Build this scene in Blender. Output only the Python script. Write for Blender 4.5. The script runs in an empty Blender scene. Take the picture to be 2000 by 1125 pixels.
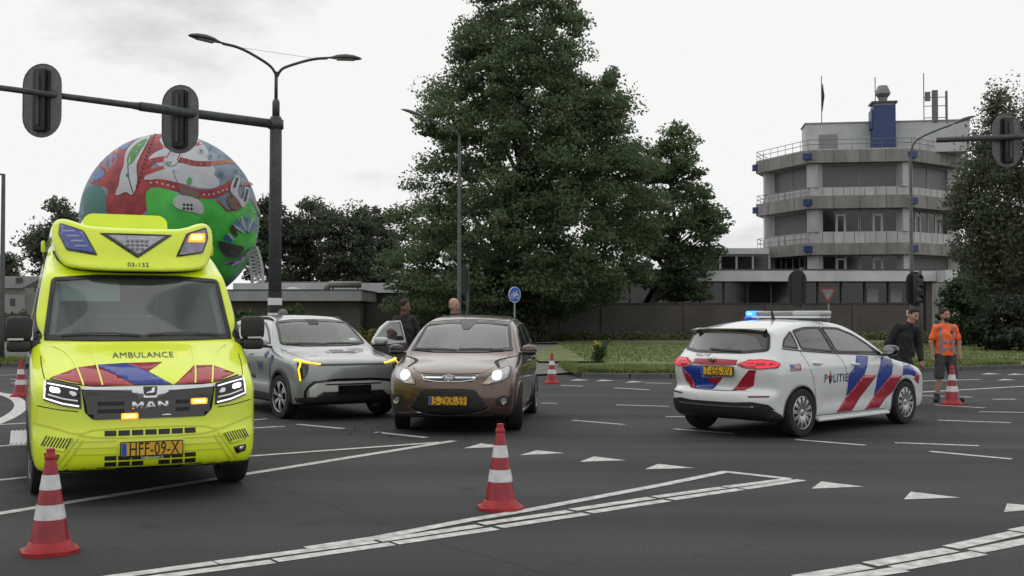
import bpy, bmesh, math, random
import numpy as np
from mathutils import Vector, Matrix
from mathutils.geometry import tessellate_polygon
from mathutils.bvhtree import BVHTree

R = math.radians
random.seed(7)
rng = np.random.default_rng(7)
scene = bpy.context.scene
COL = scene.collection

# ------------------------------------------------------------------ camera
FPX, CAM_H, HORIZON = 2150.0, 1.62, 617.0          # focal length in photo pixels, eye height, horizon row
PITCH = math.atan((HORIZON - 562.5) / FPX)
cam_data = bpy.data.cameras.new('camera')
cam_data.sensor_width = 36.0
cam_data.lens = 36.0 * FPX / 2000.0
cam_data.clip_start = 0.1
cam_data.clip_end = 6000
cam = bpy.data.objects.new('camera', cam_data)
cam.location = (0, 0, CAM_H)
cam.rotation_euler = (math.pi / 2 + PITCH, 0, 0)
COL.objects.link(cam)
scene.camera = cam

# ------------------------------------------------------------------ sky and sun (overcast day)
SUN_EL, SUN_AZ = 60.0, 325.0      # azimuth clockwise from +Y: hidden behind cloud, ahead and to the left
world = bpy.data.worlds.new('World')
scene.world = world
world.use_nodes = True
wn, wl = world.node_tree.nodes, world.node_tree.links
wn.clear()
w_out = wn.new('ShaderNodeOutputWorld')
w_bg = wn.new('ShaderNodeBackground')
w_sky = wn.new('ShaderNodeTexSky')
w_sky.sky_type = 'NISHITA'
w_sky.sun_disc = False
w_sky.sun_elevation = R(SUN_EL)
w_sky.sun_rotation = R(SUN_AZ)
w_tc = wn.new('ShaderNodeTexCoord')
w_map = wn.new('ShaderNodeMapping')
w_map.inputs['Scale'].default_value = (1.0, 1.0, 2.6)
w_map.inputs['Location'].default_value = (0.35, 0.1, 0.62)
w_n = wn.new('ShaderNodeTexNoise')
w_n.inputs['Scale'].default_value = 2.3
w_n.inputs['Detail'].default_value = 9
w_n.inputs['Roughness'].default_value = 0.55
w_r = wn.new('ShaderNodeValToRGB')                 # cloud brightness: white cover with some grey undersides
w_r.color_ramp.elements[0].position = 0.30
w_r.color_ramp.elements[0].color = (4.2, 4.4, 4.7, 1)
w_r.color_ramp.elements[1].position = 0.45
w_r.color_ramp.elements[1].color = (9.3, 9.3, 9.25, 1)
w_r2 = wn.new('ShaderNodeValToRGB')                # coverage: a little clear sky shows between clouds
w_r2.color_ramp.elements[0].position = 0.28
w_r2.color_ramp.elements[0].color = (0.72, 0.72, 0.72, 1)
w_r2.color_ramp.elements[1].position = 0.38
w_r2.color_ramp.elements[1].color = (1, 1, 1, 1)
w_mix = wn.new('ShaderNodeMix')
w_mix.data_type = 'RGBA'
wl.new(w_tc.outputs['Generated'], w_map.inputs['Vector'])
wl.new(w_map.outputs[0], w_n.inputs['Vector'])
wl.new(w_n.outputs['Fac'], w_r.inputs['Fac'])
wl.new(w_n.outputs['Fac'], w_r2.inputs['Fac'])
wl.new(w_r2.outputs[0], w_mix.inputs['Factor'])
wl.new(w_sky.outputs[0], w_mix.inputs['A'])
wl.new(w_r.outputs[0], w_mix.inputs['B'])
wl.new(w_mix.outputs['Result'], w_bg.inputs['Color'])
w_bg.inputs['Strength'].default_value = 0.1
wl.new(w_bg.outputs[0], w_out.inputs['Surface'])

sun_data = bpy.data.lights.new('sun', 'SUN')
sun_data.energy = 0.7
sun_data.angle = R(80)
sun_data.color = (1.0, 0.97, 0.92)
sun = bpy.data.objects.new('sun', sun_data)
_d = Vector((math.sin(R(SUN_AZ)) * math.cos(R(SUN_EL)), math.cos(R(SUN_AZ)) * math.cos(R(SUN_EL)), math.sin(R(SUN_EL))))
sun.rotation_euler = _d.to_track_quat('Z', 'Y').to_euler()
sun.location = (0, 0, 40)
COL.objects.link(sun)

vs = scene.view_settings
vs.view_transform = 'Standard'
vs.look = 'None'
vs.exposure = 0.0
vs.gamma = 1.0
vs.use_curve_mapping = False
scene.cycles.max_bounces = 6
scene.cycles.transparent_max_bounces = 12
scene.cycles.caustics_reflective = False
scene.cycles.caustics_refractive = False
scene.cycles.sample_clamp_indirect = 4.0

# ------------------------------------------------------------------ measuring: photo pixel -> place
_cp, _sp = math.cos(PITCH), math.sin(PITCH)
def _ray(u, v):
    a = (u - 1000) / FPX
    b = (562.5 - v) / FPX
    return Vector((a, _cp - b * _sp, _sp + b * _cp))
def G(u, v, z=0.0):
    r = _ray(u, v)
    t = (z - CAM_H) / r.z
    return Vector((r.x * t, r.y * t, z))
def AT(u, v, y):
    r = _ray(u, v)
    t = y / r.y
    return Vector((r.x * t, y, CAM_H + r.z * t))

# ------------------------------------------------------------------ materials
_mats = {}
def mat(name, col, rough=0.6, metal=0.0, coat=0.0, var=0.12, scale=4.0, bump=0.0, bscale=60.0, emit=None, es=0.0,
        spec=0.5, back=None, detail=4, col2=None, rvar=0.0, coat_rough=0.05, stretch=None):
    """A procedural Principled material: base colour broken up by noise, optional bump and inside (back face) colour."""
    if name in _mats:
        return _mats[name]
    m = bpy.data.materials.new(name)
    m.use_nodes = True
    nt = m.node_tree
    b = nt.nodes['Principled BSDF']
    tc = nt.nodes.new('ShaderNodeTexCoord')
    vec = tc.outputs['Object']
    if stretch:
        mp = nt.nodes.new('ShaderNodeMapping')
        mp.inputs['Scale'].default_value = stretch
        nt.links.new(vec, mp.inputs['Vector'])
        vec = mp.outputs[0]
    n = nt.nodes.new('ShaderNodeTexNoise')
    n.inputs['Scale'].default_value = scale
    n.inputs['Detail'].default_value = detail
    nt.links.new(vec, n.inputs['Vector'])
    ramp = nt.nodes.new('ShaderNodeValToRGB')
    c1 = tuple(max(0, c * (1 - var)) for c in col)
    c2 = tuple(min(1, c * (1 + var)) for c in (col2 or col))
    ramp.color_ramp.elements[0].position = 0.3
    ramp.color_ramp.elements[1].position = 0.7
    ramp.color_ramp.elements[0].color = (*c1, 1)
    ramp.color_ramp.elements[1].color = (*c2, 1)
    nt.links.new(n.outputs['Fac'], ramp.inputs['Fac'])
    last = ramp.outputs[0]
    if back is not None:
        g = nt.nodes.new('ShaderNodeNewGeometry')
        mx = nt.nodes.new('ShaderNodeMix')
        mx.data_type = 'RGBA'
        mx.inputs['B'].default_value = (*back, 1)
        nt.links.new(g.outputs['Backfacing'], mx.inputs['Factor'])
        nt.links.new(last, mx.inputs['A'])
        last = mx.outputs['Result']
    nt.links.new(last, b.inputs['Base Color'])
    b.inputs['Roughness'].default_value = rough
    if rvar:
        mr = nt.nodes.new('ShaderNodeMapRange')
        mr.inputs['To Min'].default_value = max(0.02, rough - rvar)
        mr.inputs['To Max'].default_value = min(1, rough + rvar)
        nt.links.new(n.outputs['Fac'], mr.inputs['Value'])
        nt.links.new(mr.outputs[0], b.inputs['Roughness'])
    b.inputs['Metallic'].default_value = metal
    b.inputs['Specular IOR Level'].default_value = spec
    b.inputs['Coat Weight'].default_value = coat
    b.inputs['Coat Roughness'].default_value = coat_rough
    if emit is not None:
        b.inputs['Emission Color'].default_value = (*emit, 1)
        b.inputs['Emission Strength'].default_value = es
    if bump:
        n2 = nt.nodes.new('ShaderNodeTexNoise')
        n2.inputs['Scale'].default_value = bscale
        n2.inputs['Detail'].default_value = 5
        nt.links.new(vec, n2.inputs['Vector'])
        bp = nt.nodes.new('ShaderNodeBump')
        bp.inputs['Strength'].default_value = bump
        bp.inputs['Distance'].default_value = 0.02
        nt.links.new(n2.outputs['Fac'], bp.inputs['Height'])
        nt.links.new(bp.outputs[0], b.inputs['Normal'])
    _mats[name] = m
    return m

def glass(name, tint=(0.55, 0.66, 0.63), boost=1.0, rough=0.02, film=0.0, film_col=(0.42, 0.50, 0.48)):
    """Thin window glass: tinted see-through plus Fresnel reflection."""
    if name in _mats:
        return _mats[name]
    m = bpy.data.materials.new(name)
    m.use_nodes = True
    nt = m.node_tree
    nt.nodes.remove(nt.nodes['Principled BSDF'])
    o = nt.nodes['Material Output']
    t = nt.nodes.new('ShaderNodeBsdfTransparent')
    t.inputs['Color'].default_value = (*tint, 1)
    g = nt.nodes.new('ShaderNodeBsdfGlossy')
    g.inputs['Roughness'].default_value = rough
    tc = nt.nodes.new('ShaderNodeTexCoord')
    nz = nt.nodes.new('ShaderNodeTexNoise')
    nz.inputs['Scale'].default_value = 1.6
    nt.links.new(tc.outputs['Object'], nz.inputs['Vector'])
    bp = nt.nodes.new('ShaderNodeBump')
    bp.inputs['Strength'].default_value = 0.03
    nt.links.new(nz.outputs['Fac'], bp.inputs['Height'])
    nt.links.new(bp.outputs[0], g.inputs['Normal'])
    fr = nt.nodes.new('ShaderNodeFresnel')
    fr.inputs['IOR'].default_value = 1.52
    mu = nt.nodes.new('ShaderNodeMath')
    mu.operation = 'MULTIPLY'
    mu.use_clamp = True
    mu.inputs[1].default_value = boost
    nt.links.new(fr.outputs[0], mu.inputs[0])
    mx = nt.nodes.new('ShaderNodeMixShader')
    nt.links.new(mu.outputs[0], mx.inputs[0])
    nt.links.new(t.outputs[0], mx.inputs[1])
    nt.links.new(g.outputs[0], mx.inputs[2])
    last = mx.outputs[0]
    if film:                                   # pale diffuse haze mixed in to brighten the pane like reflected sky
        df = nt.nodes.new('ShaderNodeBsdfDiffuse')
        df.inputs['Color'].default_value = (*film_col, 1)
        n3 = nt.nodes.new('ShaderNodeTexNoise')
        n3.inputs['Scale'].default_value = 2.2
        n3.inputs['Detail'].default_value = 1
        nt.links.new(tc.outputs['Object'], n3.inputs['Vector'])
        mr = nt.nodes.new('ShaderNodeMapRange')
        mr.inputs['From Min'].default_value, mr.inputs['From Max'].default_value = 0.3, 0.7
        mr.inputs['To Min'].default_value, mr.inputs['To Max'].default_value = film * 0.75, film * 1.25
        nt.links.new(n3.outputs['Fac'], mr.inputs['Value'])
        m2 = nt.nodes.new('ShaderNodeMixShader')
        nt.links.new(mr.outputs[0], m2.inputs[0])
        nt.links.new(last, m2.inputs[1])
        nt.links.new(df.outputs[0], m2.inputs[2])
        last = m2.outputs[0]
    nt.links.new(last, o.inputs['Surface'])
    _mats[name] = m
    return m

# ------------------------------------------------------------------ object helpers
def tag(o, label=None, cat=None, group=None, kind=None):
    if label: o['label'] = label
    if cat: o['category'] = cat
    if group: o['group'] = group
    if kind: o['kind'] = kind
    return o

def empty(name, loc=(0, 0, 0), rz=0.0, label=None, cat=None, group=None):
    o = bpy.data.objects.new(name, None)
    o.empty_display_size = 0.1
    COL.objects.link(o)
    o.location = loc
    o.rotation_euler = (0, 0, rz)
    return tag(o, label, cat, group)

def link(name, me, m=None, parent=None, smooth=False):
    if m is not None:
        for mm in (m if isinstance(m, (list, tuple)) else [m]):
            me.materials.append(mm)
    if smooth:
        me.polygons.foreach_set('use_smooth', np.ones(len(me.polygons), bool))
    o = bpy.data.objects.new(name, me)
    COL.objects.link(o)
    if parent is not None:
        o.parent = parent
    return o

def mesh(name, v, f, m=None, parent=None, smooth=False):
    me = bpy.data.meshes.new(name)
    if isinstance(v, np.ndarray) and isinstance(f, np.ndarray) and len(f):
        fill_mesh(me, v, f)
    else:
        v = v.tolist() if isinstance(v, np.ndarray) else [tuple(p) for p in v]
        f = f.tolist() if isinstance(f, np.ndarray) else f
        me.from_pydata(v, [], f)
    me.update()
    return link(name, me, m, parent, smooth)

def fill_mesh(me, v, f):
    n, k = f.shape
    me.vertices.add(len(v))
    me.vertices.foreach_set('co', np.ascontiguousarray(v, dtype=np.float32).ravel())
    me.loops.add(n * k)
    me.loops.foreach_set('vertex_index', np.ascontiguousarray(f, dtype=np.int32).ravel())
    me.polygons.add(n)
    me.polygons.foreach_set('loop_start', np.arange(0, n * k, k, dtype=np.int32))
    me.update(calc_edges=True)

class MB:
    """Collects shapes, then links them as ONE mesh object."""
    def __init__(s):
        s.bm = bmesh.new()
    def box(s, x0, x1, y0, y1, z0, z1, bev=0.0, rot=None, at=None, seg=2):
        vs = [s.bm.verts.new((x, y, z)) for x in (x0, x1) for y in (y0, y1) for z in (z0, z1)]
        fs = [s.bm.faces.new([vs[i] for i in q]) for q in ((0, 1, 3, 2), (4, 6, 7, 5), (0, 4, 5, 1), (2, 3, 7, 6), (0, 2, 6, 4), (1, 5, 7, 3))]
        geom = list(vs)
        if bev:
            es = list({e for f in fs for e in f.edges})
            r = bmesh.ops.bevel(s.bm, geom=es, offset=bev, segments=seg, affect='EDGES', profile=0.5)
            geom = list({v for f in r['faces'] for v in f.verts})
            allv = set(geom)
            for f in s.bm.faces:
                if any(v in allv for v in f.verts):
                    allv.update(f.verts)
            geom = list(allv)
        if rot is not None or at is not None:
            M = (Matrix.Translation(at) if at is not None else Matrix()) @ (rot.to_4x4() if rot is not None else Matrix())
            bmesh.ops.transform(s.bm, matrix=M, verts=geom)
        return s
    def tube(s, pts, rad, n=10, cap=True):
        pts = [Vector(p) for p in pts]
        if not isinstance(rad, (list, tuple)):
            rad = [rad] * len(pts)
        rings = []
        prev = None
        for i, p in enumerate(pts):
            a = pts[max(i - 1, 0)]
            b = pts[min(i + 1, len(pts) - 1)]
            t = (b - a)
            t = t.normalized() if t.length > 1e-9 else Vector((0, 0, 1))
            if prev is None:
                u = t.cross(Vector((0.0, 0.0, 1.0)))
                if u.length < 0.05:
                    u = t.cross(Vector((1.0, 0.0, 0.0)))
            else:
                u = prev - t * prev.dot(t)
            u.normalize()
            prev = u
            w = t.cross(u)
            rings.append([s.bm.verts.new(p + (u * math.cos(2 * math.pi * k / n) + w * math.sin(2 * math.pi * k / n)) * rad[i]) for k in range(n)])
        for a, b in zip(rings, rings[1:]):
            for k in range(n):
                s.bm.faces.new((a[k], a[(k + 1) % n], b[(k + 1) % n], b[k]))
        if cap:
            s.bm.faces.new(rings[0][::-1])
            s.bm.faces.new(rings[-1])
        return s
    def lathe(s, prof, n=32, axis='z', at=(0, 0, 0), closed=False):
        at = Vector(at)
        rings = []
        for r, h in prof:
            ring = []
            for k in range(n):
                a = 2 * math.pi * k / n
                c, d = r * math.cos(a), r * math.sin(a)
                p = (c, d, h) if axis == 'z' else ((c, h, d) if axis == 'y' else (h, c, d))
                ring.append(s.bm.verts.new(at + Vector(p)))
            rings.append(ring)
        pr = list(zip(rings, rings[1:])) + ([(rings[-1], rings[0])] if closed else [])
        for a, b in pr:
            for k in range(n):
                s.bm.faces.new((a[k], a[(k + 1) % n], b[(k + 1) % n], b[k]))
        if not closed:
            if prof[0][0] > 1e-6: s.bm.faces.new(rings[0][::-1])
            if prof[-1][0] > 1e-6: s.bm.faces.new(rings[-1])
        return s
    def prism(s, poly, h0, h1, plane='xy'):
        def P(a, b, h):
            return {'xy': (a, b, h), 'xz': (a, h, b), 'yz': (h, a, b)}[plane]
        lo = [s.bm.verts.new(P(a, b, h0)) for a, b in poly]
        hi = [s.bm.verts.new(P(a, b, h1)) for a, b in poly]
        n = len(poly)
        for i in range(n):
            s.bm.faces.new((lo[i], lo[(i + 1) % n], hi[(i + 1) % n], hi[i]))
        s.bm.faces.new(lo[::-1])
        s.bm.faces.new(hi)
        return s
    def face(s, pts):
        s.bm.faces.new([s.bm.verts.new(p) for p in pts])
        return s
    def ball(s, c, rx, ry=None, rz=None, seg=16, rot=None):
        ry = ry or rx
        rz = rz or rx
        M = Matrix.Translation(c) @ (rot.to_4x4() if rot is not None else Matrix()) @ Matrix.Diagonal((rx, ry, rz, 1))
        bmesh.ops.create_uvsphere(s.bm, u_segments=seg, v_segments=max(6, seg // 2), radius=1, matrix=M)
        return s
    def done(s, name, m=None, parent=None, smooth=False, auto=None):
        bmesh.ops.remove_doubles(s.bm, verts=s.bm.verts, dist=1e-6)
        bmesh.ops.recalc_face_normals(s.bm, faces=s.bm.faces)
        if auto:
            for f in s.bm.faces: f.smooth = True
            for e in s.bm.edges:
                e.smooth = len(e.link_faces) == 2 and e.calc_face_angle(0) < R(auto)
        me = bpy.data.meshes.new(name)
        s.bm.to_mesh(me)
        s.bm.free()
        return link(name, me, m, parent, smooth)

def copy_tree(o, parent=None):
    c = o.copy()
    COL.objects.link(c)
    c.parent = parent
    for ch in list(o.children):
        copy_tree(ch, c)
    return c

# ------------------------------------------------------------------ outlines
def chaikin(p, n=3, closed=True):
    p = np.asarray(p, float)
    for _ in range(n):
        q = np.roll(p, -1, 0)
        a, b = .75 * p + .25 * q, .25 * p + .75 * q
        r = np.empty((2 * len(p), p.shape[1]))
        r[0::2], r[1::2] = a, b
        if not closed:
            r = np.vstack([p[:1], r[:-2], p[-1:]])
        p = r
    return p

def rpoly(p, r=0.03, n=5):
    """polygon with rounded corners"""
    p = [Vector(q) for q in p]
    out = []
    for i, b in enumerate(p):
        a, c = p[i - 1], p[(i + 1) % len(p)]
        da, dc = (a - b), (c - b)
        la, lc = da.length, dc.length
        rr = r[i] if isinstance(r, (list, tuple)) else r
        d = min(rr, la * .45, lc * .45)
        if d < 1e-4:
            out.append(b)
            continue
        p0, p1 = b + da / la * d, b + dc / lc * d
        for k in range(n + 1):
            t = k / n
            out.append(p0 * (1 - t) ** 2 + b * 2 * t * (1 - t) + p1 * t * t)
    return [(q.x, q.y) for q in out]

def inset(p, d):
    """move a closed outline inwards by d"""
    p = np.asarray(p, float)
    area = np.sum(p[:, 0] * np.roll(p[:, 1], -1) - np.roll(p[:, 0], -1) * p[:, 1])
    s = 1 if area > 0 else -1
    e = np.roll(p, -1, 0) - p
    n = np.stack([-e[:, 1], e[:, 0]], 1) * s
    n /= (np.linalg.norm(n, axis=1, keepdims=True) + 1e-9)
    m = n + np.roll(n, 1, 0)
    m /= (np.linalg.norm(m, axis=1, keepdims=True) + 1e-9)
    c = np.clip(np.sum(m * n, 1, keepdims=True), .5, 1)
    return [tuple(q) for q in p + m * d / c]

def stroke(pts, w, closed=False):
    """a line of width w as quads' outline list"""
    p = np.asarray(pts, float)
    if closed: p = np.vstack([p, p[:1]])
    t = np.gradient(p, axis=0)
    t /= np.linalg.norm(t, axis=1, keepdims=True) + 1e-9
    n = np.stack([-t[:, 1], t[:, 0]], 1) * w / 2
    return [tuple(q) for q in np.vstack([p + n, (p - n)[::-1]])]

def inside(pts, poly):
    poly = np.asarray(poly, float)
    x, y = pts[:, 0], pts[:, 1]
    c = np.zeros(len(pts), bool)
    for (x0, y0), (x1, y1) in zip(poly, np.roll(poly, -1, 0)):
        k = (y0 > y) != (y1 > y)
        if abs(y1 - y0) > 1e-12:
            c ^= k & (x < (x1 - x0) * (y - y0) / (y1 - y0) + x0)
    return c

def polydist(pts, poly):
    poly = np.asarray(poly, float)
    d = np.full(len(pts), 1e9)
    for a, b in zip(poly, np.roll(poly, -1, 0)):
        ab = b - a
        t = np.clip(((pts - a) @ ab) / (ab @ ab + 1e-12), 0, 1)
        d = np.minimum(d, np.linalg.norm(pts - a - t[:, None] * ab, axis=1))
    return d

# ------------------------------------------------------------------ implicit surfaces -> meshes
def sstep(a, b, x):
    t = np.clip((x - a) / (b - a), 0, 1)
    return t * t * (3 - 2 * t)
def smax(a, b, k):
    h = np.maximum(k - np.abs(a - b), 0) / k
    return np.maximum(a, b) + h * h * k * .25
def smin(a, b, k):
    return -smax(-a, -b, k)

def surfnets(f, lo, hi, cell, newton=4):
    """mesh the zero set of f (vectorised over Nx3 points)"""
    lo, hi = np.asarray(lo, float), np.asarray(hi, float)
    n = np.ceil((hi - lo) / cell).astype(int) + 1
    ax = [lo[i] + cell * np.arange(n[i]) for i in range(3)]
    g = np.stack(np.meshgrid(*ax, indexing='ij'), -1).reshape(-1, 3)
    F = f(g).reshape(n)
    S = F < 0
    nc = n - 1
    cnt = np.zeros(nc)
    acc = np.zeros((*nc, 3))
    for a in range(3):
        b, c = [(1, 2), (0, 2), (0, 1)][a]
        for ob in (0, 1):
            for oc in (0, 1):
                sl0 = [None] * 3
                sl1 = [None] * 3
                sl0[a], sl1[a] = slice(0, nc[a]), slice(1, nc[a] + 1)
                sl0[b] = sl1[b] = slice(ob, nc[b] + ob)
                sl0[c] = sl1[c] = slice(oc, nc[c] + oc)
                f0, f1 = F[tuple(sl0)], F[tuple(sl1)]
                m = (f0 < 0) != (f1 < 0)
                t = np.where(m, f0 / np.where(m, f0 - f1, 1), 0)
                cnt += m
                acc[..., a] += t * m
                acc[..., b] += ob * m
                acc[..., c] += oc * m
    act = cnt > 0
    idx = np.full(nc, -1)
    idx[act] = np.arange(act.sum())
    cells = np.argwhere(act)
    V = lo + cell * (cells + acc[act] / cnt[act][:, None])
    Q = []
    for a in range(3):
        b, c = [(1, 2), (2, 0), (0, 1)][a]
        sl0 = [slice(1, nc[i]) for i in range(3)]
        sl1 = [slice(1, nc[i]) for i in range(3)]
        sl0[a], sl1[a] = slice(0, nc[a]), slice(1, nc[a] + 1)
        s0, s1 = S[tuple(sl0)], S[tuple(sl1)]
        for flip, m in ((False, s0 & ~s1), (True, ~s0 & s1)):
            e = np.argwhere(m)
            for i in range(3):
                if i != a: e[:, i] += 1
            eb = np.zeros(3, int); eb[b] = 1
            ec = np.zeros(3, int); ec[c] = 1
            q = [e - eb - ec, e - ec, e, e - eb]
            q = np.stack([idx[tuple(k.T)] for k in q], 1)
            Q.append(q[:, ::-1] if flip else q)
    Q = np.vstack(Q)
    Q = Q[(Q >= 0).all(1)]
    for _ in range(newton):
        V = newton_step(f, V, cell * .4)
    return V, Q

def grad(f, V, e=2e-3):
    g = np.empty_like(V)
    for i in range(3):
        d = np.zeros(3); d[i] = e
        g[:, i] = (f(V + d) - f(V - d)) / (2 * e)
    return g
def newton_step(f, V, lim):
    g = grad(f, V)
    l2 = np.sum(g * g, 1) + 1e-6
    st = -(f(V) / l2)[:, None] * g
    ln = np.linalg.norm(st, axis=1, keepdims=True)
    return V + st * np.minimum(1, lim / (ln + 1e-9))
# ------------------------------------------------------------------ vehicle kit
class SDF2:
    """signed distance to a closed outline, sampled on a grid"""
    def __init__(s, poly, res=0.012, pad=0.35):
        poly = np.asarray(poly, float)
        s.lo = poly.min(0) - pad
        hi = poly.max(0) + pad
        s.n = np.ceil((hi - s.lo) / res).astype(int) + 1
        s.res = res
        g = np.stack(np.meshgrid(s.lo[0] + res * np.arange(s.n[0]), s.lo[1] + res * np.arange(s.n[1]), indexing='ij'), -1).reshape(-1, 2)
        d = polydist(g, poly)
        s.d = np.where(inside(g, poly), -d, d).reshape(s.n)
    def __call__(s, x, z):
        # cubic B-spline lookup: smooth, so that reflections run clean over the panels
        a = np.clip((x - s.lo[0]) / s.res, 1, s.n[0] - 2.001)
        b = np.clip((z - s.lo[1]) / s.res, 1, s.n[1] - 2.001)
        i, j = a.astype(int), b.astype(int)
        a -= i; b -= j
        wa = ((1 - a) ** 3 / 6, (3 * a ** 3 - 6 * a ** 2 + 4) / 6, (-3 * a ** 3 + 3 * a ** 2 + 3 * a + 1) / 6, a ** 3 / 6)
        wb = ((1 - b) ** 3 / 6, (3 * b ** 3 - 6 * b ** 2 + 4) / 6, (-3 * b ** 3 + 3 * b ** 2 + 3 * b + 1) / 6, b ** 3 / 6)
        D, n1, out = s.d.ravel(), s.n[1], 0.0
        for p in range(4):
            row = (i + p - 1) * n1 + j - 1
            out = out + wa[p] * (D[row] * wb[0] + D[row + 1] * wb[1] + D[row + 2] * wb[2] + D[row + 3] * wb[3])
        return out

class Car:
    def __init__(s, name, loc, rz, label, cat, prof, wz, taper, paint, W, bf, br, arches, crown=0.05, k=0.09, cell=0.026,
                 belt=1.0, scal=(), mid=(-1.6, -0.2), pf=2.4, chn=3, extra=None, group=None, ktop=None, inner=(0.03, 0.03, 0.032)):
        s.root = empty(name, (loc[0], loc[1], 0), rz, label, cat, group)
        s.sd = SDF2(chaikin(prof, chn))
        z, w = np.array(wz, float).T
        zz = np.arange(-0.2, 3.4, 0.005)
        ww = np.interp(zz, z, w)
        kern = np.exp(-0.5 * (np.arange(-16, 17) / 6.0) ** 2); kern /= kern.sum()
        s.zz, s.ww = zz, np.convolve(np.pad(ww, 16, 'edge'), kern, 'valid')
        tx, tf = np.array(taper, float).T
        xx = np.arange(-6, 2, 0.01)
        kern = np.exp(-0.5 * (np.arange(-30, 31) / 12.0) ** 2); kern /= kern.sum()
        s.xx, s.tt = xx, np.convolve(np.pad(np.interp(xx, tx, tf), 30, 'edge'), kern, 'valid')
        s.W, s.bf, s.br, s.crown, s.k, s.belt, s.scal, s.mid, s.pf, s.arches, s.extra = W, bf, br, crown, k, belt, scal, mid, pf, arches, extra
        p = np.asarray(prof, float)
        s.x0, s.x1 = p[:, 0].min(), p[:, 0].max()
        s.zmax = p[:, 1].max()
        s.paint = paint
        V, Q = surfnets(s.f, (s.x0 - .08, -W - .09, p[:, 1].min() - .06), (s.x1 + .08, W + .09, s.zmax + .08), cell)
        s.V, s.Q = V, Q
        s.cell = cell
        tri = np.vstack([Q[:, [0, 1, 2]], Q[:, [0, 2, 3]]])
        s.bvh = BVHTree.FromPolygons(V.tolist(), tri.tolist())
        s.holes = []
        s.inner = inner
    def f(s, P):
        x, y, z = P[:, 0], np.abs(P[:, 1]), P[:, 2]
        t = np.minimum(y / s.W, 1.15)
        wf = sstep(s.mid[1] - 0.7, s.mid[1] + 0.5, x)
        wr = 1 - sstep(s.mid[0] - 0.9, s.mid[0] + 0.3, x)
        xs = x + s.bf * wf * t ** s.pf - s.br * wr * t ** s.pf
        zs = z + s.crown * t * t * sstep(s.belt - .25, s.belt + .15, z) + 0.35 * s.crown * t * t
        a = s.sd(xs, zs)
        w = np.interp(z, s.zz, s.ww) * np.interp(x, s.xx, s.tt)
        for z0, amp, sig, xa, xb in s.scal:
            w = w + amp * np.exp(-.5 * ((z - z0) / sig) ** 2) * sstep(xa - .25, xa + .1, x) * (1 - sstep(xb - .1, xb + .25, x))
        d = smax(a, y - w, s.k)
        for cx, cz, r, dep in s.arches:
            rr = np.hypot(x - cx, z - cz)
            well = smax(rr - r, (s.W - dep) - y, 0.03)
            d = smax(d, -well, 0.015)
        if s.extra is not None:
            d = s.extra(P, d)
        return d
    # --- projection of flat outlines on to the body
    AX = {'F': ((1, 0, 0), 1), 'B': ((-1, 0, 0), 1), 'L': ((0, 1, 0), 0), 'R': ((0, -1, 0), 0), 'T': ((0, 0, 1), 2)}
    def lift(s, uv, proj, far=6.0):
        uv = np.asarray(uv, float)
        d = Vector(s.AX[proj][0])
        out = np.empty((len(uv), 3))
        for i, (u, v) in enumerate(uv):
            if proj in 'FB': o = Vector((0, u, v))
            elif proj in 'LR': o = Vector((u, 0, v))
            else: o = Vector((u, v, 0))
            h = s.bvh.ray_cast(o + d * far, -d, far * 2)
            if h[0] is None:
                q = s.bvh.find_nearest(o + d * (0.9 if proj in 'LR' else 1.2))[0]
                h = (q,)
            out[i] = h[0]
        for _ in range(3):
            out = newton_step(s.f, out, .01)
        n = grad(s.f, out)
        n /= np.linalg.norm(n, axis=1, keepdims=True) + 1e-9
        return out, n
    def patch(s, name, loops, proj, m, off=0.004, step=0.05, parent=None, skirt=True, smooth=True):
        """a thin panel lying on the body; loops[0] outline, others holes; outlines in the view plane of proj"""
        if not isinstance(loops[0][0], (tuple, list, np.ndarray)):
            loops = [loops]
        flat = [Vector((a, b, 0)) for l in loops for a, b in l]
        tris = tessellate_polygon([[Vector((a, b, 0)) for a, b in l] for l in loops])
        bm = bmesh.new()
        bv = [bm.verts.new(p) for p in flat]
        for t in tris:
            try:
                bm.faces.new([bv[i] for i in t])
            except ValueError:
                pass
        bmesh.ops.remove_doubles(bm, verts=bm.verts, dist=1e-5)
        P = np.array([(v.co.x, v.co.y) for v in bm.verts])
        lo, hi = P.min(0), P.max(0)
        for a in (0, 1):
            k = int((hi[a] - lo[a]) / step)
            for i in range(1, k + 1):
                no = Vector((1, 0, 0)) if a == 0 else Vector((0, 1, 0))
                bmesh.ops.bisect_plane(bm, geom=list(bm.verts) + list(bm.edges) + list(bm.faces), dist=1e-6,
                                       plane_co=no * (lo[a] + (hi[a] - lo[a]) * i / (k + 1)), plane_no=no)
        bm.verts.ensure_lookup_table(); bm.verts.index_update()
        P = np.array([(v.co.x, v.co.y) for v in bm.verts])
        V, N = s.lift(P, proj)
        F = [[v.index for v in f.verts] for f in bm.faces]
        B = [(e.verts[0].index, e.verts[1].index) for e in bm.edges if len(e.link_faces) == 1]
        bm.free()
        d = np.array(s.AX[proj][0], float)
        top = V + N * off
        F2 = []
        for f in F:
            a, b, c = top[f[0]], top[f[1]], top[f[2]]
            if np.dot(np.cross(b - a, c - b), d) < 0: f = f[::-1]
            F2.append(f)
        verts = top
        if skirt:
            bi = sorted({i for e in B for i in e})
            mp = {i: len(top) + k for k, i in enumerate(bi)}
            verts = np.vstack([top, (V - N * 0.006)[bi]])
            F2 += [[a, b, mp[b], mp[a]] for a, b in B]
        o = mesh(name, verts, F2, m, parent or s.root, smooth)
        if smooth and skirt:
            me = o.data
            nb = len(F2) - len(B)
            me.polygons.foreach_set('use_smooth', np.array([i < nb for i in range(len(F2))]))
        return o
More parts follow.
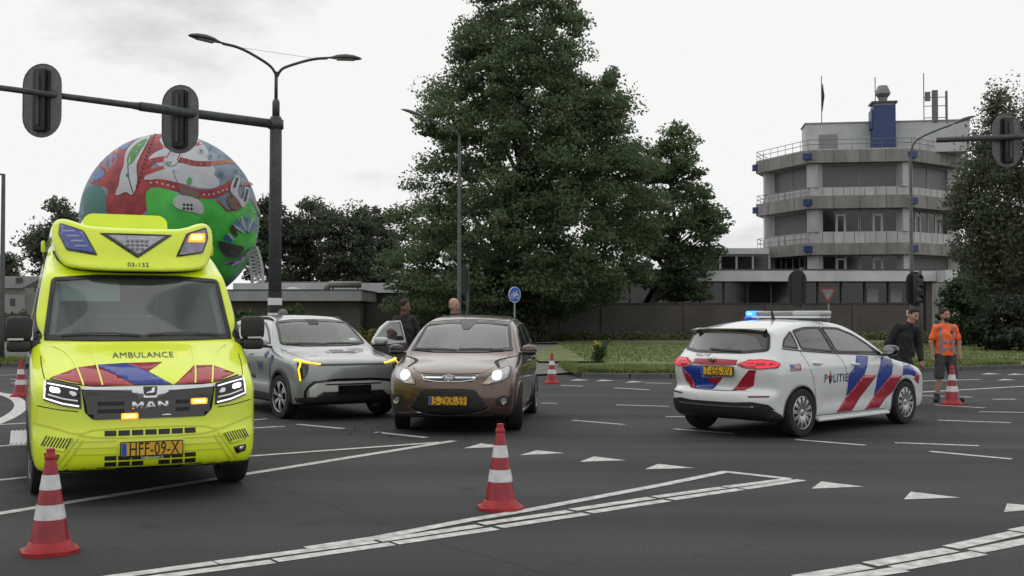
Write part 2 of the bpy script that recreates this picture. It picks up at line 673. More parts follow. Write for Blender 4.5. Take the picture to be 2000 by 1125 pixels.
    def both(s, name, loops, m, **k):
        """the same panel on the left and on the right side"""
        return [s.patch(name, loops, p, m, **k) for p in 'LR']
    def line(s, name, pts, w, proj, m, off=0.0015, parent=None, closed=False, smooth_n=2):
        p = chaikin(pts, smooth_n, closed) if smooth_n else np.asarray(pts, float)
        if closed: p = np.vstack([p, p[:1]])
        seg = [p[0]]
        for a, b in zip(p, p[1:]):
            k = max(1, int(np.linalg.norm(b - a) / 0.05))
            seg += [a + (b - a) * (i + 1) / k for i in range(k)]
        p = np.array(seg)
        t = np.gradient(p, axis=0)
        t /= np.linalg.norm(t, axis=1, keepdims=True) + 1e-9
        n = np.stack([-t[:, 1], t[:, 0]], 1) * w / 2
        A, NA = s.lift(p + n, proj)
        Bv, NB = s.lift(p - n, proj)
        k = len(p)
        V = np.vstack([A + NA * off, Bv + NB * off])
        F = [[i, i + 1, k + i + 1, k + i] for i in range(k - 1)]
        return mesh(name, V, F, m, parent or s.root, True)
    def hole(s, poly, proj, marg=0.02):
        c = s.V[s.Q].mean(1)
        a, b, cc = s.V[s.Q[:, 0]], s.V[s.Q[:, 1]], s.V[s.Q[:, 2]]
        n = np.cross(b - a, cc - b)
        n /= np.linalg.norm(n, axis=1, keepdims=True) + 1e-12
        d = np.array(s.AX[proj][0], float)
        uv = c[:, [1, 2]] if proj in 'FB' else (c[:, [0, 2]] if proj in 'LR' else c[:, [0, 1]])
        k = (n @ d > 0.12) & inside(uv, poly)
        if proj == 'F': k &= c[:, 0] > s.x0 * .5 - 0.2
        if proj == 'B': k &= c[:, 0] < s.x0 * .5 + 0.2
        ii = np.where(k)[0]
        ii = ii[polydist(uv[ii], poly) > marg]
        s.holes.append(ii)
    def window(s, name, poly, proj, gm, frame=None, fw=0.04, off=0.005, frame_name='window_seal', parent=None):
        s.hole(poly, proj, max(0.012, fw - 0.02))
        g = s.patch(name, poly, proj, gm, off=off, skirt=False, parent=parent)
        if frame is not None:
            s.patch(frame_name, [poly, inset(poly, fw)], proj, frame, off=off + 0.004, parent=g)
        return g
    def body(s, name='body', under=None):
        keep = np.ones(len(s.Q), bool)
        for h in s.holes: keep[h] = False
        Q = s.Q[keep]
        me = bpy.data.meshes.new(name)
        fill_mesh(me, s.V, Q)
        me.update()
        o = link(name, me, [s.paint, under or BLACK_PLASTIC], s.root, True)
        c = s.V[Q].mean(1)
        mi = np.zeros(len(Q), int)
        nn = np.empty(len(Q) * 3)
        me.polygons.foreach_get('normal', nn)
        nn = nn.reshape(-1, 3)
        for cx, cz, r, dep in s.arches:
            rr = np.hypot(c[:, 0] - cx, c[:, 2] - cz)
            inn = (nn[:, 0] * (cx - c[:, 0]) + nn[:, 2] * (cz - c[:, 2])) / (rr + 1e-6)
            mi[(rr < r + .012) & ((inn > .5) | (np.abs(c[:, 1]) < s.W - .12))] = 1
        mi[(nn[:, 2] < -.75) & (c[:, 2] < .45)] = 1
        me.polygons.foreach_set('material_index', mi)
        s.obj = o
        return o
    def arch_lip(s, cx, cz, r, side, m, w=0.03, th=0.010, a0=-20, a1=200, name='wheel_arch_trim'):
        """raised rim round a wheel arch"""
        n = 28
        rows = []
        for rr, hh in ((r - .012, -0.02), (r - .010, th), (r + w, th), (r + w + .004, -0.003)):
            uv = [(cx + rr * math.cos(R(a0 + (a1 - a0) * i / n)), cz + rr * math.sin(R(a0 + (a1 - a0) * i / n))) for i in range(n + 1)]
            uvs = [(cx + max(rr, r + .02) * math.cos(R(a0 + (a1 - a0) * i / n)), cz + max(rr, r + .02) * math.sin(R(a0 + (a1 - a0) * i / n))) for i in range(n + 1)]
            V, N = s.lift(uvs, side)
            V[:, 0] = [u for u, _ in uv]
            V[:, 2] = [v for _, v in uv]
            V[:, 1] += hh * (1 if side == 'L' else -1)
            rows.append(V)
        V = np.vstack(rows)
        k = n + 1
        F = [[j * k + i, j * k + i + 1, (j + 1) * k + i + 1, (j + 1) * k + i] for j in range(3) for i in range(n)]
        return mesh(name, V, F, m, s.root, True)
    def text(s, name, txt, size, u, v, proj, m, off=0.006, xs=1.0, bold=0.0, shear=0.0, spacing=1.0, parent=None, rot=0.0):
        """lettering laid on the body, centred at (u, v) in the view plane"""
        V2, F = text_mesh(txt, size, xs, bold, shear, spacing)
        c, sn = math.cos(rot), math.sin(rot)
        V2 = V2 @ np.array([[c, sn], [-sn, c]])
        if proj == 'B': uv = np.stack([u - V2[:, 0], v + V2[:, 1]], 1)
        elif proj == 'L': uv = np.stack([u - V2[:, 0], v + V2[:, 1]], 1)
        elif proj == 'T': uv = np.stack([u - V2[:, 1], v + V2[:, 0]], 1)
        else: uv = np.stack([u + V2[:, 0], v + V2[:, 1]], 1)
        V, N = s.lift(uv, proj)
        return mesh(name, V + N * off, F, m, parent or s.root, True)
    def plate(s, txt, u, v, proj, x, tilt=0.0, w=0.52, h=0.11, band=True, letters=None):
        """yellow number plate with blue band, standing on a dark holder"""
        sg = 1 if proj == 'F' else -1
        t = empty('number_plate', (x, u, v), 0 if proj == 'F' else math.pi)
        t.rotation_euler = (0, tilt, 0 if proj == 'F' else math.pi)
        t.parent = s.root
        MB().prism(rpoly([(-w / 2 - .008, -h / 2 - .016), (w / 2 + .008, -h / 2 - .016), (w / 2 + .008, h / 2 + .008), (-w / 2 - .008, h / 2 + .008)], .012), -0.02, 0.004, 'yz').done('plate_holder', BLACK_PLASTIC, t)
        MB().prism(rpoly([(-w / 2, -h / 2), (w / 2, -h / 2), (w / 2, h / 2), (-w / 2, h / 2)], .01), 0.0042, 0.0075, 'yz').done('plate_sheet', PLATE_YELLOW, t)
        bw = 0.045 if band else 0.0
        if band:
            MB().prism(rpoly([(-w / 2 + .003, -h / 2 + .003), (-w / 2 + bw, -h / 2 + .003), (-w / 2 + bw, h / 2 - .003), (-w / 2 + .003, h / 2 - .003)], .006), 0.0076, 0.0085, 'yz').done('country_band', EU_BLUE, t)
        V2, F = text_mesh(txt, h * 1.02, 1.0, 0.008, 0, 1.06)
        wid = V2[:, 0].max() - V2[:, 0].min()
        V2[:, 0] *= min(1.25, (w - bw - .05) / wid)
        V = np.stack([np.full(len(V2), 0.0086), V2[:, 0] + bw / 2, V2[:, 1]], 1)
        mesh('plate_lettering', V, F, letters or BLACK_INK, t)
        return t

_text_cache = {}
def text_mesh(txt, size, xs=1.0, bold=0.0, shear=0.0, spacing=1.0):
    cu = bpy.data.curves.new('lettering', 'FONT')
    cu.body = txt
    cu.size = 1.0
    cu.align_x = 'CENTER'
    cu.offset = bold
    cu.shear = shear
    cu.space_character = spacing
    cu.resolution_u = 3
    o = bpy.data.objects.new('lettering', cu)
    COL.objects.link(o)
    bpy.context.view_layer.update()
    me = o.to_mesh()
    V = np.array([v.co[:2] for v in me.vertices], float)
    F = [list(p.vertices) for p in me.polygons]
    o.to_mesh_clear()
    bpy.data.objects.remove(o)
    bpy.data.curves.remove(cu)
    lo, hi = V.min(0), V.max(0)
    V -= (lo + hi) / 2
    V *= size / 0.72                     # size = capital height
    V[:, 0] *= xs
    return V, F

def rounded(name, cx, cy, cz, sx, sy, sz, m, parent, p=3.2, taper=None, n=20, rot=None):
    """superellipsoid-like rounded solid (mirror housings, seats, lamps)"""
    V, F = [], []
    nv = n // 2
    for j in range(nv + 1):
        ph = -math.pi / 2 + math.pi * j / nv
        for i in range(n):
            th = 2 * math.pi * i / n
            c = lambda t: math.copysign(abs(t) ** (2 / p), t)
            x, y, z = c(math.cos(ph)) * c(math.cos(th)), c(math.cos(ph)) * c(math.sin(th)), c(math.sin(ph))
            if taper: x, y, z = taper(x, y, z)
            q = Vector((x * sx, y * sy, z * sz))
            if rot is not None: q = rot @ q
            V.append((cx + q.x, cy + q.y, cz + q.z))
    for j in range(nv):
        for i in range(n):
            F.append([j * n + i, j * n + (i + 1) % n, (j + 1) * n + (i + 1) % n, (j + 1) * n + i])
    return mesh(name, V, F, m, parent, True)

BLACK_PLASTIC = mat('black_plastic', (0.018, 0.018, 0.019), 0.55, var=0.2, scale=30, bump=0.05, bscale=300)
BLACK_GLOSS = mat('black_gloss', (0.008, 0.008, 0.009), 0.12, var=0.1, coat=0.6)
BLACK_TRIM = mat('black_window_trim', (0.012, 0.012, 0.013), 0.3, var=0.1)
GAP = mat('panel_gap', (0.02, 0.02, 0.02), 0.8)
TYRE = mat('tyre_rubber', (0.016, 0.016, 0.016), 0.85, var=0.25, scale=20, bump=0.1, bscale=120)
ALU = mat('alloy_silver', (0.5, 0.51, 0.52), 0.32, 0.9, var=0.08, rvar=0.1)
CHROME = mat('chrome', (0.75, 0.76, 0.78), 0.12, 1.0, var=0.04)
PLATE_YELLOW = mat('plate_yellow', (0.72, 0.42, 0.015), 0.45, var=0.06, coat=0.2)
EU_BLUE = mat('plate_blue', (0.02, 0.09, 0.42), 0.4, var=0.05)
BLACK_INK = mat('black_ink', (0.01, 0.01, 0.01), 0.5)
INTERIOR = mat('cabin_grey', (0.05, 0.052, 0.055), 0.8, var=0.2, scale=12, bump=0.1, bscale=200)
SEAT_CLOTH = mat('seat_cloth', (0.035, 0.036, 0.04), 0.9, var=0.25, scale=30, bump=0.2, bscale=400)
GLASS_WS = glass('windscreen_glass', (0.74, 0.87, 0.83), 2.1, film=.08, film_col=(.32, .45, .42))
GLASS_SIDE = glass('side_window_glass', (0.74, 0.84, 0.81), 3.2, film=.03)
GLASS_DARK = glass('privacy_glass', (0.16, 0.17, 0.175), 2.6, film=.05, film_col=(.3, .3, .32))
GLASS_LAMP = glass('lamp_glass', (0.9, 0.92, 0.93), 1.0)
LAMP_BLACK = mat('lamp_inside', (0.02, 0.02, 0.022), 0.3, var=0.2)
REFLECTOR = mat('lamp_reflector', (0.7, 0.71, 0.73), 0.2, 0.9, var=0.05)
LED_WHITE = mat('white_led', (0.9, 0.9, 0.95), 0.3, emit=(0.93, 0.93, 1.0), es=1.0)
LED_WHITE_HOT = mat('white_led_hot', (0.9, 0.9, 0.95), 0.3, emit=(0.95, 0.93, 1.0), es=4.0)
HALOGEN = mat('halogen_lit', (0.9, 0.88, 0.8), 0.3, emit=(1.0, 0.95, 0.82), es=4.0)
AMBER_LED = mat('amber_led', (0.9, 0.5, 0.02), 0.3, emit=(1.0, 0.60, 0.02), es=1.5)
AMBER_FLASH = mat('amber_flash', (0.9, 0.4, 0.02), 0.3, emit=(1.0, 0.50, 0.06), es=9.0)
AMBER_DIM = mat('amber_lens', (0.75, 0.2, 0.02), 0.25, coat=0.6)
RED_LENS = mat('red_tail_lens', (0.35, 0.008, 0.012), 0.15, coat=1.0, emit=(1, 0.01, 0.03), es=0.04)
RED_LED = mat('red_tail_led', (0.8, 0.02, 0.05), 0.3, emit=(1.0, 0.02, 0.07), es=0.8)
BLUE_FLASH = mat('blue_flash', (0.1, 0.3, 0.95), 0.3, emit=(0.015, 0.16, 1.0), es=3.0)
BLUE_LENS = mat('blue_lens', (0.02, 0.05, 0.3), 0.12, coat=1.0, var=0.2)
STRIPE_RED = mat('livery_red', (0.36, 0.010, 0.028), 0.28, coat=0.5, var=0.06)
STRIPE_BLUE = mat('livery_blue', (0.012, 0.045, 0.29), 0.28, coat=0.5, var=0.06)
NAVY = mat('navy_print', (0.012, 0.02, 0.07), 0.4)
WHITE_PRINT = mat('white_print', (0.75, 0.75, 0.75), 0.4, var=0.04)

def wheel_set(car, track, positions, r, wid, rim_r, spokes, style, steer=0.0, rim_mat=None, cap=True):
    """four wheels: wheel > tyre, rim"""
    rim_mat = rim_mat or ALU
    first = None
    for (x, z) in positions:
        for sd in (1, -1):
            if first is None:
                w = empty('wheel')
                # outer face towards +y
                h = wid / 2
                tp = [(rim_r + .004, -h * .85), (rim_r + .012, -h * .95), (r - .045, -h), (r - .014, -h * .93), (r - .001, -h * .72), (r, 0),
                      (r - .001, h * .72), (r - .014, h * .93), (r - .045, h), (rim_r + .012, h * .95), (rim_r + .004, h * .85)]
                b = MB().lathe(tp, 48, 'y', closed=True)
                b.done('tyre', TYRE, w, auto=40)
                t = MB()
                for g in (-.045, 0, .045):
                    t.lathe([(r - .0005, g - .004), (r + .0012, g - .004), (r + .0012, g + .004), (r - .0005, g + .004)], 48, 'y', closed=True)
                t.done('tread_groove', BLACK_INK, w)
                b = MB().lathe([(rim_r, -h * .8), (rim_r + .008, h * .86), (rim_r - .012, h * .9), (rim_r - .03, h * .6), (rim_r - .035, -h * .5), (.05, -h * .3)], 48, 'y')
                b.done('rim_barrel', LAMP_BLACK, w, auto=40)
                b = MB()
                b.lathe([(rim_r - .018, h * .80), (rim_r - .002, h * .94), (rim_r + .006, h * .9), (rim_r + .002, h * .7), (rim_r - .018, h * .7)], 48, 'y', closed=True)
                b.lathe([(.001, h * .86), (.035, h * .86), (.055, h * .80), (.062, h * .6), (.001, h * .55)], 24, 'y')
                for i in range(spokes):
                    a0 = 2 * math.pi * i / spokes
                    if style == 'twin':
                        offs = (-.10, .10)
                    else:
                        offs = (0,)
                    for da in offs:
                        n = 5
                        for j in range(n):
                            def pt(k, side, hh):
                                tt = k / n
                                rad = .045 + (rim_r - .055) * tt
                                wd = (style_w[style][0] * (1 - tt) + style_w[style][1] * tt) * .5
                                a = a0 + da * (0.5 + tt)
                                ca, sa = math.cos(a), math.sin(a)
                                y = h * (.82 + .12 * math.sin(tt * 2.6)) - hh
                                return Vector((rad * ca - side * wd * sa, y, rad * sa + side * wd * ca))
                            q = [pt(j, -1, 0), pt(j, 1, 0), pt(j + 1, 1, 0), pt(j + 1, -1, 0)]
                            q2 = [pt(j, -1, .02), pt(j, 1, .02), pt(j + 1, 1, .02), pt(j + 1, -1, .02)]
                            b.face(q)
                            b.face([q[0], q[3], q2[3], q2[0]])
                            b.face([q[1], q2[1], q2[2], q[2]])
                b.done('rim', rim_mat, w, auto=40)
                if style == 'cover':
                    pass
                first = w
                cur = w
            else:
                cur = copy_tree(first)
            cur.parent = car.root
            cur.location = (x, sd * track / 2, z)
            st = steer if x > -0.5 else 0.0
            cur.rotation_euler = (0, random.uniform(0, 1), (0 if sd > 0 else math.pi) + st)
style_w = {'cover': (.035, .062), 'five': (.05, .05), 'twin': (.03, .035)}

def cabin(car, dash_x, belt_z, floor_z, seats, half, roof_z, rear_x, wheel_side=1, dash_mat=None):
    """what shows through the glass: dashboard, floor, seats, steering wheel"""
    MB().box(dash_x - .45, dash_x + .12, -half, half, belt_z - .42, belt_z - .03, .06, seg=3).done('dashboard', dash_mat or INTERIOR, car.root, auto=40)
    MB().box(rear_x, dash_x, -half, half, floor_z, floor_z + .04).done('cabin_floor', INTERIOR, car.root)
    for (x, y) in seats:
        t = empty('seat', (x, y, floor_z + .04))
        t.parent = car.root
        rounded('seat_cushion', 0, 0, .22, .27, .25, .13, SEAT_CLOTH, t, 3.5)
        rounded('backrest', -.30, 0, .58, .09, .25, .36, SEAT_CLOTH, t, 3.5, rot=Matrix.Rotation(R(-14), 3, 'Y'))
        rounded('headrest', -.42, 0, 1.0, .055, .13, .10, SEAT_CLOTH, t, 3.0)
    if wheel_side is not None:
        b = MB()
        sx, sy, sz = dash_x - .52, wheel_side * .37, belt_z - .10
        rot = Matrix.Rotation(R(-65), 3, 'Y')
        n = 24
        b.tube([Vector((sx, sy, sz)) + rot @ Vector((.18 * math.cos(2 * math.pi * i / n), .18 * math.sin(2 * math.pi * i / n), 0)) for i in range(n + 1)], .016, 8)
        b.tube([Vector((sx, sy, sz)) + rot @ Vector((-.17, 0, 0)), Vector((sx, sy, sz)) + rot @ Vector((.17, 0, 0))], .02, 6)
        b.tube([(sx, sy, sz), (dash_x - .3, sy, sz - .06)], .03, 8)
        b.done('steering_wheel', BLACK_PLASTIC, car.root, True)
# ------------------------------------------------------------------ ground, road, verge, markings
def ground_material():
    m = bpy.data.materials.new('asphalt')
    m.use_nodes = True
    nt = m.node_tree
    N, L = nt.nodes, nt.links
    b = N['Principled BSDF']
    tc = N.new('ShaderNodeTexCoord')
    def noise(scale, detail=4, rough=.5, sc=None):
        n = N.new('ShaderNodeTexNoise')
        n.inputs['Scale'].default_value = scale
        n.inputs['Detail'].default_value = detail
        n.inputs['Roughness'].default_value = rough
        v = tc.outputs['Object']
        if sc:
            mp = N.new('ShaderNodeMapping')
            mp.inputs['Scale'].default_value = sc
            mp.inputs['Rotation'].default_value = (0, 0, R(38))
            L.new(v, mp.inputs['Vector'])
            v = mp.outputs[0]
        L.new(v, n.inputs['Vector'])
        return n.outputs['Fac']
    def ramp(f, p0, c0, p1, c1):
        r = N.new('ShaderNodeValToRGB')
        r.color_ramp.elements[0].position, r.color_ramp.elements[1].position = p0, p1
        r.color_ramp.elements[0].color, r.color_ramp.elements[1].color = (*c0, 1), (*c1, 1)
        L.new(f, r.inputs['Fac'])
        return r.outputs[0]
    def mul(a, c, fac=1.0):
        x = N.new('ShaderNodeMix'); x.data_type = 'RGBA'; x.blend_type = 'MULTIPLY'
        x.inputs['Factor'].default_value = fac
        L.new(a, x.inputs['A']); L.new(c, x.inputs['B'])
        return x.outputs['Result']
    base = ramp(noise(.35, 5, .6), .3, (.040, .041, .0425), .7, (.052, .053, .055))
    streak = ramp(noise(.8, 3, .5, (.12, 1.0, 1)), .36, (.66, .66, .66), .60, (1.08, 1.08, 1.08))
    stain = ramp(noise(1.7, 6, .62), .26, (.60, .60, .60), .40, (1, 1, 1))
    grain = ramp(noise(75, 3, .7), .38, (.55, .55, .55), .62, (1.5, 1.5, 1.5))
    stone = ramp(noise(140, 2, .8), .60, (1, 1, 1), .70, (2.4, 2.4, 2.3))
    c = mul(mul(mul(mul(base, streak), stain), grain), stone)
    # a few crack lines
    vo = N.new('ShaderNodeTexVoronoi'); vo.feature = 'DISTANCE_TO_EDGE'; vo.inputs['Scale'].default_value = .16
    wn_ = N.new('ShaderNodeTexNoise'); wn_.inputs['Scale'].default_value = .9
    mv = N.new('ShaderNodeMix'); mv.data_type = 'RGBA'; mv.inputs['Factor'].default_value = .25
    L.new(tc.outputs['Object'], mv.inputs['A']); L.new(wn_.outputs['Color'], mv.inputs['B']); L.new(tc.outputs['Object'], wn_.inputs['Vector'])
    L.new(mv.outputs['Result'], vo.inputs['Vector'])
    c = mul(c, ramp(vo.outputs['Distance'], .0012, (.55, .55, .55), .0028, (1, 1, 1)), .7)
    L.new(c, b.inputs['Base Color'])
    b.inputs['Roughness'].default_value = .82
    b.inputs['Specular IOR Level'].default_value = .22
    bp = N.new('ShaderNodeBump'); bp.inputs['Strength'].default_value = .35; bp.inputs['Distance'].default_value = .008
    L.new(noise(110, 3, .7), bp.inputs['Height'])
    L.new(bp.outputs[0], b.inputs['Normal'])
    return m
ASPHALT = ground_material()
EARTH = mat('far_ground', (.05, .055, .03), .95, var=.4, scale=.2, bump=.2, bscale=3)
GRASS_SHEET = mat('grass_ground', (.10, .15, .038), .95, var=.3, scale=.5, detail=8, bump=.3, bscale=12, col2=(.125, .14, .05))
PATH = mat('path_paving', (.14, .13, .115), .9, var=.25, scale=1.5, bump=.15, bscale=25)
CONCRETE = mat('kerb_concrete', (.11, .11, .105), .85, var=.3, scale=3, bump=.15, bscale=40)
PAINT = mat('road_paint', (.42, .42, .41), .6, var=.22, scale=11, bump=.15, bscale=90, detail=12, col2=(.56, .56, .54))
PAINT_WORN = mat('road_paint_worn', (.40, .40, .39), .7, var=.3, scale=9, bump=.1, bscale=90, detail=9, col2=(.52, .52, .50))

def sheet(name, pts, z, m, parent=None, kind='structure', label=None):
    tr = tessellate_polygon([[Vector((p[0], p[1], 0)) for p in pts]])
    F = []
    for t in tr:
        a, b_, c_ = (Vector((pts[i][0], pts[i][1], 0)) for i in t)
        F.append(list(t) if (b_ - a).cross(c_ - b_).z > 0 else list(t)[::-1])
    o = mesh(name, [(p[0], p[1], z) for p in pts], F, m, parent)
    if parent is None:
        o['kind'] = kind
    return o
sheet('ground', [(-3000, 20, 0), (3000, 20, 0), (3000, 4500, 0), (-3000, 4500, 0)], -.06, EARTH)
ROAD = sheet('road', [(-90, -40), (90, -40), (90, 60), (-90, 60)], 0.0, ASPHALT)

# grass verge to the right with kerb stones, verge and cycle path to the left
def gp(l): return [tuple(G(u, v)[:2]) for u, v in l]
vr_front = gp([(1118, 731), (1140, 738), (1230, 739), (1310, 738.5), (1500, 735.5), (1788, 727), (2000, 720), (2400, 708)])
vl_front = gp([(-500, 719), (60, 717), (640, 716)])
back_y = 71.0
verge_r = vr_front + [(70, back_y), (3.6, back_y), tuple(G(1040, 700)[:2]), tuple(G(1052, 712)[:2]), tuple(G(1190, 712)[:2]), tuple(G(1150, 722)[:2])]
sheet('grass_verge', verge_r, .11, GRASS_SHEET)
verge_l = vl_front + [(-5.0, back_y), (-75, back_y)]
sheet('grass_verge', verge_l, .11, GRASS_SHEET)
sheet('side_road', [(-5.0, 36), tuple(G(1040, 735)[:2]), tuple(G(1118, 731)[:2]), tuple(G(1150, 722)[:2]), tuple(G(1190, 712)[:2]), tuple(G(1052, 712)[:2]), tuple(G(1040, 700)[:2]), (3.6, back_y), (-5.0, back_y)], .05, PATH)
sheet('footpath', gp([(-300, 699), (0, 699), (640, 699), (640, 685), (0, 684), (-300, 684)]), .118, mat('cycle_path', (.085, .084, .086), .9, var=.15, scale=2, bump=.1, bscale=40))
p_ = lambda u, v: tuple(G(u, v, .12)[:2])
sheet('footpath', [p_(1045, 670), p_(2300, 673), p_(2300, 668.5), p_(1045, 666.5)], .122, PATH)
sheet('footpath', [p_(1790, 700.5), p_(2400, 703), p_(2400, 701), p_(1790, 699)], .122, PATH)

KERB = tag(empty('kerb', (0, 0, 0)), kind='structure')
KERBL = tag(empty('kerb', (0, 0, 0)), kind='structure')
def kerb_run(par, pts, seg=1.0, w=.14, h=.125):
    base = None
    for a, b in zip(pts, pts[1:]):
        a, b = Vector((*a, 0)), Vector((*b, 0))
        d = b - a
        n = max(1, int(round(d.length / seg)))
        for i in range(n):
            p = a + d * ((i + .5) / n)
            if base is None:
                o = MB().box(-.49, .49, 0, w, -.05, h, .015).done('kerb_stone', CONCRETE, par)
                base = o
            else:
                o = base.copy()
                COL.objects.link(o)
                o.parent = par
            o.location = (p.x, p.y, random.uniform(-.006, .006))
            o.rotation_euler = (0, 0, math.atan2(d.y, d.x))
            o.scale = (d.length / n * .985, 1, 1)
kerb_run(KERB, [tuple(G(1128, 724)[:2])] + vr_front)
kerb_run(KERBL, [tuple(G(-60, 717.3)[:2]), tuple(G(60, 717)[:2])])

# painted markings, each its own piece on the road
def mk_line(u0, v0, u1, v1, w=.12, m=None, name='road_marking', z=.004):
    a, b = G(u0, v0), G(u1, v1)
    d = (b - a); d.z = 0
    n = Vector((-d.y, d.x, 0)).normalized() * w / 2
    k = max(1, int(d.length / .6))
    V, F = [], []
    for i in range(k + 1):
        p = a + d * i / k
        V += [(p.x + n.x, p.y + n.y, z), (p.x - n.x, p.y - n.y, z)]
    F = [[2 * i + 1, 2 * i + 3, 2 * i + 2, 2 * i] for i in range(k)]
    return mesh(name, V, F, m or PAINT, ROAD)
def mk_poly(px, m=None, name='road_marking', z=.004):
    return sheet(name, [tuple(G(u, v)[:2]) for u, v in px], z, m or PAINT, ROAD)
# long lines of the island to the left
mk_line(-60, 1013, 886, 861.5, .13)
mk_line(400, 898, 860, 864.5, .11, z=.006)
# double line of the near island: three rows
for q in ((180, 1133, 420, 1100), (423, 1099.5, 733, 1058), (740, 1056.5, 936, 1027.5), (940, 1024, 1113, 999), (1118, 996.5, 1273, 973), (1279, 971.5, 1412, 953), (1417, 952, 1541, 936)):
    mk_line(*q, .115)
for q in ((260, 1134, 533, 1097.5), (538, 1095.5, 766, 1063), (772, 1061.5, 968, 1033), (975, 1030, 1145, 1004), (1151, 1001.5, 1303, 978), (1309, 976, 1446, 956), (1451, 955, 1566, 938)):
    mk_line(*q, .115)
for q in ((600, 1072, 736, 1051.5), (736, 1051.5, 915, 1017), (915, 1017, 1037, 996.5), (1037, 996.5, 1300, 946.5), (1300, 946.5, 1421, 921.5)):
    mk_line(*q, .115, z=.006)
mk_line(1412, 921.5, 1543, 936, .11, z=.005)
# double line bottom right
for q in ((1560, 1129, 1693, 1107), (1699, 1103, 1858, 1074.5), (1857, 1070, 1988, 1041), (1983, 1038, 2100, 1014)):
    mk_line(*q, .135)
for q in ((1640, 1131, 1761, 1113), (1751, 1110.5, 1913, 1081), (1905, 1077, 2100, 1038)):
    mk_line(*q, .135)
# give-way triangles
for t in ([(906, 876), (940, 866.5), (992, 873)], [(1015.5, 889.5), (1048, 880), (1103, 885.5)], [(1132, 902.5), (1160, 892), (1222, 899.5)], [(1259, 917), (1286, 906.5), (1356, 914.5)],
          [(1585, 955), (1604, 941), (1687, 951)], [(1765, 976), (1779, 961), (1875, 972.5)], [(1961, 1000.5), (1967, 984), (2070, 993)]):
    mk_poly(t[::-1] if False else t, name='give_way_triangle')
for u, v in ((1131, 742.5), (1181, 743.5), (1239, 746.3), (1965, 742), (1934, 730.5), (1985, 731.5)):
    mk_poly([(u - 19, v + 1.2), (u - 4, v - 1.6), (u + 20, v + .2)], name='give_way_triangle')
# dashes
for q in ((581, 829, 671, 837.5), (733, 844.5, 833, 855), (1117, 821, 1219, 829.5), (1554, 859, 1690, 870), (1748, 865, 1912, 871), (1816, 882, 1976, 897), (1832, 821, 1974, 826), (1913, 804.5, 2080, 807),
          (1300, 814, 1440, 815.5), (1316, 838, 1432, 847), (1203, 791, 1307, 794), (1057, 787.5, 1088, 788), (1259, 748, 1312, 749), (1200, 758, 1268, 761.5), (1095, 753, 1138, 754.5),
          (1797, 744.5, 1917, 741), (1801, 766, 2100, 749), (1801, 773, 1900, 776), (1939, 780, 1984, 780), (1825, 791, 1924, 797), (490, 836.5, 556, 833), (480, 822, 521, 818),
          (-40, 832, 62, 826), (-40, 876, 26, 869.5), (-60, 944, 64, 931.5), (-40, 734, 46, 732), (20, 741, 45, 741), (22, 748, 46, 748)):
    mk_line(*q, .10 if q[1] > 780 else .14, PAINT_WORN if q[1] < 870 else PAINT)
# curved line at the left edge
arc = [(-40, 763), (0, 768.5), (24, 775), (38, 784), (42, 793), (36, 803), (20, 814), (0, 823), (-30, 835)]
P3 = chaikin([G(u, v)[:2] for u, v in arc], 2, False)
t_ = np.gradient(P3, axis=0); t_ /= np.linalg.norm(t_, axis=1, keepdims=True)
n_ = np.stack([-t_[:, 1], t_[:, 0]], 1) * .11
k_ = len(P3)
mesh('road_marking', [(*p, .004) for p in np.vstack([P3 + n_, P3 - n_])], [[i, i + 1, k_ + i + 1, k_ + i][::-1] for i in range(k_ - 1)], PAINT, ROAD)
mk_line(-20, 767.5, 40, 772.5, .16, z=.006)
# dark sealed joints
for q in ((634, 839.5, 702, 840), (1316, 812, 1330, 812)):
    mk_line(*q, .10, mat('tar', (.012, .012, .012), .6), 'sealed_joint')
# scattered debris of the collision
DEB = mat('debris', (.02, .02, .02), .6)
for i in range(16):
    p = G(random.uniform(660, 775), random.uniform(826, 858))
    s_ = random.uniform(.012, .03)
    o = MB().box(-s_, s_, -s_ * .6, s_ * .6, 0, s_ * .5, 0, Matrix.Rotation(random.uniform(0, 3), 3, 'Z'), p).done('debris_fragment', DEB)
    tag(o, 'tiny dark plastic fragment lying on the asphalt before the two collided cars', 'debris', 'collision debris on the asphalt')

# grass: tufts along the verge edge and over the nearer grass
def blades(name, n, sampler, hmin, hmax, m, wid=.012):
    V = np.empty((n * 3, 3)); k = 0
    for i in range(n):
        x, y, z, sc = sampler()
        h = random.uniform(hmin, hmax) * sc
        a = random.uniform(0, 2 * math.pi)
        w = wid * random.uniform(.7, 1.5)
        lx, ly = random.gauss(0, .35) * h, random.gauss(0, .35) * h
        ca, sa = math.cos(a) * w, math.sin(a) * w
        V[k] = (x - ca, y - sa, z); V[k + 1] = (x + ca, y + sa, z); V[k + 2] = (x + lx, y + ly, z + h)
        k += 3
    return mesh(name, V, np.arange(n * 3).reshape(-1, 3), m)
GRASS_BLADE = mat('grass_blades', (.10, .16, .038), .8, var=.35, scale=1.2, detail=6, col2=(.17, .20, .062))
vf = [Vector((*p, 0)) for p in vr_front]
def s_edge():
    t = random.random() ** 1.2 * (len(vf) - 2.0)
    i = int(t)
    p = vf[i].lerp(vf[i + 1], t - i)
    d = random.random() ** 1.8 * 4.0
    return p.x + random.gauss(0, .1), p.y + .18 + d, .11, 1.0 if d > .5 else 1.15
tag(blades('grass', 26000, s_edge, .05, .15, GRASS_BLADE, .016), 'rough green grass growing along the kerb of the verge', 'grass', kind='stuff')
vlf = [Vector((*p, 0)) for p in vl_front]
def s_left():
    p = vlf[0].lerp(vlf[1], random.uniform(.55, 1.02))
    return p.x, p.y + .1 + random.random() * 2.4, .11, 1.0
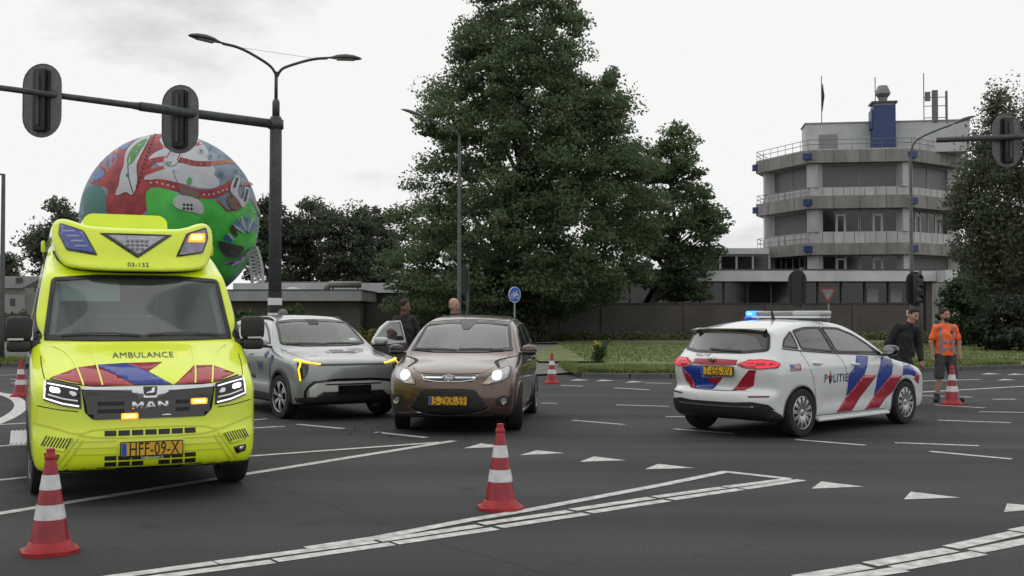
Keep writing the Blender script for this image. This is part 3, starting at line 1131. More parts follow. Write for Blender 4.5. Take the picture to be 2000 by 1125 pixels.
tag(blades('grass', 5000, s_left, .08, .22, GRASS_BLADE, .018), 'strip of green grass between the road and the cycle path', 'grass', kind='stuff')
def s_mid():
    return random.uniform(2.5, 30), random.uniform(36, 62), .11, 1.0
tag(blades('grass', 22000, s_mid, .03, .08, mat('grass_blades_dry', (.10, .155, .038), .85, var=.25, scale=.6, detail=6, col2=(.16, .185, .06)), .03), 'mown lawn grass between the kerb and the footpath', 'grass', kind='stuff')

# ------------------------------------------------------------------ traffic cones
CONE_RED = mat('cone_red', (.30, .008, .018), .38, var=.30, scale=7, coat=.25, detail=9)
CONE_BASE = mat('cone_base_red', (.34, .014, .020), .5, var=.2, scale=12)
CONE_WHITE = mat('cone_white_band', (.60, .61, .61), .35, var=.20, scale=11, detail=10)
def make_cone():
    t = empty('traffic_cone')
    H0, H1 = .075, .705
    def rr(z): return .142 + (.038 - .142) * (z - H0) / (H1 - H0)
    b = MB()
    q = rpoly([(-.20, -.10), (-.10, -.20), (.10, -.20), (.20, -.10), (.20, .10), (.10, .20), (-.10, .20), (-.20, .10)], .02, 3)
    b.prism(q, 0.0, .03)
    b.lathe([(.178, .03), (.172, .045), (.158, .062), (.150, .080), (.141, .09)], 40)
    b.done('base', CONE_BASE, t, auto=35)
    bands = [(.078, .27, 'red', 0), (.27, .385, 'white', .0022), (.385, .50, 'red', 0), (.50, .60, 'white', .0022), (.60, .69, 'red', 0)]
    bands = [(.075, .255, 0, 0), (.255, .365, 1, .0022), (.365, .475, 0, 0), (.475, .585, 1, .0022), (.585, .70, 0, 0)]
    for z0, z1, k, e in bands:
        MB().lathe([(rr(z0) - .004, z0), (rr(z0) + e, z0 + .0005), (rr(z1) + e, z1 - .0005), (rr(z1) - .004, z1)], 40).done('reflective_band' if k else 'cone_body', CONE_WHITE if k else CONE_RED, t, auto=50)
    MB().lathe([(.041, .695), (.044, .702), (.044, .725), (.036, .735), (.031, .745), (.031, .775), (.026, .78), (.001, .78)], 32).done('cone_tip', CONE_BASE, t, auto=40)
    return t
cone0 = make_cone()
spots = [((97, 1083), 30, 'red and white traffic cone nearest the camera, before the ambulance', .91, 2.0),
         ((977, 998), 12, 'red and white traffic cone standing alone on the painted island line', .915, -1.5),
         ((1860, 792), 50, 'red and white traffic cone at the feet of the worker in orange', .94, 1.0),
         ((1078, 751), 5, 'small distant traffic cone beside the rear of the brown car', .94, 0),
         ((40, 776), 20, 'traffic cone half hidden behind the left side of the ambulance', .94, 0)]
for i, ((u, v), rz, lab, sc, tilt) in enumerate(spots):
    o = cone0 if i == 0 else copy_tree(cone0)
    p = G(u, v - 4 if v > 900 else v - 1.5)
    o.location = (p.x, p.y, .001)
    o.rotation_euler = (0, 0, R(rz))
    o.scale = (sc, sc, sc)
    tag(o, lab, 'cone', 'traffic cones')
# ------------------------------------------------------------------ masts, lamps, signs
STEEL = mat('dark_green_steel', (.060, .066, .068), .5, .2, var=.25, scale=6, bump=.04, bscale=60)
STEEL_GREY = mat('galvanised_steel', (.20, .21, .21), .5, .5, var=.2, scale=8)
BOARD = mat('signal_board_grey', (.135, .14, .15), .55, var=.2, scale=8)
SIG_BLACK = mat('signal_black', (.014, .015, .016), .5, var=.2, scale=10)
def signal_back(parent, loc, rz, h=1.48, w=.82, face=False):
    """traffic light seen from behind: rounded board, housing column, brackets"""
    t = empty('signal_head', loc, rz)
    t.parent = parent
    r = w / 2
    pts = []
    for k in range(13): pts.append((r * math.cos(math.pi * k / 12), h / 2 - r + r * math.sin(math.pi * k / 12)))
    for k in range(13): pts.append((-r * math.cos(math.pi * k / 12), -h / 2 + r - r * math.sin(math.pi * k / 12)))
    MB().prism(pts, -.012, .012, 'xz').done('backboard', BOARD, t)
    rim = MB()
    rim.tube([Vector((a, -.012, b)) for a, b in pts + pts[:1]], .014, 6, cap=False)
    rim.done('board_rim', BOARD, t, True)
    MB().box(-.125, .125, -.15, -.0125, -h / 2 + .10, h / 2 - .10, .03, seg=3).done('signal_housing', SIG_BLACK, t, auto=40)
    for x in (-.165, .165):
        MB().box(x - .014, x + .014, -.06, -.0125, -h / 2 + .14, h / 2 - .14, .004).done('board_rib', SIG_BLACK, t)
    MB().box(-.03, .03, -.19, -.15, -h / 2 + .22, h / 2 - .22, .008).done('cable_duct', STEEL, t)
    for z in (-.32, 0, .32):
        lens = MB().lathe([(.001, .02), (.10, .014), (.125, 0), (.125, -.012)], 24, 'y').done('signal_lens', mat('unlit_lens', (.03, .02, .02), .2, coat=.8), t, True)
        lens.location = (0, .025, z)
        vz = MB()
        n = 14
        for k in range(n):
            a0, a1 = math.pi * (k / n), math.pi * ((k + 1) / n)
            vz.face([(.135 * math.cos(a0), .013, .135 * math.sin(a0)), (.135 * math.cos(a1), .013, .135 * math.sin(a1)), (.135 * math.cos(a1), .22, .135 * math.sin(a1)), (.135 * math.cos(a0), .22, .135 * math.sin(a0))])
        vz.done('visor', SIG_BLACK, t).location = (0, 0, z)
    return t
def lamp_head(parent, p, d, L=.78):
    """flat shovel-shaped street lamp head, starting at p towards direction d"""
    t = empty('lamp_head', p)
    t.parent = parent
    t.rotation_euler = Vector(d).to_track_quat('X', 'Z').to_euler()
    V, F = [], []
    st = [(0, .035, .03), (.10, .05, .045), (.22, .115, .085), (.42, .155, .105), (.60, .14, .085), (.72, .09, .05), (.78, .02, .015)]
    n = 16
    for x, w, h in st:
        for k in range(n):
            a = 2 * math.pi * k / n
            z = math.sin(a)
            V.append((x * L / .78, w * math.cos(a), h * z if z > 0 else h * .22 * z))
    for j in range(len(st) - 1):
        for k in range(n):
            F.append([j * n + k, j * n + (k + 1) % n, (j + 1) * n + (k + 1) % n, (j + 1) * n + k])
    F += [list(range(n))[::-1], [(len(st) - 1) * n + k for k in range(n)]]
    mesh('lamp_housing', V, F, STEEL, t, True)
    MB().box(.20, .60, -.10, .10, -.032, -.022, .004).done('lamp_glass', mat('lamp_bowl', (.45, .46, .44), .3), t)
    return t

# tall mast with two lamps and a signal arm
bx, by = -5.40, 25.0
bx = AT(538, 400, by).x
M1 = empty('signal_mast', (bx, by, 0), 0, 'tall dark mast with two street lamps and a signal arm over the ambulance', 'signal mast')
zt = lambda v, y=by: AT(1000, v, y).z
MB().tube([(0, 0, 0), (0, 0, zt(232)), (0, 0, zt(228))], [.155, .135, .115], 20).done('pole', STEEL, M1, True)
MB().tube([(0, 0, zt(231)), (0, 0, zt(200)), (0, 0, zt(194))], [.085, .085, .06], 16).done('pole_collar', STEEL, M1, True)
MB().tube([(0, 0, zt(196)), (0, 0, zt(140))], .040, 12).done('lamp_stem', STEEL, M1, True)
for v0, v1, m in ((640, 611, WHITE_PRINT), (611, 596, SIG_BLACK), (596, 582, WHITE_PRINT), (582, 570, SIG_BLACK)):
    z0, z1 = zt(v0), zt(v1)
    MB().lathe([(.152, z0), (.160, z0 + .003), (.160, z1 - .003), (.152, z1)], 24).done('pole_band', m, M1, auto=40)
def lp(u, v, y): return AT(u, v, y) - Vector((bx, by, 0))
aL = [lp(541, 150, by), lp(532, 132, by - .1), lp(515, 119, by - .3), lp(470, 93, by - .7), lp(435, 85, by - 1.0)]
aR = [lp(541, 150, by), lp(548, 136, by), lp(562, 129, by), lp(610, 115, by + .1), lp(640, 113.5, by + .15)]
for a, nm in ((aL, 0), (aR, 1)):
    q = chaikin([tuple(x) for x in a], 2, False)
    MB().tube([tuple(x) for x in q], .032, 10).done('lamp_arm', STEEL, M1, True)
lamp_head(M1, aL[-1], aL[-1] - aL[-2] + Vector((-.02, 0, .01)), .80)
lamp_head(M1, aR[-1], Vector((1, .05, -.02)), .78)
cw = chaikin([tuple(lp(465, 92, by - .7)), tuple(lp(545, 104, by - .3)), tuple(lp(608, 113, by + .1))], 2, False)
MB().tube([tuple(x) for x in cw], .004, 5).done('span_wire', STEEL, M1)
za = zt(243)
p0 = Vector((0, 0, za))
pe = AT(-40, 172, 21.2); pe = Vector((pe.x - bx, pe.y - by, za + .10))
d1 = (pe - p0)
MB().tube([p0, p0 + d1 * .50], [.105, .098], 14).done('signal_arm', STEEL, M1, True)
MB().tube([p0 + d1 * .50, p0 + d1 * .53, p0 + d1], [.085, .070, .055], 14).done('signal_arm', STEEL, M1, True)
MB().tube([p0 + Vector((0, 0, -.10)), p0 + Vector((0, 0, .10))], .175, 16).done('arm_clamp', STEEL, M1, True)
rzs = R(-8)
for u, v in ((343, 229), (68, 192)):
    # where the arm passes that column
    best = min((abs((1000 + FPX * (bx + d1.x * t) / (by + d1.y * t)) - u), t) for t in np.linspace(0, 1, 400))[1]
    q = p0 + d1 * best
    zc = AT(u, v, by + q.y).z
    sh = signal_back(M1, (q.x, q.y + .24, zc), rzs + math.pi * 0)
# mast at the right, its pole outside the picture
ye = 27.6
e0, e1 = AT(1829, 273.5, ye + .5), AT(2500, 256, ye - .8)
e1.z = e0.z + .12
M2 = empty('signal_mast', (e1.x, e1.y, 0), 0, 'dark horizontal signal arm reaching in from the right edge', 'signal mast')
MB().tube([(0, 0, 0), (0, 0, e1.z + .4)], [.16, .13], 20).done('pole', STEEL, M2, True)
MB().tube([Vector((0, 0, e1.z)), e0 - Vector((e1.x, e1.y, 0))], [.10, .068], 14).done('signal_arm', STEEL, M2, True)
q = AT(1973, 272, ye + .2)
signal_back(M2, (q.x - e1.x, q.y - e1.y + .22, q.z), R(12), 1.36, .80)
# single lamp posts
def lamp_post(u, y, vtop, arm, label, base_h=None, head=None):
    x = AT(u, 500, y).x
    t = empty('street_lamp', (x, y, 0), 0, label, 'street lamp')
    z1 = AT(u, vtop, y).z
    MB().tube([(0, 0, 0), (0, 0, 1.2), (0, 0, 1.25), (0, 0, z1)], [.105, .10, .075, .055], 14).done('pole', STEEL, t, True)
    pts = [AT(a, b, y) - Vector((x, y, 0)) for a, b in arm]
    q = chaikin([(0, 0, z1 - .02)] + [tuple(p) for p in pts], 2, False)
    MB().tube([tuple(p) for p in q], .034, 10).done('lamp_arm', STEEL, t, True)
    lamp_head(t, q[-1], Vector(q[-1]) - Vector(q[-3]), .95)
    return t
lamp_post(897, 42, 275, [(896, 262), (888, 254), (850, 236), (829, 229)], 'slim grey street lamp rising in front of the big leafy tree')
T2 = lamp_post(1780, 40, 305, [(1782, 284), (1792, 271), (1830, 254), (1858, 244)], 'street lamp with curved arm standing before the office tower')
xl = AT(5, 500, 36)
t = empty('street_lamp', (xl.x, 36, 0), 0, 'thin dark lamp pole at the very left edge of the picture', 'street lamp')
MB().tube([(0, 0, 0), (0, 0, 1.1), (0, 0, AT(5, 340, 36).z)], [.10, .085, .06], 12).done('pole', STEEL, t, True)
ztl = AT(5, 341, 36).z
MB().tube([(0, 0, ztl), (-.5, 0, ztl + .05)], .03, 8).done('lamp_arm', STEEL, t, True)
lamp_head(t, (-.5, 0, ztl + .05), Vector((-1, 0, .05)))
# pole-mounted signals (far side of the junction)
def small_signal(u, v0, v1, y, label, front=False, rz=0.0, wd=.30):
    x = AT(u, v0, y).x
    t = empty('traffic_signal', (x, y, 0), rz, label, 'traffic signal')
    za_, zb_ = AT(u, v1, y).z, AT(u, v0, y).z
    MB().tube([(.16, 0, 0), (.16, 0, zb_ + .1)], .055, 12).done('post', STEEL, t, True)
    h = zb_ - za_
    q = []
    r = wd
    for k in range(9): q.append((r * math.cos(math.pi * k / 8), zb_ - r + r * math.sin(math.pi * k / 8)))
    for k in range(9): q.append((-r * math.cos(math.pi * k / 8), za_ + r - r * math.sin(math.pi * k / 8)))
    sg = -1 if front else 1
    MB().prism(q, -.012 - .08 * sg, .012 - .08 * sg, 'xz').done('backboard', SIG_BLACK, t)
    MB().box(-.14, .14, -.30 if front else -.06, -.10 if front else .14, za_ + .1, zb_ - .1, .03).done('signal_housing', SIG_BLACK, t, auto=40)
    if front:
        for k in range(3):
            zc = za_ + h * (.22 + .28 * k)
            MB().lathe([(.001, -.03), (.09, -.02), (.10, 0)], 18, 'y', (0, -.31, zc)).done('signal_lens', mat('grey_lens', (.12, .12, .13), .2, coat=.8), t, True)
            vz = MB()
            for j in range(10):
                a0, a1 = math.pi * j / 10, math.pi * (j + 1) / 10
                vz.face([(.11 * math.cos(a0), -.30, zc + .11 * math.sin(a0)), (.11 * math.cos(a1), -.30, zc + .11 * math.sin(a1)), (.11 * math.cos(a1), -.46, zc + .11 * math.sin(a1)), (.11 * math.cos(a0), -.46, zc + .11 * math.sin(a0))])
            vz.done('visor', SIG_BLACK, t)
    else:
        for x_ in (-wd * .66, wd * .66):
            MB().box(x_ - .012, x_ + .012, -.14, -.10, za_ + .15, zb_ - .15).done('board_rib', SIG_BLACK, t)
    return t
small_signal(1556, 528, 600, 36, 'dark traffic signal seen from behind above the police car roof')
small_signal(1788, 530, 598, 38, 'dark traffic signal with hooded lenses below the curved street lamp', True)
small_signal(906, 520, 575, 46, 'dark traffic signal half lost before the big leafy tree', wd=.20)
# white reflector box low on the right lamp post
MB().box(-.10, .10, -.12, -.085, AT(0, 617, 40).z, AT(0, 606, 40).z).done('post_plate', WHITE_PRINT, T2).location = (-.12, 0, 0)

# round blue cycle sign
ys = 34.0
c_ = AT(1005, 575.5, ys)
S = empty('cycle_sign', (c_.x, ys, 0), 0, 'round blue bicycle sign on a thin grey post', 'road sign')
MB().tube([(0, .03, 0), (0, .03, c_.z + .1)], .024, 10).done('post', STEEL_GREY, S, True)
P = empty('sign_face', (0, 0, c_.z), R(42)); P.parent = S
def disc(r, y0, y1, name, m):
    return MB().lathe([(r, y0), (r, y1)], 40, 'y').done(name, m, P, auto=40)
disc(.245, -.012, .004, 'white_rim', WHITE_PRINT)
disc(.228, -.015, -.0125, 'blue_field', mat('sign_blue', (.015, .09, .45), .35, var=.05))
b = MB()
for cx in (-.10, .10):
    n = 22
    b.tube([(cx + .068 * math.cos(2 * math.pi * k / n), -.020, -.05 + .068 * math.sin(2 * math.pi * k / n)) for k in range(n + 1)], .008, 6, False)
for a, c2 in (((-.10, -.05), (-.035, .055)), ((-.035, .055), (.065, .055)), ((.065, .055), (0, -.05)), ((0, -.05), (-.10, -.05)), ((0, -.05), (-.045, .08)), ((.10, -.05), (.055, .10)), ((.055, .10), (.09, .115)), ((-.07, .085), (-.02, .085))):
    b.tube([(a[0], -.020, a[1]), (c2[0], -.020, c2[1])], .008, 6)
b.done('bicycle_symbol', WHITE_PRINT, P)
# give-way sign seen from the front, far side
yg = 52.0
c_ = AT(1617, 574, yg)
S2 = empty('give_way_sign', (c_.x, yg, 0), R(8), 'red bordered give way triangle on a pale post before the office', 'road sign')
MB().tube([(.05, .05, 0), (.05, .05, c_.z + .2)], .04, 10).done('post', STEEL_GREY, S2, True)
def tri(w, h, y0, y1, dz, name, m):
    MB().prism(rpoly([(-w / 2, dz + h * .38), (w / 2, dz + h * .38), (0, dz - h * .62)], .04), y0, y1, 'xz').done(name, m, S2).location = (0, 0, c_.z)
tri(.92, .84, -.012, .004, 0, 'red_border', mat('sign_red', (.20, .03, .035), .45, var=.2))
tri(.62, .54, -.017, -.0125, .0, 'white_field', mat('sign_white', (.20, .21, .21), .4, var=.2))
# ------------------------------------------------------------------ buildings
CONC_DARK = mat('stained_concrete', (.235, .23, .218), .85, var=.26, scale=1.6, detail=9, bump=.1, bscale=20, stretch=(1, 1, .22))
CONC_PALE = mat('pale_panel', (.46, .465, .46), .75, var=.16, scale=1.8, detail=9, stretch=(1, 1, .2))
WHITE_FASCIA = mat('white_fascia', (.58, .59, .59), .6, var=.12, scale=.8, detail=8)
WIN_DARK = mat('far_window_glass', (.012, .014, .016), .08, var=.4, scale=.5, spec=.6)
WIN_BLIND = mat('window_blinds', (.105, .108, .11), .35, var=.16, scale=2.0, stretch=(1, 1, 14))
FRAME_W = mat('pale_window_frame', (.42, .43, .43), .5, var=.06)
BLUE_METAL = mat('blue_cladding', (.020, .048, .15), .45, var=.12, scale=2)
RAIL = mat('railing_grey', (.16, .165, .17), .5, .3)
def brick_material(name, c1, c2, mortar):
    m = bpy.data.materials.new(name)
    m.use_nodes = True
    nt = m.node_tree
    b = nt.nodes['Principled BSDF']
    tc = nt.nodes.new('ShaderNodeTexCoord')
    mp = nt.nodes.new('ShaderNodeMapping')
    mp.inputs['Rotation'].default_value = (R(90), 0, 0)
    br = nt.nodes.new('ShaderNodeTexBrick')
    br.inputs['Scale'].default_value = 1.0
    br.inputs['Brick Width'].default_value = .22
    br.inputs['Row Height'].default_value = .065
    br.inputs['Mortar Size'].default_value = .008
    br.inputs['Color1'].default_value = (*c1, 1)
    br.inputs['Color2'].default_value = (*c2, 1)
    br.inputs['Mortar'].default_value = (*mortar, 1)
    n = nt.nodes.new('ShaderNodeTexNoise'); n.inputs['Scale'].default_value = .6; n.inputs['Detail'].default_value = 8
    r = nt.nodes.new('ShaderNodeValToRGB')
    r.color_ramp.elements[0].color = (.55, .55, .55, 1); r.color_ramp.elements[1].color = (1.3, 1.3, 1.3, 1)
    mx = nt.nodes.new('ShaderNodeMix'); mx.data_type = 'RGBA'; mx.blend_type = 'MULTIPLY'; mx.inputs['Factor'].default_value = 1
    L = nt.links
    L.new(tc.outputs['Object'], mp.inputs['Vector']); L.new(mp.outputs[0], br.inputs['Vector'])
    L.new(tc.outputs['Object'], n.inputs['Vector']); L.new(n.outputs['Fac'], r.inputs['Fac'])
    L.new(br.outputs['Color'], mx.inputs['A']); L.new(r.outputs[0], mx.inputs['B'])
    L.new(mx.outputs['Result'], b.inputs['Base Color'])
    b.inputs['Roughness'].default_value = .9
    return m
BRICK = brick_material('brown_brick', (.108, .094, .089), (.088, .077, .074), (.11, .105, .10))

# --- six-sided office tower
YT = 80.0
B_ = AT(1783, 400, YT); A_ = AT(1578, 400, YT + 1.05)
B2, A2 = Vector((B_.x, B_.y)), Vector((A_.x, A_.y))
side = (A2 - B2).length
dirs = ((6.6, 112), (7.4, 64), (9.0, 0), (7.0, -52))       # the other sides, seen from above
verts8 = [B2, A2]
for ln, an in dirs[:2]:
    verts8.append(verts8[-1] + Vector((math.cos(R(an)), math.sin(R(an)))) * ln)
verts8.append(B2 + Vector((4.6, 12.6)))
verts8.append(B2 + Vector((5.9, 4.4)))
NS = 6
cen = sum(verts8, Vector((0, 0))) / NS
TW = empty('office_tower', (cen.x, cen.y, 0), 0, 'concrete many-sided office tower with balcony bands and a blue chimney', 'building')
Roct = (verts8[0] - cen).length
def octo(off): return [tuple((v - cen) * ((Roct + off) / Roct)) for v in verts8]
def zv(v, y=YT + .5): return AT(1000, v, y).z
def slab(name, off, z0, z1, m, holes=None):
    return MB().prism(octo(off)[::-1], z0, z1).done(name, m, TW)
slab('core', -1.25, 0, zv(300), CONC_DARK)
for v0, v1 in ((316, 291.5), (406, 381), (497, 474)):
    slab('floor_band', 0, zv(v0), zv(v1), CONC_DARK)
for v0, v1 in ((380.5, 364), (473.5, 452)):
    slab('parapet', -.55, zv(v0), zv(v1), CONC_PALE)
slab('roof_edge', -.10, zv(291.2), zv(289), CONC_PALE)
def face_pt(i, t, off, z):
    o = octo(off)
    a, b = Vector(o[i]), Vector(o[(i + 1) % NS])
    p = a.lerp(b, t)
    return Vector((p.x, p.y, z))
def face_panel(name, i, t0, t1, z0, z1, off, th, m, parent):
    """a thin upright panel lying on face i of the tower between fractions t0..t1"""
    o = octo(off)
    a, b = Vector(o[i]), Vector(o[(i + 1) % NS])
    d = (b - a)
    n = Vector((d.y, -d.x)).normalized()
    if n.dot(a) < 0: n = -n
    p, q = a + d * t0, a + d * t1
    V = []
    for s_ in (0, th):
        for pt, z in ((p, z0), (q, z0), (q, z1), (p, z1)):
            V.append((pt.x + n.x * s_, pt.y + n.y * s_, z))
    F = [[0, 1, 2, 3][::-1], [4, 5, 6, 7], [0, 1, 5, 4], [1, 2, 6, 5], [2, 3, 7, 6], [3, 0, 4, 7]]
    return mesh(name, V, F, m, parent)
def win_unit(i, t0, t1, z0, z1, m, off=-1.1, fr=.006):
    w = face_panel('window', i, t0, t1, z0, z1, off, .03, m, TW)
    for a, b, c, d in ((t0, t0 + fr, z0, z1), (t1 - fr, t1, z0, z1), (t0, t1, z0, z0 + .05), (t0, t1, z1 - .05, z1)):
        face_panel('frame', i, a, b, c, d, off + .035, .04, FRAME_W, w)
    return w
levels = [(364, 316), (452, 406), (527, 497)]
for li, (v0, v1) in enumerate(levels):
    z0, z1 = zv(v0) + .02, zv(v1) - .02
    for i in range(NS):                                  # columns at the corners
        o = octo(-.95)
        p = o[i]
        MB().box(-.42, .42, -.42, .42, z0, z1, 0, Matrix.Rotation(math.atan2(p[1], p[0]), 3, 'Z'), (p[0], p[1], 0)).done('column', CONC_PALE, TW)
    for i in (0, 1, 5):                                  # main face, left face, right face
        if li == 0:
            for t0, t1 in ((.075, .495), (.505, .925)):
                win_unit(i, t0, t1, z0, z1, WIN_BLIND, fr=.004)
        elif (li == 1 and i != 1) or (li == 2 and i != 5):
            for t0, t1, small in ((.075, .235, 0), (.24, .345, 1), (.35, .495, 0), (.505, .655, 0), (.66, .765, 1), (.77, .925, 0)):
                if li == 2 and i == 1:
                    win_unit(i, t0, t1, z0, z1, WIN_DARK)
                    continue
                w = win_unit(i, t0, t1, z0, z1, WIN_DARK)
                if small:
                    zc = z0 + (z1 - z0) * .76
                    face_panel('frame', i, t0, t1, zc - .07, zc + .07, -1.06, .04, FRAME_W, w)
                    for a, b in ((t0 + .006, t0 + .018), (t1 - .018, t1 - .006)):
                        face_panel('frame', i, a, b, z0, zc, -1.06, .04, FRAME_W, w)
        else:
            win_unit(i, .075, .925, z0, z1, mat('closed_blind_panel', (.12, .122, .12), .5, var=.12, scale=2, stretch=(1, 1, 12)), fr=.003)
# joints between the parapet panels and the band elements
for v0, v1, off, n in ((380.5, 364, -.55, 9), (473.5, 452, -.55, 9), (316, 291.5, 0, 4), (406, 381, 0, 4), (497, 474, 0, 4)):
    for i in (0, 1, 5):
        for k in range(1, n):
            face_panel('panel_joint', i, k / n - .0025, k / n + .0025, zv(v0) + .02, zv(v1) - .02, off, .012, mat('joint_dark', (.10, .098, .092), .9), TW)
# railings of the bands and the roof
for v0, v1 in ((291, 271), (381, 364), (474, 455)):
    z0, z1 = zv(v0), zv(v1)
    o = [Vector((*p, 0)) for p in octo(-.08)]
    r_ = empty('railing', (0, 0, 0)); r_.parent = TW
    for i in ((5, 0, 1, 2) if v0 == 291 else (1, 2)):
        a, b = o[i], o[(i + 1) % NS]
        for z in ((z1, z0 + (z1 - z0) * .55) if v0 == 291 else (z1, z0 + (z1 - z0) * .5)):
            MB().tube([(a.x, a.y, z), (b.x, b.y, z)], .024, 6).done('rail', RAIL, r_)
        for k in range(7):
            p = a.lerp(b, k / 7)
            MB().tube([(p.x, p.y, z0), (p.x, p.y, z1)], .020, 5).done('post', RAIL, r_)
# blue blocks at the slab corners
for v in (304, 394, 486):
    for i in (0, 1, 2, 5):
        p = octo(.0)[i]
        z = zv(v)
        MB().box(-.26, .26, -.26, .26, z - .24, z + .24, .02, Matrix.Rotation(math.atan2(p[1], p[0]), 3, 'Z'), (p[0], p[1], 0)).done('blue_block', BLUE_METAL, TW)
# penthouse with door and chimney, antennas
du = (A2 - B2).normalized()
ph_rot = math.atan2(-du.y, -du.x)
PH = empty('penthouse', (0, 0, zv(291)), ph_rot); PH.parent = TW
ztop = AT(1000, 240, cen.y - 4).z - zv(291)
def tx(u, y): return (AT(u + 20, 300, y).x - cen.x)
MB().box(tx(1572, cen.y - 4), tx(1880, cen.y - 4), -4.0, -1.5, 0, ztop).done('wall', mat('penthouse_white', (.46, .475, .475), .7, var=.1, scale=1), PH)
MB().box(tx(1571, cen.y - 4) - .05, tx(1881, cen.y - 4), -4.06, -1.44, ztop, ztop + .10).done('roof_trim', CONC_DARK, PH)
MB().box(tx(1597, cen.y - 4), tx(1632, cen.y - 4), -4.06, -4.003, 0.1, 1.45).done('louvre_door', mat('louvre_grey', (.22, .22, .21), .6, stretch=(1, 1, 20), var=.2), PH)
cx_ = tx(1724, cen.y - 5)
zc_ = lambda v: AT(1000, v, cen.y - 5).z - zv(291)
MB().box(cx_ - .80, cx_ + .80, -5.4, -4.1, 0.0, zc_(207), .03).done('chimney', BLUE_METAL, PH)
MB().box(cx_ - .92, cx_ - .40, -5.3, -4.1, zc_(252), zc_(216)).done('chimney_box', BLUE_METAL, PH)
MB().box(cx_ - .72, cx_ + .72, -5.3, -4.15, zc_(207), zc_(204)).done('chimney_ring', WHITE_FASCIA, PH)
MB().box(cx_ - .92, cx_ + .92, -5.5, -4.0, zc_(204), zc_(200)).done('chimney_cap', STEEL, PH)
zz_ = zc_(200)
MB().lathe([(.30, zz_), (.34, zz_ + .35), (.55, zz_ + .62), (.55, zz_ + .75), (.36, zz_ + 1.22), (.34, zz_ + 1.25), (.001, zz_ + 1.25)], 20, 'z', (cx_, -4.75, 0)).done('chimney_cowl', STEEL_GREY, PH, auto=30)
for u, v0, v1, r_ in ((1603, 240, 140, .035), (1705, 206, 145, .035), (1796, 240, 140, .035), (1816, 240, 236, .05)):
    MB().tube([(tx(u, cen.y - 4), -3.9, zc_(v0)), (tx(u, cen.y - 4), -3.9, zc_(v1))], r_, 6).done('antenna_mast', STEEL, PH)
for u0, u1, v0, v1 in ((1798, 1808, 195, 177), (1811, 1822, 240, 174), (1836, 1840, 242, 176)):
    MB().box(tx(u0, cen.y - 4), tx(u1, cen.y - 4), -4.0, -3.8, zc_(v0), zc_(v1), .03).done('antenna_panel', mat('antenna_grey', (.13, .125, .15), .5), PH)
for v in (188, 205, 228):
    MB().tube([(tx(1796, cen.y - 4), -3.9, zc_(v)), (tx(1840, cen.y - 4), -3.9, zc_(v))], .03, 5).done('antenna_bracket', STEEL, PH)
MB().tube([(tx(1605, cen.y - 4), -3.9, zc_(155)), (tx(1606, cen.y - 4), -3.9, zc_(180)), (tx(1604, cen.y - 4), -3.9, zc_(210))], [.03, .12, .03], 6).done('furled_flag', SIG_BLACK, PH)

# --- long low office wing with white fascia and dark window band
yw = 77.0
def X(u, y=yw): return AT(u, 550, y).x
def Z(v, y=yw): return AT(1000, v, y).z
LW = empty('office_wing', (X(1290), yw, 0), 0, 'long low brick office wing with white roof fascia and dark windows', 'building')
ox = X(1290)
xr = X(1806) - ox
xl_ = X(765) - ox
MB().box(xl_, xr, .35, 14, 0, Z(592)).done('brick_base', BRICK, LW)
MB().box(xl_, xr, .9, 14, Z(592), Z(550)).done('window_wall', mat('dark_recess', (.02, .02, .02), .5), LW)
MB().box(xl_, xr + .6, -.6, 14, Z(550), Z(529), .02).done('fascia', WHITE_FASCIA, LW)
MB().box(xl_ - .02, xr + .62, -.62, 14, Z(529) + .001, Z(526), .01).done('roof_edge', STEEL, LW)
MB().box(xr + .62, X(1846) - ox, -2.2, 12, Z(552), Z(530)).done('fascia', WHITE_FASCIA, LW)
MB().box(xr + .003, X(1818) - ox, -.2, 12, 0, Z(551)).done('brick_pier', BRICK, LW)
k = 0
x = xl_ + .2
while x < xr - 1.2:
    w = MB().box(x, x + 1.55, .84, .88, Z(592) + .02, Z(551), 0).done('window', WIN_DARK, LW)
    MB().box(x + 1.55, x + 1.66, .70, .898, Z(592) + .01, Z(551)).done('mullion', mat('dark_mullion', (.06, .06, .06), .6), LW)
    if k in (20, 21): MB().box(x + .1, x + .9, .78, .82, Z(590), Z(562)).done('poster', mat('pale_poster', (.3, .31, .31), .6), LW)
    x += 1.66
    k += 1
# upper storey at the left of the tower
yu = 84.0
UW = empty('upper_wing', (X(1440, yu), yu, 0), 0, 'pale upper storey with a white roof band left of the tower', 'building')
oxu = X(1440, yu)
MB().box(X(1330, yu) - oxu, X(1500, yu) - oxu, 0, 9, Z(528, yu) - 2, Z(497, yu)).done('wall', CONC_PALE, UW)
MB().box(X(1325, yu) - oxu, X(1500, yu) - oxu, -.4, 9, Z(497, yu) + .002, Z(485, yu), .02).done('roof_band', WHITE_FASCIA, UW)
for u in range(1345, 1480, 32):
    w = MB().box(X(u, yu) - oxu, X(u + 27, yu) - oxu, -.05, -.004, Z(527, yu), Z(501, yu)).done('window', WIN_DARK, UW)
    MB().box(X(u + 27, yu) - oxu + .01, X(u + 31, yu) - oxu, -.12, -.003, Z(528, yu), Z(498, yu)).done('frame', FRAME_W, w)

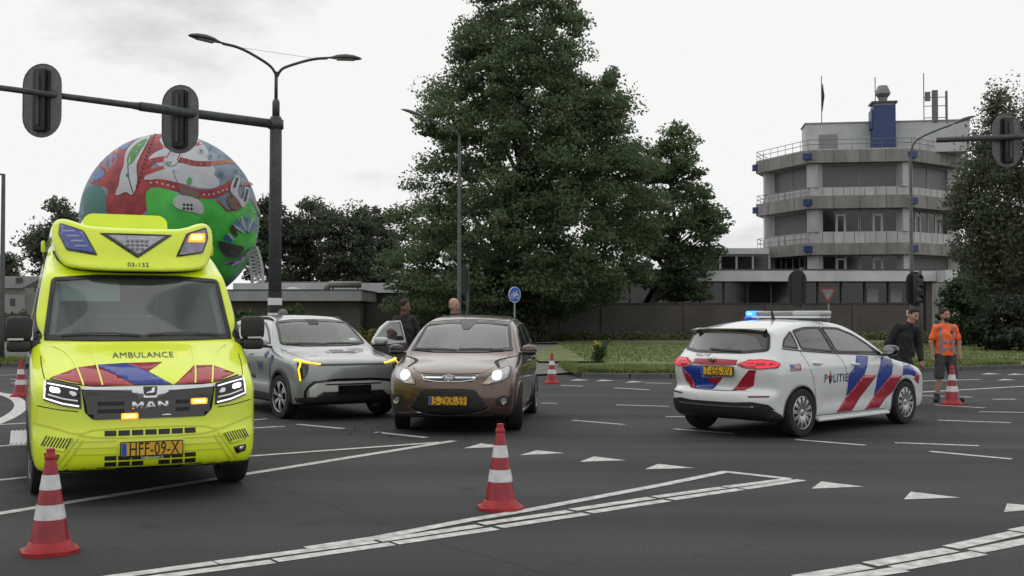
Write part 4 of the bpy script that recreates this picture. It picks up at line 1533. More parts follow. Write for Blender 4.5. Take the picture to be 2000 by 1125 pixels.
# --- garden wall of dark brick in front, with piers
yb = 72.0
GW = empty('garden_wall', (0, yb, 0), 0, 'long dark brown brick wall behind the hedge and lawn', 'wall')
MB().box(AT(690, 600, yb).x, AT(1800, 600, yb).x, -.12, .12, 0, AT(0, 594, yb).z).done('brickwork', BRICK, GW)
MB().box(AT(690, 600, yb).x, AT(1800, 600, yb).x, -.17, .17, AT(0, 594, yb).z + .001, AT(0, 592.5, yb).z + .02, .01).done('coping', mat('dark_coping', (.05, .045, .042), .8), GW)
for u in (700, 780, 870, 960, 1050, 1180, 1340, 1500, 1670, 1795):
    x = AT(u, 600, yb).x
    MB().box(x - .2, x + .2, -.2, -.121, 0, AT(0, 594.5, yb).z).done('pier', BRICK, GW)
# umbrella-like shelter on a post before the wall
xs_ = AT(1075, 600, 70).x
SH = empty('shelter', (xs_, 70, 0), 0, 'small pale roofed shelter on thin posts before the brick wall', 'shelter')
for dx in (-.45, .62):
    MB().tube([(dx, 0, 0), (dx, 0, Z(567, 70))], .06, 8).done('post', STEEL, SH)
MB().prism([(-.65, Z(568.5, 70)), (.75, Z(568.5, 70)), (.45, Z(565.5, 70)), (-.05, Z(564.3, 70)), (-.45, Z(566, 70))], -.8, .8, 'xz').done('roof', WHITE_FASCIA, SH)

# --- left low building with two fascias, roof pipe and skylights
yl = 69.0
LB = empty('low_building', (X(580, yl), yl, 0), 0, 'low flat building with two grey white fascia bands left of the big tree', 'building')
ol = X(580, yl)
MB().box(X(330, yl) - ol, X(708, yl) - ol, -.3, 10, Z(588, yl), Z(568, yl), .02).done('fascia', mat('grey_fascia', (.27, .285, .29), .6, var=.12, scale=1), LB)
MB().box(X(330, yl) - ol, X(710, yl) - ol, -.32, 10, Z(568, yl) + .002, Z(566, yl) + .02).done('roof_edge', STEEL, LB)
MB().box(X(330, yl) - ol, X(700, yl) - ol, .6, 10, 0, Z(588, yl) - .002).done('brick_wall', BRICK, LB)
MB().box(X(455, 76) - ol, X(800, 76) - ol, 7, 16, Z(572, 76), Z(553, 76), .02).done('rear_fascia', WHITE_FASCIA, LB)
MB().box(X(456, 76) - ol, X(800, 76) - ol, 7.4, 15, 0, Z(572, 76) - .003).done('rear_wall', BRICK, LB)
MB().box(X(490, 76) - ol, X(655, 76) - ol, 10.5, 16, Z(556, 76), Z(547, 76), .02).done('roof_unit', mat('roof_unit_grey', (.17, .17, .165), .6, stretch=(3, 1, 1)), LB)
MB().tube([(X(628, yl) - ol, 2, Z(566, yl)), (X(629, yl) - ol, 2, Z(558, yl)), (X(634, yl) - ol, 2, Z(554, yl)), (X(697, yl) - ol, 2, Z(554, yl))], .21, 12).done('roof_pipe', mat('pipe_grey', (.2, .19, .18), .5), LB, True)
for u in (640, 690):
    MB().tube([(X(u, yl) - ol, 2, Z(567, yl)), (X(u, yl) - ol, 2, Z(556, yl))], .06, 6).done('pipe_stand', STEEL_GREY, LB)
rounded('skylight', X(563, yl) - ol, 1.5, Z(566.5, yl), .5, .5, .22, mat('skylight_white', (.4, .42, .43), .3), LB, 2.2)
# far left house
yh = 92.0
HB = empty('far_house', (X(30, yh), yh, 0), 0, 'grey house with pale wall far left behind the ambulance', 'house')
oh = X(30, yh)
MB().box(X(-60, yh) - oh, X(75, yh) - oh, 0, 8, 0, Z(562, yh)).done('wall', mat('pale_render', (.24, .24, .225), .8, var=.15), HB)
MB().prism([(-.5, Z(563, yh)), (8.5, Z(563, yh)), (4, Z(536, yh))], X(-64, yh) - oh, X(48, yh) - oh, 'yz').done('roof', mat('grey_tiles', (.085, .085, .085), .8, var=.3, scale=3), HB)
MB().box(X(18, yh) - oh, X(26, yh) - oh, 1.2, 1.8, Z(560, yh), Z(541, yh)).done('chimney', BRICK, HB)
MB().box(X(-40, yh) - oh, X(80, yh) - oh, -3, -.05, 0, Z(577, yh)).done('annex', mat('pale_annex', (.33, .33, .31), .8, var=.1), HB)
for u in (5, 30, 52):
    w = MB().box(X(u, yh) - oh, X(u + 9, yh) - oh, -.1 - 2.95, -3.003, Z(598, yh), Z(584, yh)).done('window', WIN_DARK, HB)

# ------------------------------------------------------------------ painted art globe
ysph = 78.0
cs = AT(334, 430, ysph)
RS = 168 * ysph / FPX
GLB = empty('art_globe', (cs.x, cs.y, cs.z), math.atan2(-cs.x, cs.y) * -1 if False else math.atan2(cs.x, cs.y) * -1, 'giant globe painted with red, green and white figures behind the ambulance', 'globe')
base_m = mat('globe_ground_paint', (.10, .16, .27), .55, var=.35, scale=.55, detail=6, col2=(.20, .24, .30))
gb = MB()
bmesh.ops.create_icosphere(gb.bm, subdivisions=6, radius=RS)
gb.done('globe_skin', base_m, GLB, True)
C = lambda n, c: mat('globe_' + n, c, .55, var=.10, scale=1.5)
GREENP = mat('globe_green', (.045, .40, .045), .5, var=.15, scale=.8, col2=(.06, .48, .06))
REDP = mat('globe_red', (.21, .018, .024), .55, var=.25, scale=1.2, col2=(.30, .03, .03))
WHITEP = mat('globe_white', (.42, .43, .46), .55, var=.12, scale=1.0)
def nn(u, v): return ((150 + u / 3.75 - 334) / 172, (430 - 250 - v / 3.75) / 172)
_gl = [0]
def paint(pts, m, smooth=2, holes=None, px=True):
    """a painted shape on the globe: outline seen from the street, laid on the skin"""
    P = [nn(*p) for p in pts] if px else pts
    if smooth: P = [tuple(q) for q in chaikin(P, smooth)]
    # keep the outline on the visible cap
    P = [(a, b) if math.hypot(a, b) < .985 else (a / math.hypot(a, b) * .985, b / math.hypot(a, b) * .985) for a, b in P]
    _gl[0] += 1
    off = .008 + .0015 * _gl[0]
    tr = tessellate_polygon([[Vector((a, b, 0)) for a, b in P]])
    bm = bmesh.new()
    vs_ = [bm.verts.new((a, b, 0)) for a, b in P]
    for t in tr:
        try: bm.faces.new([vs_[i] for i in t])
        except ValueError: pass
    lo = [min(p[i] for p in P) for i in (0, 1)]; hi = [max(p[i] for p in P) for i in (0, 1)]
    for a in (0, 1):
        n = int((hi[a] - lo[a]) / .07)
        no = Vector((1, 0, 0)) if a == 0 else Vector((0, 1, 0))
        for i in range(1, n + 1):
            bmesh.ops.bisect_plane(bm, geom=list(bm.verts) + list(bm.edges) + list(bm.faces), dist=1e-6, plane_co=no * (lo[a] + (hi[a] - lo[a]) * i / (n + 1)), plane_no=no)
    for v in bm.verts:
        a, b = v.co.x, v.co.y
        d = Vector((a, -math.sqrt(max(0.0, 1 - a * a - b * b)), b)).normalized()
        v.co = d * (RS + off)
    bmesh.ops.recalc_face_normals(bm, faces=bm.faces)
    me = bpy.data.meshes.new('painted_shape')
    bm.to_mesh(me); bm.free()
    return link('painted_shape', me, m, GLB, True)
def paint_line(pts, w, m):
    P = chaikin([nn(*p) for p in pts], 2, False)
    return paint(stroke(P, w / 3.75 / 172), m, 0, px=False)
def paint_dot(u, v, r, m, r2=None):
    a, b = nn(u, v)
    k = 1 / 3.75 / 172
    return paint([(a + r * k * math.cos(2 * math.pi * i / 12), b + (r2 or r) * k * math.sin(2 * math.pi * i / 12)) for i in range(12)], m, 0, px=False)
SKY_B = C('light_blue', (.07, .20, .42)); TEAL = C('teal', (.05, .16, .15)); DARKP = C('dark', (.03, .025, .03)); ORANGE = C('orange', (.33, .12, .05)); PURP = C('lilac', (.22, .20, .30)); BROWNP = C('brown', (.14, .09, .07)); BLUEP = C('blue', (.02, .07, .30))
paint([(380, 80), (500, 50), (620, 40), (620, 130), (580, 250), (540, 420), (545, 720), (255, 720), (255, 560), (280, 500), (180, 470), (110, 430), (150, 340), (200, 250), (270, 160)], REDP)
paint_dot(255, 275, 66, SKY_B, 72); paint_dot(178, 382, 62, SKY_B, 42); paint_dot(362, 150, 36, SKY_B, 46); paint_dot(440, 100, 30, SKY_B, 26)
paint([(60, 560), (110, 470), (200, 470), (260, 540), (255, 720), (60, 720)], TEAL)
paint_line([(200, 310), (240, 320), (265, 380)], 16, ORANGE)
paint([(590, 110), (700, 70), (880, 85), (925, 160), (950, 210), (930, 260), (1000, 340), (975, 385), (1025, 420), (1010, 480), (900, 500), (720, 455), (540, 445), (495, 445), (560, 370), (630, 345), (520, 300), (580, 230), (650, 200)], WHITEP)
paint_line([(540, 215), (620, 178), (740, 178), (830, 160), (900, 125)], 34, REDP)
paint_line([(500, 340), (600, 288), (740, 285), (850, 315), (960, 300)], 44, REDP)
paint_line([(940, 305), (1020, 280), (1080, 258), (1140, 250)], 32, ORANGE)
paint_line([(520, 400), (580, 375), (640, 350)], 26, REDP)
paint([(515, 530), (560, 498), (640, 505), (720, 540), (860, 570), (1000, 570), (1060, 640), (1110, 640), (1180, 600), (1240, 530), (1310, 600), (1345, 680), (1345, 760), (1310, 860), (1260, 960), (1180, 1060), (1090, 1140), (900, 1180), (700, 1190), (560, 1180), (540, 720)], GREENP)
paint_line([(470, 560), (520, 490), (600, 465), (720, 490), (850, 535), (960, 535), (1060, 485), (1110, 430)], 62, REDP)
for u, v in ((555, 468), (595, 465), (632, 474), (668, 484), (703, 494), (910, 538), (945, 536), (978, 528), (1010, 512), (1040, 497), (1068, 485)): paint_dot(u, v, 7, WHITEP)
for u, v in ((780, 292), (815, 300), (850, 308), (890, 306), (930, 300)): paint_dot(u, v, 5, ORANGE)
paint_line([(1000, 575), (1040, 610), (1075, 645), (1110, 630)], 14, REDP)
paint([(560, 55), (500, 220), (465, 310), (455, 350), (470, 470), (440, 560), (415, 550), (390, 530), (335, 560), (318, 545), (345, 480), (350, 400), (375, 330), (375, 220), (455, 110)], WHITEP)
paint([(545, 95), (480, 230), (430, 330), (395, 340), (388, 270), (440, 160)], C('leaf_green', (.06, .20, .06)))
paint_line([(400, 330), (405, 420), (420, 480), (440, 545)], 7, DARKP); paint([(380, 400), (420, 400), (400, 440)], TEAL)
for i in range(14): paint_dot(575 - i * 8.5, 65 + i * 33, 8, DARKP)
paint([(635, 300), (680, 215), (700, 215), (685, 270), (715, 272), (740, 225), (760, 235), (735, 310), (700, 345), (650, 335)], WHITEP)
paint_line([(690, 215), (655, 285)], 8, REDP); paint_line([(750, 235), (728, 300)], 8, REDP); paint([(640, 310), (705, 310), (670, 350)], C('sage', (.16, .25, .18)))
paint_line([(700, 375), (905, 410), (875, 550), (745, 515), (700, 375)], 4, TEAL)
paint([(810, 410), (832, 440), (820, 470), (808, 478), (788, 455)], C('leaf_green2', (.05, .30, .08)))
paint([(740, 480), (880, 520), (872, 570), (800, 560), (745, 535)], BROWNP)
paint([(720, 540), (900, 580), (912, 685), (840, 672), (690, 640)], WHITEP)
for i in range(3):
    for j in range(2): paint_dot(775 + i * 24, 620 + j * 26, 10, DARKP)
paint([(1080, 490), (1130, 362), (1158, 368), (1168, 410), (1138, 490), (1160, 545), (1188, 540), (1198, 450), (1225, 438), (1242, 480), (1200, 605), (1168, 600), (1110, 520)], WHITEP)
paint_line([(1145, 385), (1118, 470)], 20, DARKP); paint_line([(1220, 460), (1195, 560)], 20, DARKP)
paint([(1065, 540), (1105, 505), (1175, 590), (1165, 630), (1110, 632), (1080, 600)], BROWNP); paint_dot(1100, 535, 10, DARKP); paint_dot(1150, 590, 10, REDP)
for k in range(9):
    a = R(35 + k * 15)
    paint_line([(1210 + 20 * math.cos(a), 790 - 20 * math.sin(a)), (1210 + 115 * math.cos(a), 790 - 125 * math.sin(a))], 18, (PURP, SKY_B, WHITEP)[k % 3])
paint([(1085, 760), (1112, 722), (1152, 812), (1128, 822)], DARKP); paint([(1035, 845), (1058, 800), (1110, 852), (1085, 872)], BLUEP); paint([(1080, 790), (1125, 840), (1110, 850), (1066, 800)], WHITEP)
paint([(1000, 850), (1080, 872), (1205, 880), (1185, 920), (1120, 972), (1055, 955), (1015, 900)], DARKP)
for k in range(6): paint([(1010 + k * 24, 852 + k * 4), (1030 + k * 24, 856 + k * 4), (1020 + k * 24, 838 + k * 5)], GREENP, 0)
for k in range(4): paint_line([(1050 + k * 30, 1000 + k * 10), (1150 + k * 22, 985 - k * 10), (1240 + k * 10, 900 - k * 5)], 16, (PURP, DARKP, WHITEP, PURP)[k])
paint_line([(1250, 520), (1300, 580), (1330, 650)], 14, ORANGE); paint_line([(1170, 440), (1230, 410), (1270, 405)], 22, ORANGE)
for u, v, r in ((960, 170, 12), (1020, 235, 10), (1140, 330, 12), (1195, 350, 9), (1030, 375, 14), (1245, 575, 7), (1232, 608, 7), (1252, 615, 7), (890, 212, 12), (955, 245, 10)): paint_dot(u, v, r, TEAL)
# white lattice legs carrying the globe
TRUSS = mat('white_truss', (.45, .46, .46), .5, var=.1)
def truss_leg(az):
    lt = empty('lattice_leg', (0, 0, 0), az); lt.parent = GLB
    b_ = MB()
    path = []
    for k in range(8):
        a = R(-8 - k * 6.5)
        path.append((RS * 1.02 * math.cos(a) + k * .02, RS * 1.02 * math.sin(a)))
    path = [(RS * .98, -.30 * RS), (RS * 1.02, -.42 * RS), (RS * 1.045, -.54 * RS), (RS * 1.055, -.66 * RS), (RS * 1.06, -.80 * RS), (RS * 1.06, -cs.z / 1.0 + 0.0)]
    for off, y in ((0, -.35), (0, .35), (-.75, -.35), (-.75, .35)):
        b_.tube([(r + off * (1 if k > 0 else .9), y, z) for k, (r, z) in enumerate(path)], .075, 6)
    for k in range(len(path) - 1):
        n = 3 if k < 4 else 6
        for j in range(n):
            t0, t1 = j / n, (j + 1) / n
            p = (path[k][0] + (path[k + 1][0] - path[k][0]) * t0, path[k][1] + (path[k + 1][1] - path[k][1]) * t0)
            q = (path[k][0] + (path[k + 1][0] - path[k][0]) * t1, path[k][1] + (path[k + 1][1] - path[k][1]) * t1)
            for y in (-.35, .35):
                b_.tube([(p[0], y, p[1]), (q[0] - .75, y, q[1])], .04, 5)
            b_.tube([(p[0], -.35, p[1]), (q[0], .35, q[1])], .04, 5)
            b_.tube([(p[0] - .75, -.35, p[1]), (p[0], -.35, p[1])], .04, 5)
    b_.done('lattice', TRUSS, lt)
for a in (-12, 78, 168, 258):
    truss_leg(R(a))
MB().lathe([(RS * .985, -.12 * RS - .1), (RS * 1.012, -.12 * RS - .1), (RS * 1.012, -.12 * RS + .02), (RS * .985, -.12 * RS + .02)], 8, 'z', closed=True).done('collar_hidden', TRUSS, GLB) if False else None
# ------------------------------------------------------------------ trees and hedges
def leaf_material(name, dark, light, trans=.25):
    m = bpy.data.materials.new(name)
    m.use_nodes = True
    nt = m.node_tree
    b = nt.nodes['Principled BSDF']
    g = nt.nodes.new('ShaderNodeNewGeometry')
    r = nt.nodes.new('ShaderNodeValToRGB')
    r.color_ramp.elements[0].color = (*dark, 1)
    r.color_ramp.elements[1].color = (*light, 1)
    tc = nt.nodes.new('ShaderNodeTexCoord')
    n = nt.nodes.new('ShaderNodeTexNoise'); n.inputs['Scale'].default_value = .45; n.inputs['Detail'].default_value = 3
    a = nt.nodes.new('ShaderNodeMath'); a.operation = 'MULTIPLY_ADD'; a.inputs[1].default_value = .45
    mr = nt.nodes.new('ShaderNodeMapRange'); mr.inputs['From Min'].default_value = .3; mr.inputs['From Max'].default_value = .7; mr.inputs['To Max'].default_value = .55
    L = nt.links
    L.new(tc.outputs['Object'], n.inputs['Vector']); L.new(n.outputs['Fac'], mr.inputs['Value'])
    L.new(g.outputs['Random Per Island'], a.inputs[0]); L.new(mr.outputs[0], a.inputs[2]); L.new(a.outputs[0], r.inputs['Fac'])
    L.new(r.outputs[0], b.inputs['Base Color'])
    b.inputs['Roughness'].default_value = .6
    b.inputs['Specular IOR Level'].default_value = .3
    t = nt.nodes.new('ShaderNodeBsdfTranslucent')
    L.new(r.outputs[0], t.inputs['Color'])
    mx = nt.nodes.new('ShaderNodeMixShader'); mx.inputs[0].default_value = trans
    L.new(b.outputs[0], mx.inputs[1]); L.new(t.outputs[0], mx.inputs[2])
    L.new(mx.outputs[0], nt.nodes['Material Output'].inputs['Surface'])
    return m
BARK = mat('bark', (.045, .038, .030), .95, var=.35, scale=6, bump=.5, bscale=18, stretch=(1, 1, .25))
LEAF_LIME = leaf_material('lime_leaves', (.072, .108, .056), (.168, .238, .116), .48)
LEAF_OAK = leaf_material('oak_leaves', (.050, .068, .038), (.130, .160, .080), .4)
LEAF_FAR = leaf_material('far_leaves', (.052, .068, .046), (.130, .155, .095), .4)
LEAF_BIRCH = leaf_material('birch_leaves', (.075, .092, .060), (.150, .175, .105), .45)
LEAF_BUSH = leaf_material('bush_leaves', (.034, .058, .024), (.085, .145, .055))
LEAF_DARK = leaf_material('yew_leaves', (.022, .030, .020), (.052, .066, .040))
LEAF_HEDGE = leaf_material('hedge_leaves', (.050, .058, .028), (.19, .195, .085))
LEAF_YELLOW = leaf_material('yellow_leaves', (.06, .06, .012), (.20, .18, .04))

def leaves(name, C, Nn, size, m, parent, jitter=.9, aspect=.62):
    """one folded leaf face at every point C with rough direction Nn"""
    n = len(C)
    d = Nn + rng.normal(0, jitter, (n, 3))
    d /= np.linalg.norm(d, axis=1, keepdims=True) + 1e-9
    a = np.cross(d, rng.normal(0, 1, (n, 3)))
    a /= np.linalg.norm(a, axis=1, keepdims=True) + 1e-9
    b = np.cross(d, a)
    L = (size * rng.uniform(.65, 1.35, n))[:, None]
    W = L * aspect * .5
    V = np.empty((n, 4, 3))
    V[:, 0] = C - a * L * .5
    V[:, 1] = C + b * W - d * L * .12
    V[:, 2] = C + a * L * .5
    V[:, 3] = C - b * W - d * L * .12
    return mesh(name, V.reshape(-1, 3), np.arange(4 * n).reshape(-1, 4), m, parent)

def tree(name, label, u, y, rows, nclump, per, size, m, trunk=.35, bark=None, group=None, cat='tree', clump=(.9, 1.7), base_u=None, gap=.0, depth=.85, limbs=26, fork=None, seed=1, flat=.75):
    """rows: photo outline of the crown as (row, left, right); built as a volume round its own trunk"""
    global rng
    rng = np.random.default_rng(seed)
    bu = base_u or u
    x0 = AT(bu, 600, y).x
    t = empty(name, (x0, y, 0), 0, label, cat, group)
    zs = np.array([AT(1000, v, y).z for v, _, _ in rows]); xl = np.array([AT(l, 500, y).x - x0 for _, l, _ in rows]); xr_ = np.array([AT(r, 500, y).x - x0 for _, _, r in rows])
    o = np.argsort(zs); zs, xl, xr_ = zs[o], xl[o], xr_[o]
    rad = (xr_ - xl) / 2
    zz = np.linspace(zs[0], zs[-1], 200)
    pr = np.interp(zz, zs, rad) ** 1.3 + .02
    cdf = np.cumsum(pr); cdf /= cdf[-1]
    z = np.interp(rng.random(nclump), cdf, zz)
    rr = rng.random(nclump) ** .42
    th = rng.random(nclump) * 2 * np.pi
    ra, mid = np.interp(z, zs, rad), (np.interp(z, zs, xl) + np.interp(z, zs, xr_)) / 2
    crad = rng.uniform(*clump, nclump)
    crad = np.minimum(crad, ra * .8 + .25)
    eff = np.maximum(ra - crad * .75, .05)
    cx = mid + np.cos(th) * rr * eff
    cy = np.sin(th) * rr * np.maximum(np.interp(z, zs, rad).mean() * .35, eff * depth)
    CC = np.stack([cx, cy, z], 1)
    # leaves: shell of each clump, flattened, denser on top
    k = np.repeat(np.arange(nclump), per)
    q = rng.normal(0, 1, (len(k), 3))
    q /= np.linalg.norm(q, axis=1, keepdims=True)
    sh = rng.random(len(k)) ** .5
    q[:, 2] = np.where(q[:, 2] < -.3, q[:, 2] * .5, q[:, 2])
    # irregular: each clump is squashed in its own direction
    sx = rng.uniform(.7, 1.35, nclump)[k]; sy = rng.uniform(.7, 1.3, nclump)[k]
    off = q * (sh * crad[k])[:, None] * np.stack([sx, sy, np.full(len(k), flat)], 1)
    P = CC[k] + off
    leaves('crown', P, q * .6 + np.array([0, 0, .5]), size, m, t, .8)
    # trunk and limbs
    b = MB()
    zt_ = zs[-1] * .9
    top = Vector((mid[np.argmax(z)] * .5, 0, zt_))
    mm = lambda zc: np.interp(zc, zs, (xl + xr_) / 2)
    pts, rads = [], []
    for i in range(8):
        f_ = i / 7
        zc = zt_ * f_
        px = mm(zc) * min(1, f_ * 1.6) if zc > zs[0] else 0 + mm(zs[0]) * .3 * f_
        pts.append((px + rng.normal(0, .08) * (i > 0), rng.normal(0, .12) * (i > 0), zc)); rads.append(trunk * (1 - .88 * f_) * (1.25 if i == 0 else 1))
    b.tube(pts, rads, 9)
    idx = rng.choice(nclump, min(limbs, nclump), replace=False)
    for i in idx:
        c = Vector(CC[i])
        f_ = np.clip((c.z - ra[i] * .55) / zt_, .12, .93) * 7
        j = int(min(f_, 6.99))
        s_ = Vector(pts[j]).lerp(Vector(pts[min(j + 1, 7)]), f_ - j)
        r0 = trunk * (1 - .88 * f_ / 7) * .5
        m1 = s_.lerp(c, .5) + Vector((rng.normal(0, .15), rng.normal(0, .15), rng.uniform(-.1, .35)))
        b.tube([s_, m1, c], [r0, r0 * .6, r0 * .2], 6)
    b.done('trunk', bark or BARK, t, True)
    return t

tree('lime_tree', 'huge dark green broadleaf tree filling the middle of the background', 985, 66,
     [(-85, 1000, 1045), (-40, 915, 1110), (0, 892, 1142), (60, 876, 1172), (110, 862, 1205), (150, 790, 1222), (230, 795, 1258), (300, 790, 1275), (345, 788, 1300), (400, 752, 1318), (450, 738, 1320), (520, 735, 1305), (590, 738, 1230), (632, 750, 1085)],
     660, 300, .21, LEAF_LIME, .55, base_u=950, clump=(.6, 1.6), limbs=70, seed=3, flat=.8)
tree('oak_tree', 'smaller leafy tree with see-through crown right of the huge one', 1325, 76,
     [(246, 1295, 1350), (280, 1265, 1378), (330, 1225, 1385), (375, 1210, 1400), (415, 1205, 1440), (455, 1205, 1440), (500, 1235, 1418), (545, 1255, 1408), (580, 1285, 1398)],
     230, 120, .26, LEAF_LIME, .30, base_u=1262, clump=(.45, 1.0), limbs=50, seed=5)
BIRCHBARK = mat('birch_bark', (.33, .33, .31), .8, var=.5, scale=5, stretch=(1, 1, 3), col2=(.42, .42, .40))
tb = tree('birch_tree', 'drooping birch with a white trunk at the right edge', 1965, 52,
     [(180, 1940, 1975), (215, 1915, 2010), (255, 1900, 2040), (310, 1862, 2080), (400, 1838, 2100), (480, 1845, 2110), (540, 1862, 2090), (585, 1885, 2070)],
     230, 190, .16, LEAF_BIRCH, .22, BIRCHBARK, base_u=1947, clump=(.5, 1.1), limbs=24, seed=8, flat=1.6)
# dense bush and dark evergreen below it
tree('green_bush', 'round mid green bush behind the worker in orange', 1872, 56, [(548, 1855, 1905), (575, 1832, 1925), (610, 1825, 1940), (650, 1828, 1945), (668, 1835, 1940)], 60, 130, .20, LEAF_BUSH, .10, cat='bush', clump=(.35, .7), limbs=10, seed=9)
tree('dark_evergreen', 'dark evergreen shrub mass below the birch at the right edge', 1965, 48, [(588, 1920, 2060), (610, 1900, 2090), (645, 1885, 2100), (688, 1890, 2100)], 70, 130, .20, LEAF_DARK, .10, cat='bush', clump=(.35, .8), limbs=8, seed=10)
# trees behind the roofs
far = [(88, 88, [(398, 95, 130), (415, 70, 175), (440, 45, 190), (470, 32, 195), (500, 45, 195), (535, 60, 195), (575, 75, 200)], 'loose leafy tree left behind the ambulance', 60, .42),
       (28, 105, [(502, 5, 35), (525, -20, 52), (560, -30, 60), (590, -30, 60)], 'small dark tree at the left edge above the house', 30, .4),
       (520, 112, [(390, 500, 540), (405, 470, 580), (450, 455, 600), (500, 455, 605), (560, 460, 600)], 'dark tree behind the mast and the globe', 60, .46),
       (598, 116, [(396, 580, 630), (410, 548, 665), (460, 535, 680), (510, 535, 678), (560, 540, 670)], 'dark tree above the low flat building', 60, .46),
       (668, 112, [(398, 640, 705), (415, 612, 732), (470, 600, 745), (520, 600, 745), (560, 608, 740)], 'dark tree between the low building and the huge tree', 60, .46),
       (735, 118, [(408, 715, 765), (425, 690, 790), (470, 680, 800), (520, 680, 800), (570, 690, 800)], 'dark tree beside the left flank of the huge tree', 60, .46),
       (1905, 125, [(470, 1880, 1930), (500, 1850, 1960), (550, 1840, 1975), (612, 1845, 1970)], 'dark tree behind the birch and the tower foot', 60, .5),
       (2010, 118, [(440, 1985, 2040), (490, 1950, 2080), (560, 1945, 2080), (612, 1950, 2080)], 'dark tree behind the right picture edge', 60, .5),
       (250, 120, [(480, 220, 280), (520, 190, 310), (570, 190, 310)], 'dark tree hidden behind the globe', 24, .5)]
for i, (u, y, rows, lab, nc, sz) in enumerate(far):
    tree('broadleaf_tree', lab, u, y, rows, int(nc * 1.5), 130, sz * .72, LEAF_FAR, .3, clump=(.8, 1.7), limbs=24, seed=20 + i, group='trees behind the roofs')

def hedge(name, label, u0, u1, v0, v1, y, m, n, size, dep=.7, cat='hedge', z0=.1):
    global rng
    rng = np.random.default_rng(int(u0) + n)
    a, b = AT(u0, v1, y), AT(u1, v1, y)
    h = AT(u0, v0, y).z - z0
    t = empty(name, ((a.x + b.x) / 2, y, z0), 0, label, cat)
    W = (b.x - a.x) / 2
    x = rng.uniform(-W, W, n)
    bump = .82 + .12 * np.sin(x * 1.7) + .08 * np.sin(x * 4.3 + 1) + .06 * np.sin(x * 9.1)
    th = rng.uniform(0, np.pi, n)
    r = rng.random(n) ** .3
    P = np.stack([x, -np.cos(th) * dep * r, np.abs(np.sin(th)) * h * bump * r], 1)
    q = np.stack([np.zeros(n), -np.cos(th), np.sin(th)], 1)
    leaves('foliage', P, q, size, m, t, .8)
    bb = MB()
    for k in range(int(W * 2 / .8)):
        xx = -W + .4 + k * .8
        bb.tube([(xx, 0, -.05), (xx + rng.normal(0, .1), 0, h * .6)], [.03, .01], 5)
    bb.done('stems', BARK, t)
    return t
hedge('low_hedge', 'long low green hedge along the footpath before the brick wall', 1062, 1850, 646, 666, 69, LEAF_HEDGE, 16000, .16)
hedge('low_hedge', 'low light green hedge behind the worker in orange', 1800, 1995, 648, 668, 60, LEAF_HEDGE, 5000, .15)
hedge('wall_hedge', 'green hedge against the low building behind the grey car', 440, 622, 592, 650, 64, LEAF_BUSH, 9000, .2, .8)
hedge('yellow_shrubs', 'yellowish shrubs seen between the grey and brown cars', 700, 790, 630, 668, 60, LEAF_YELLOW, 3500, .14, .6, 'bush')
hedge('left_hedge', 'dark hedge at the far left behind the ambulance mirror', -80, 70, 603, 640, 66, LEAF_OAK, 6000, .18, .8)
hedge('far_hedge', 'tall dark hedge far behind the worker in orange', 1770, 2250, 588, 650, 98, LEAF_OAK, 9000, .3, 1.2)
hedge('dark_shrubs', 'dark shrubs at the foot of the huge tree', 940, 1075, 612, 668, 64, LEAF_DARK, 5000, .2, .8, 'bush')
# ragwort plant on the verge
c_ = G(1163, 708, .11)
RW = empty('weed_plant', (c_.x, c_.y, .11), 0, 'yellow flowering weed with leafy stems on the verge', 'plant')
rng = np.random.default_rng(77)
b = MB()
tips = []
for i in range(9):
    a = rng.uniform(0, 6.28); l = rng.uniform(.35, .95) * (1.0 if i > 1 else 1.15)
    e = Vector((math.cos(a) * .28 * l + (0 if i < 2 else .25), math.sin(a) * .2, l * .8))
    b.tube([(0.05 * i - .15, 0, 0), e * .55 + Vector((0, 0, .05)), e], [.012, .009, .005], 5)
    tips.append(e)
b.done('stems', mat('weed_stem', (.06, .08, .03), .8), RW)
P = np.vstack([np.array(e) * rng.uniform(.15, 1, (70, 1)) + rng.normal(0, .05, (70, 3)) for e in tips])
leaves('leaves', P, np.tile([0, 0, 1.0], (len(P), 1)), .11, LEAF_BUSH, RW, .9, .4)
P = np.vstack([np.array(tips[0]) + rng.normal(0, .05, (40, 3)), np.array(tips[1]) + rng.normal(0, .05, (30, 3))])
leaves('flowers', P, np.tile([0, 0, 1.0], (len(P), 1)), .06, mat('yellow_flower', (.55, .45, .02), .7), RW, .6, .9)['kind'] = 'stuff'
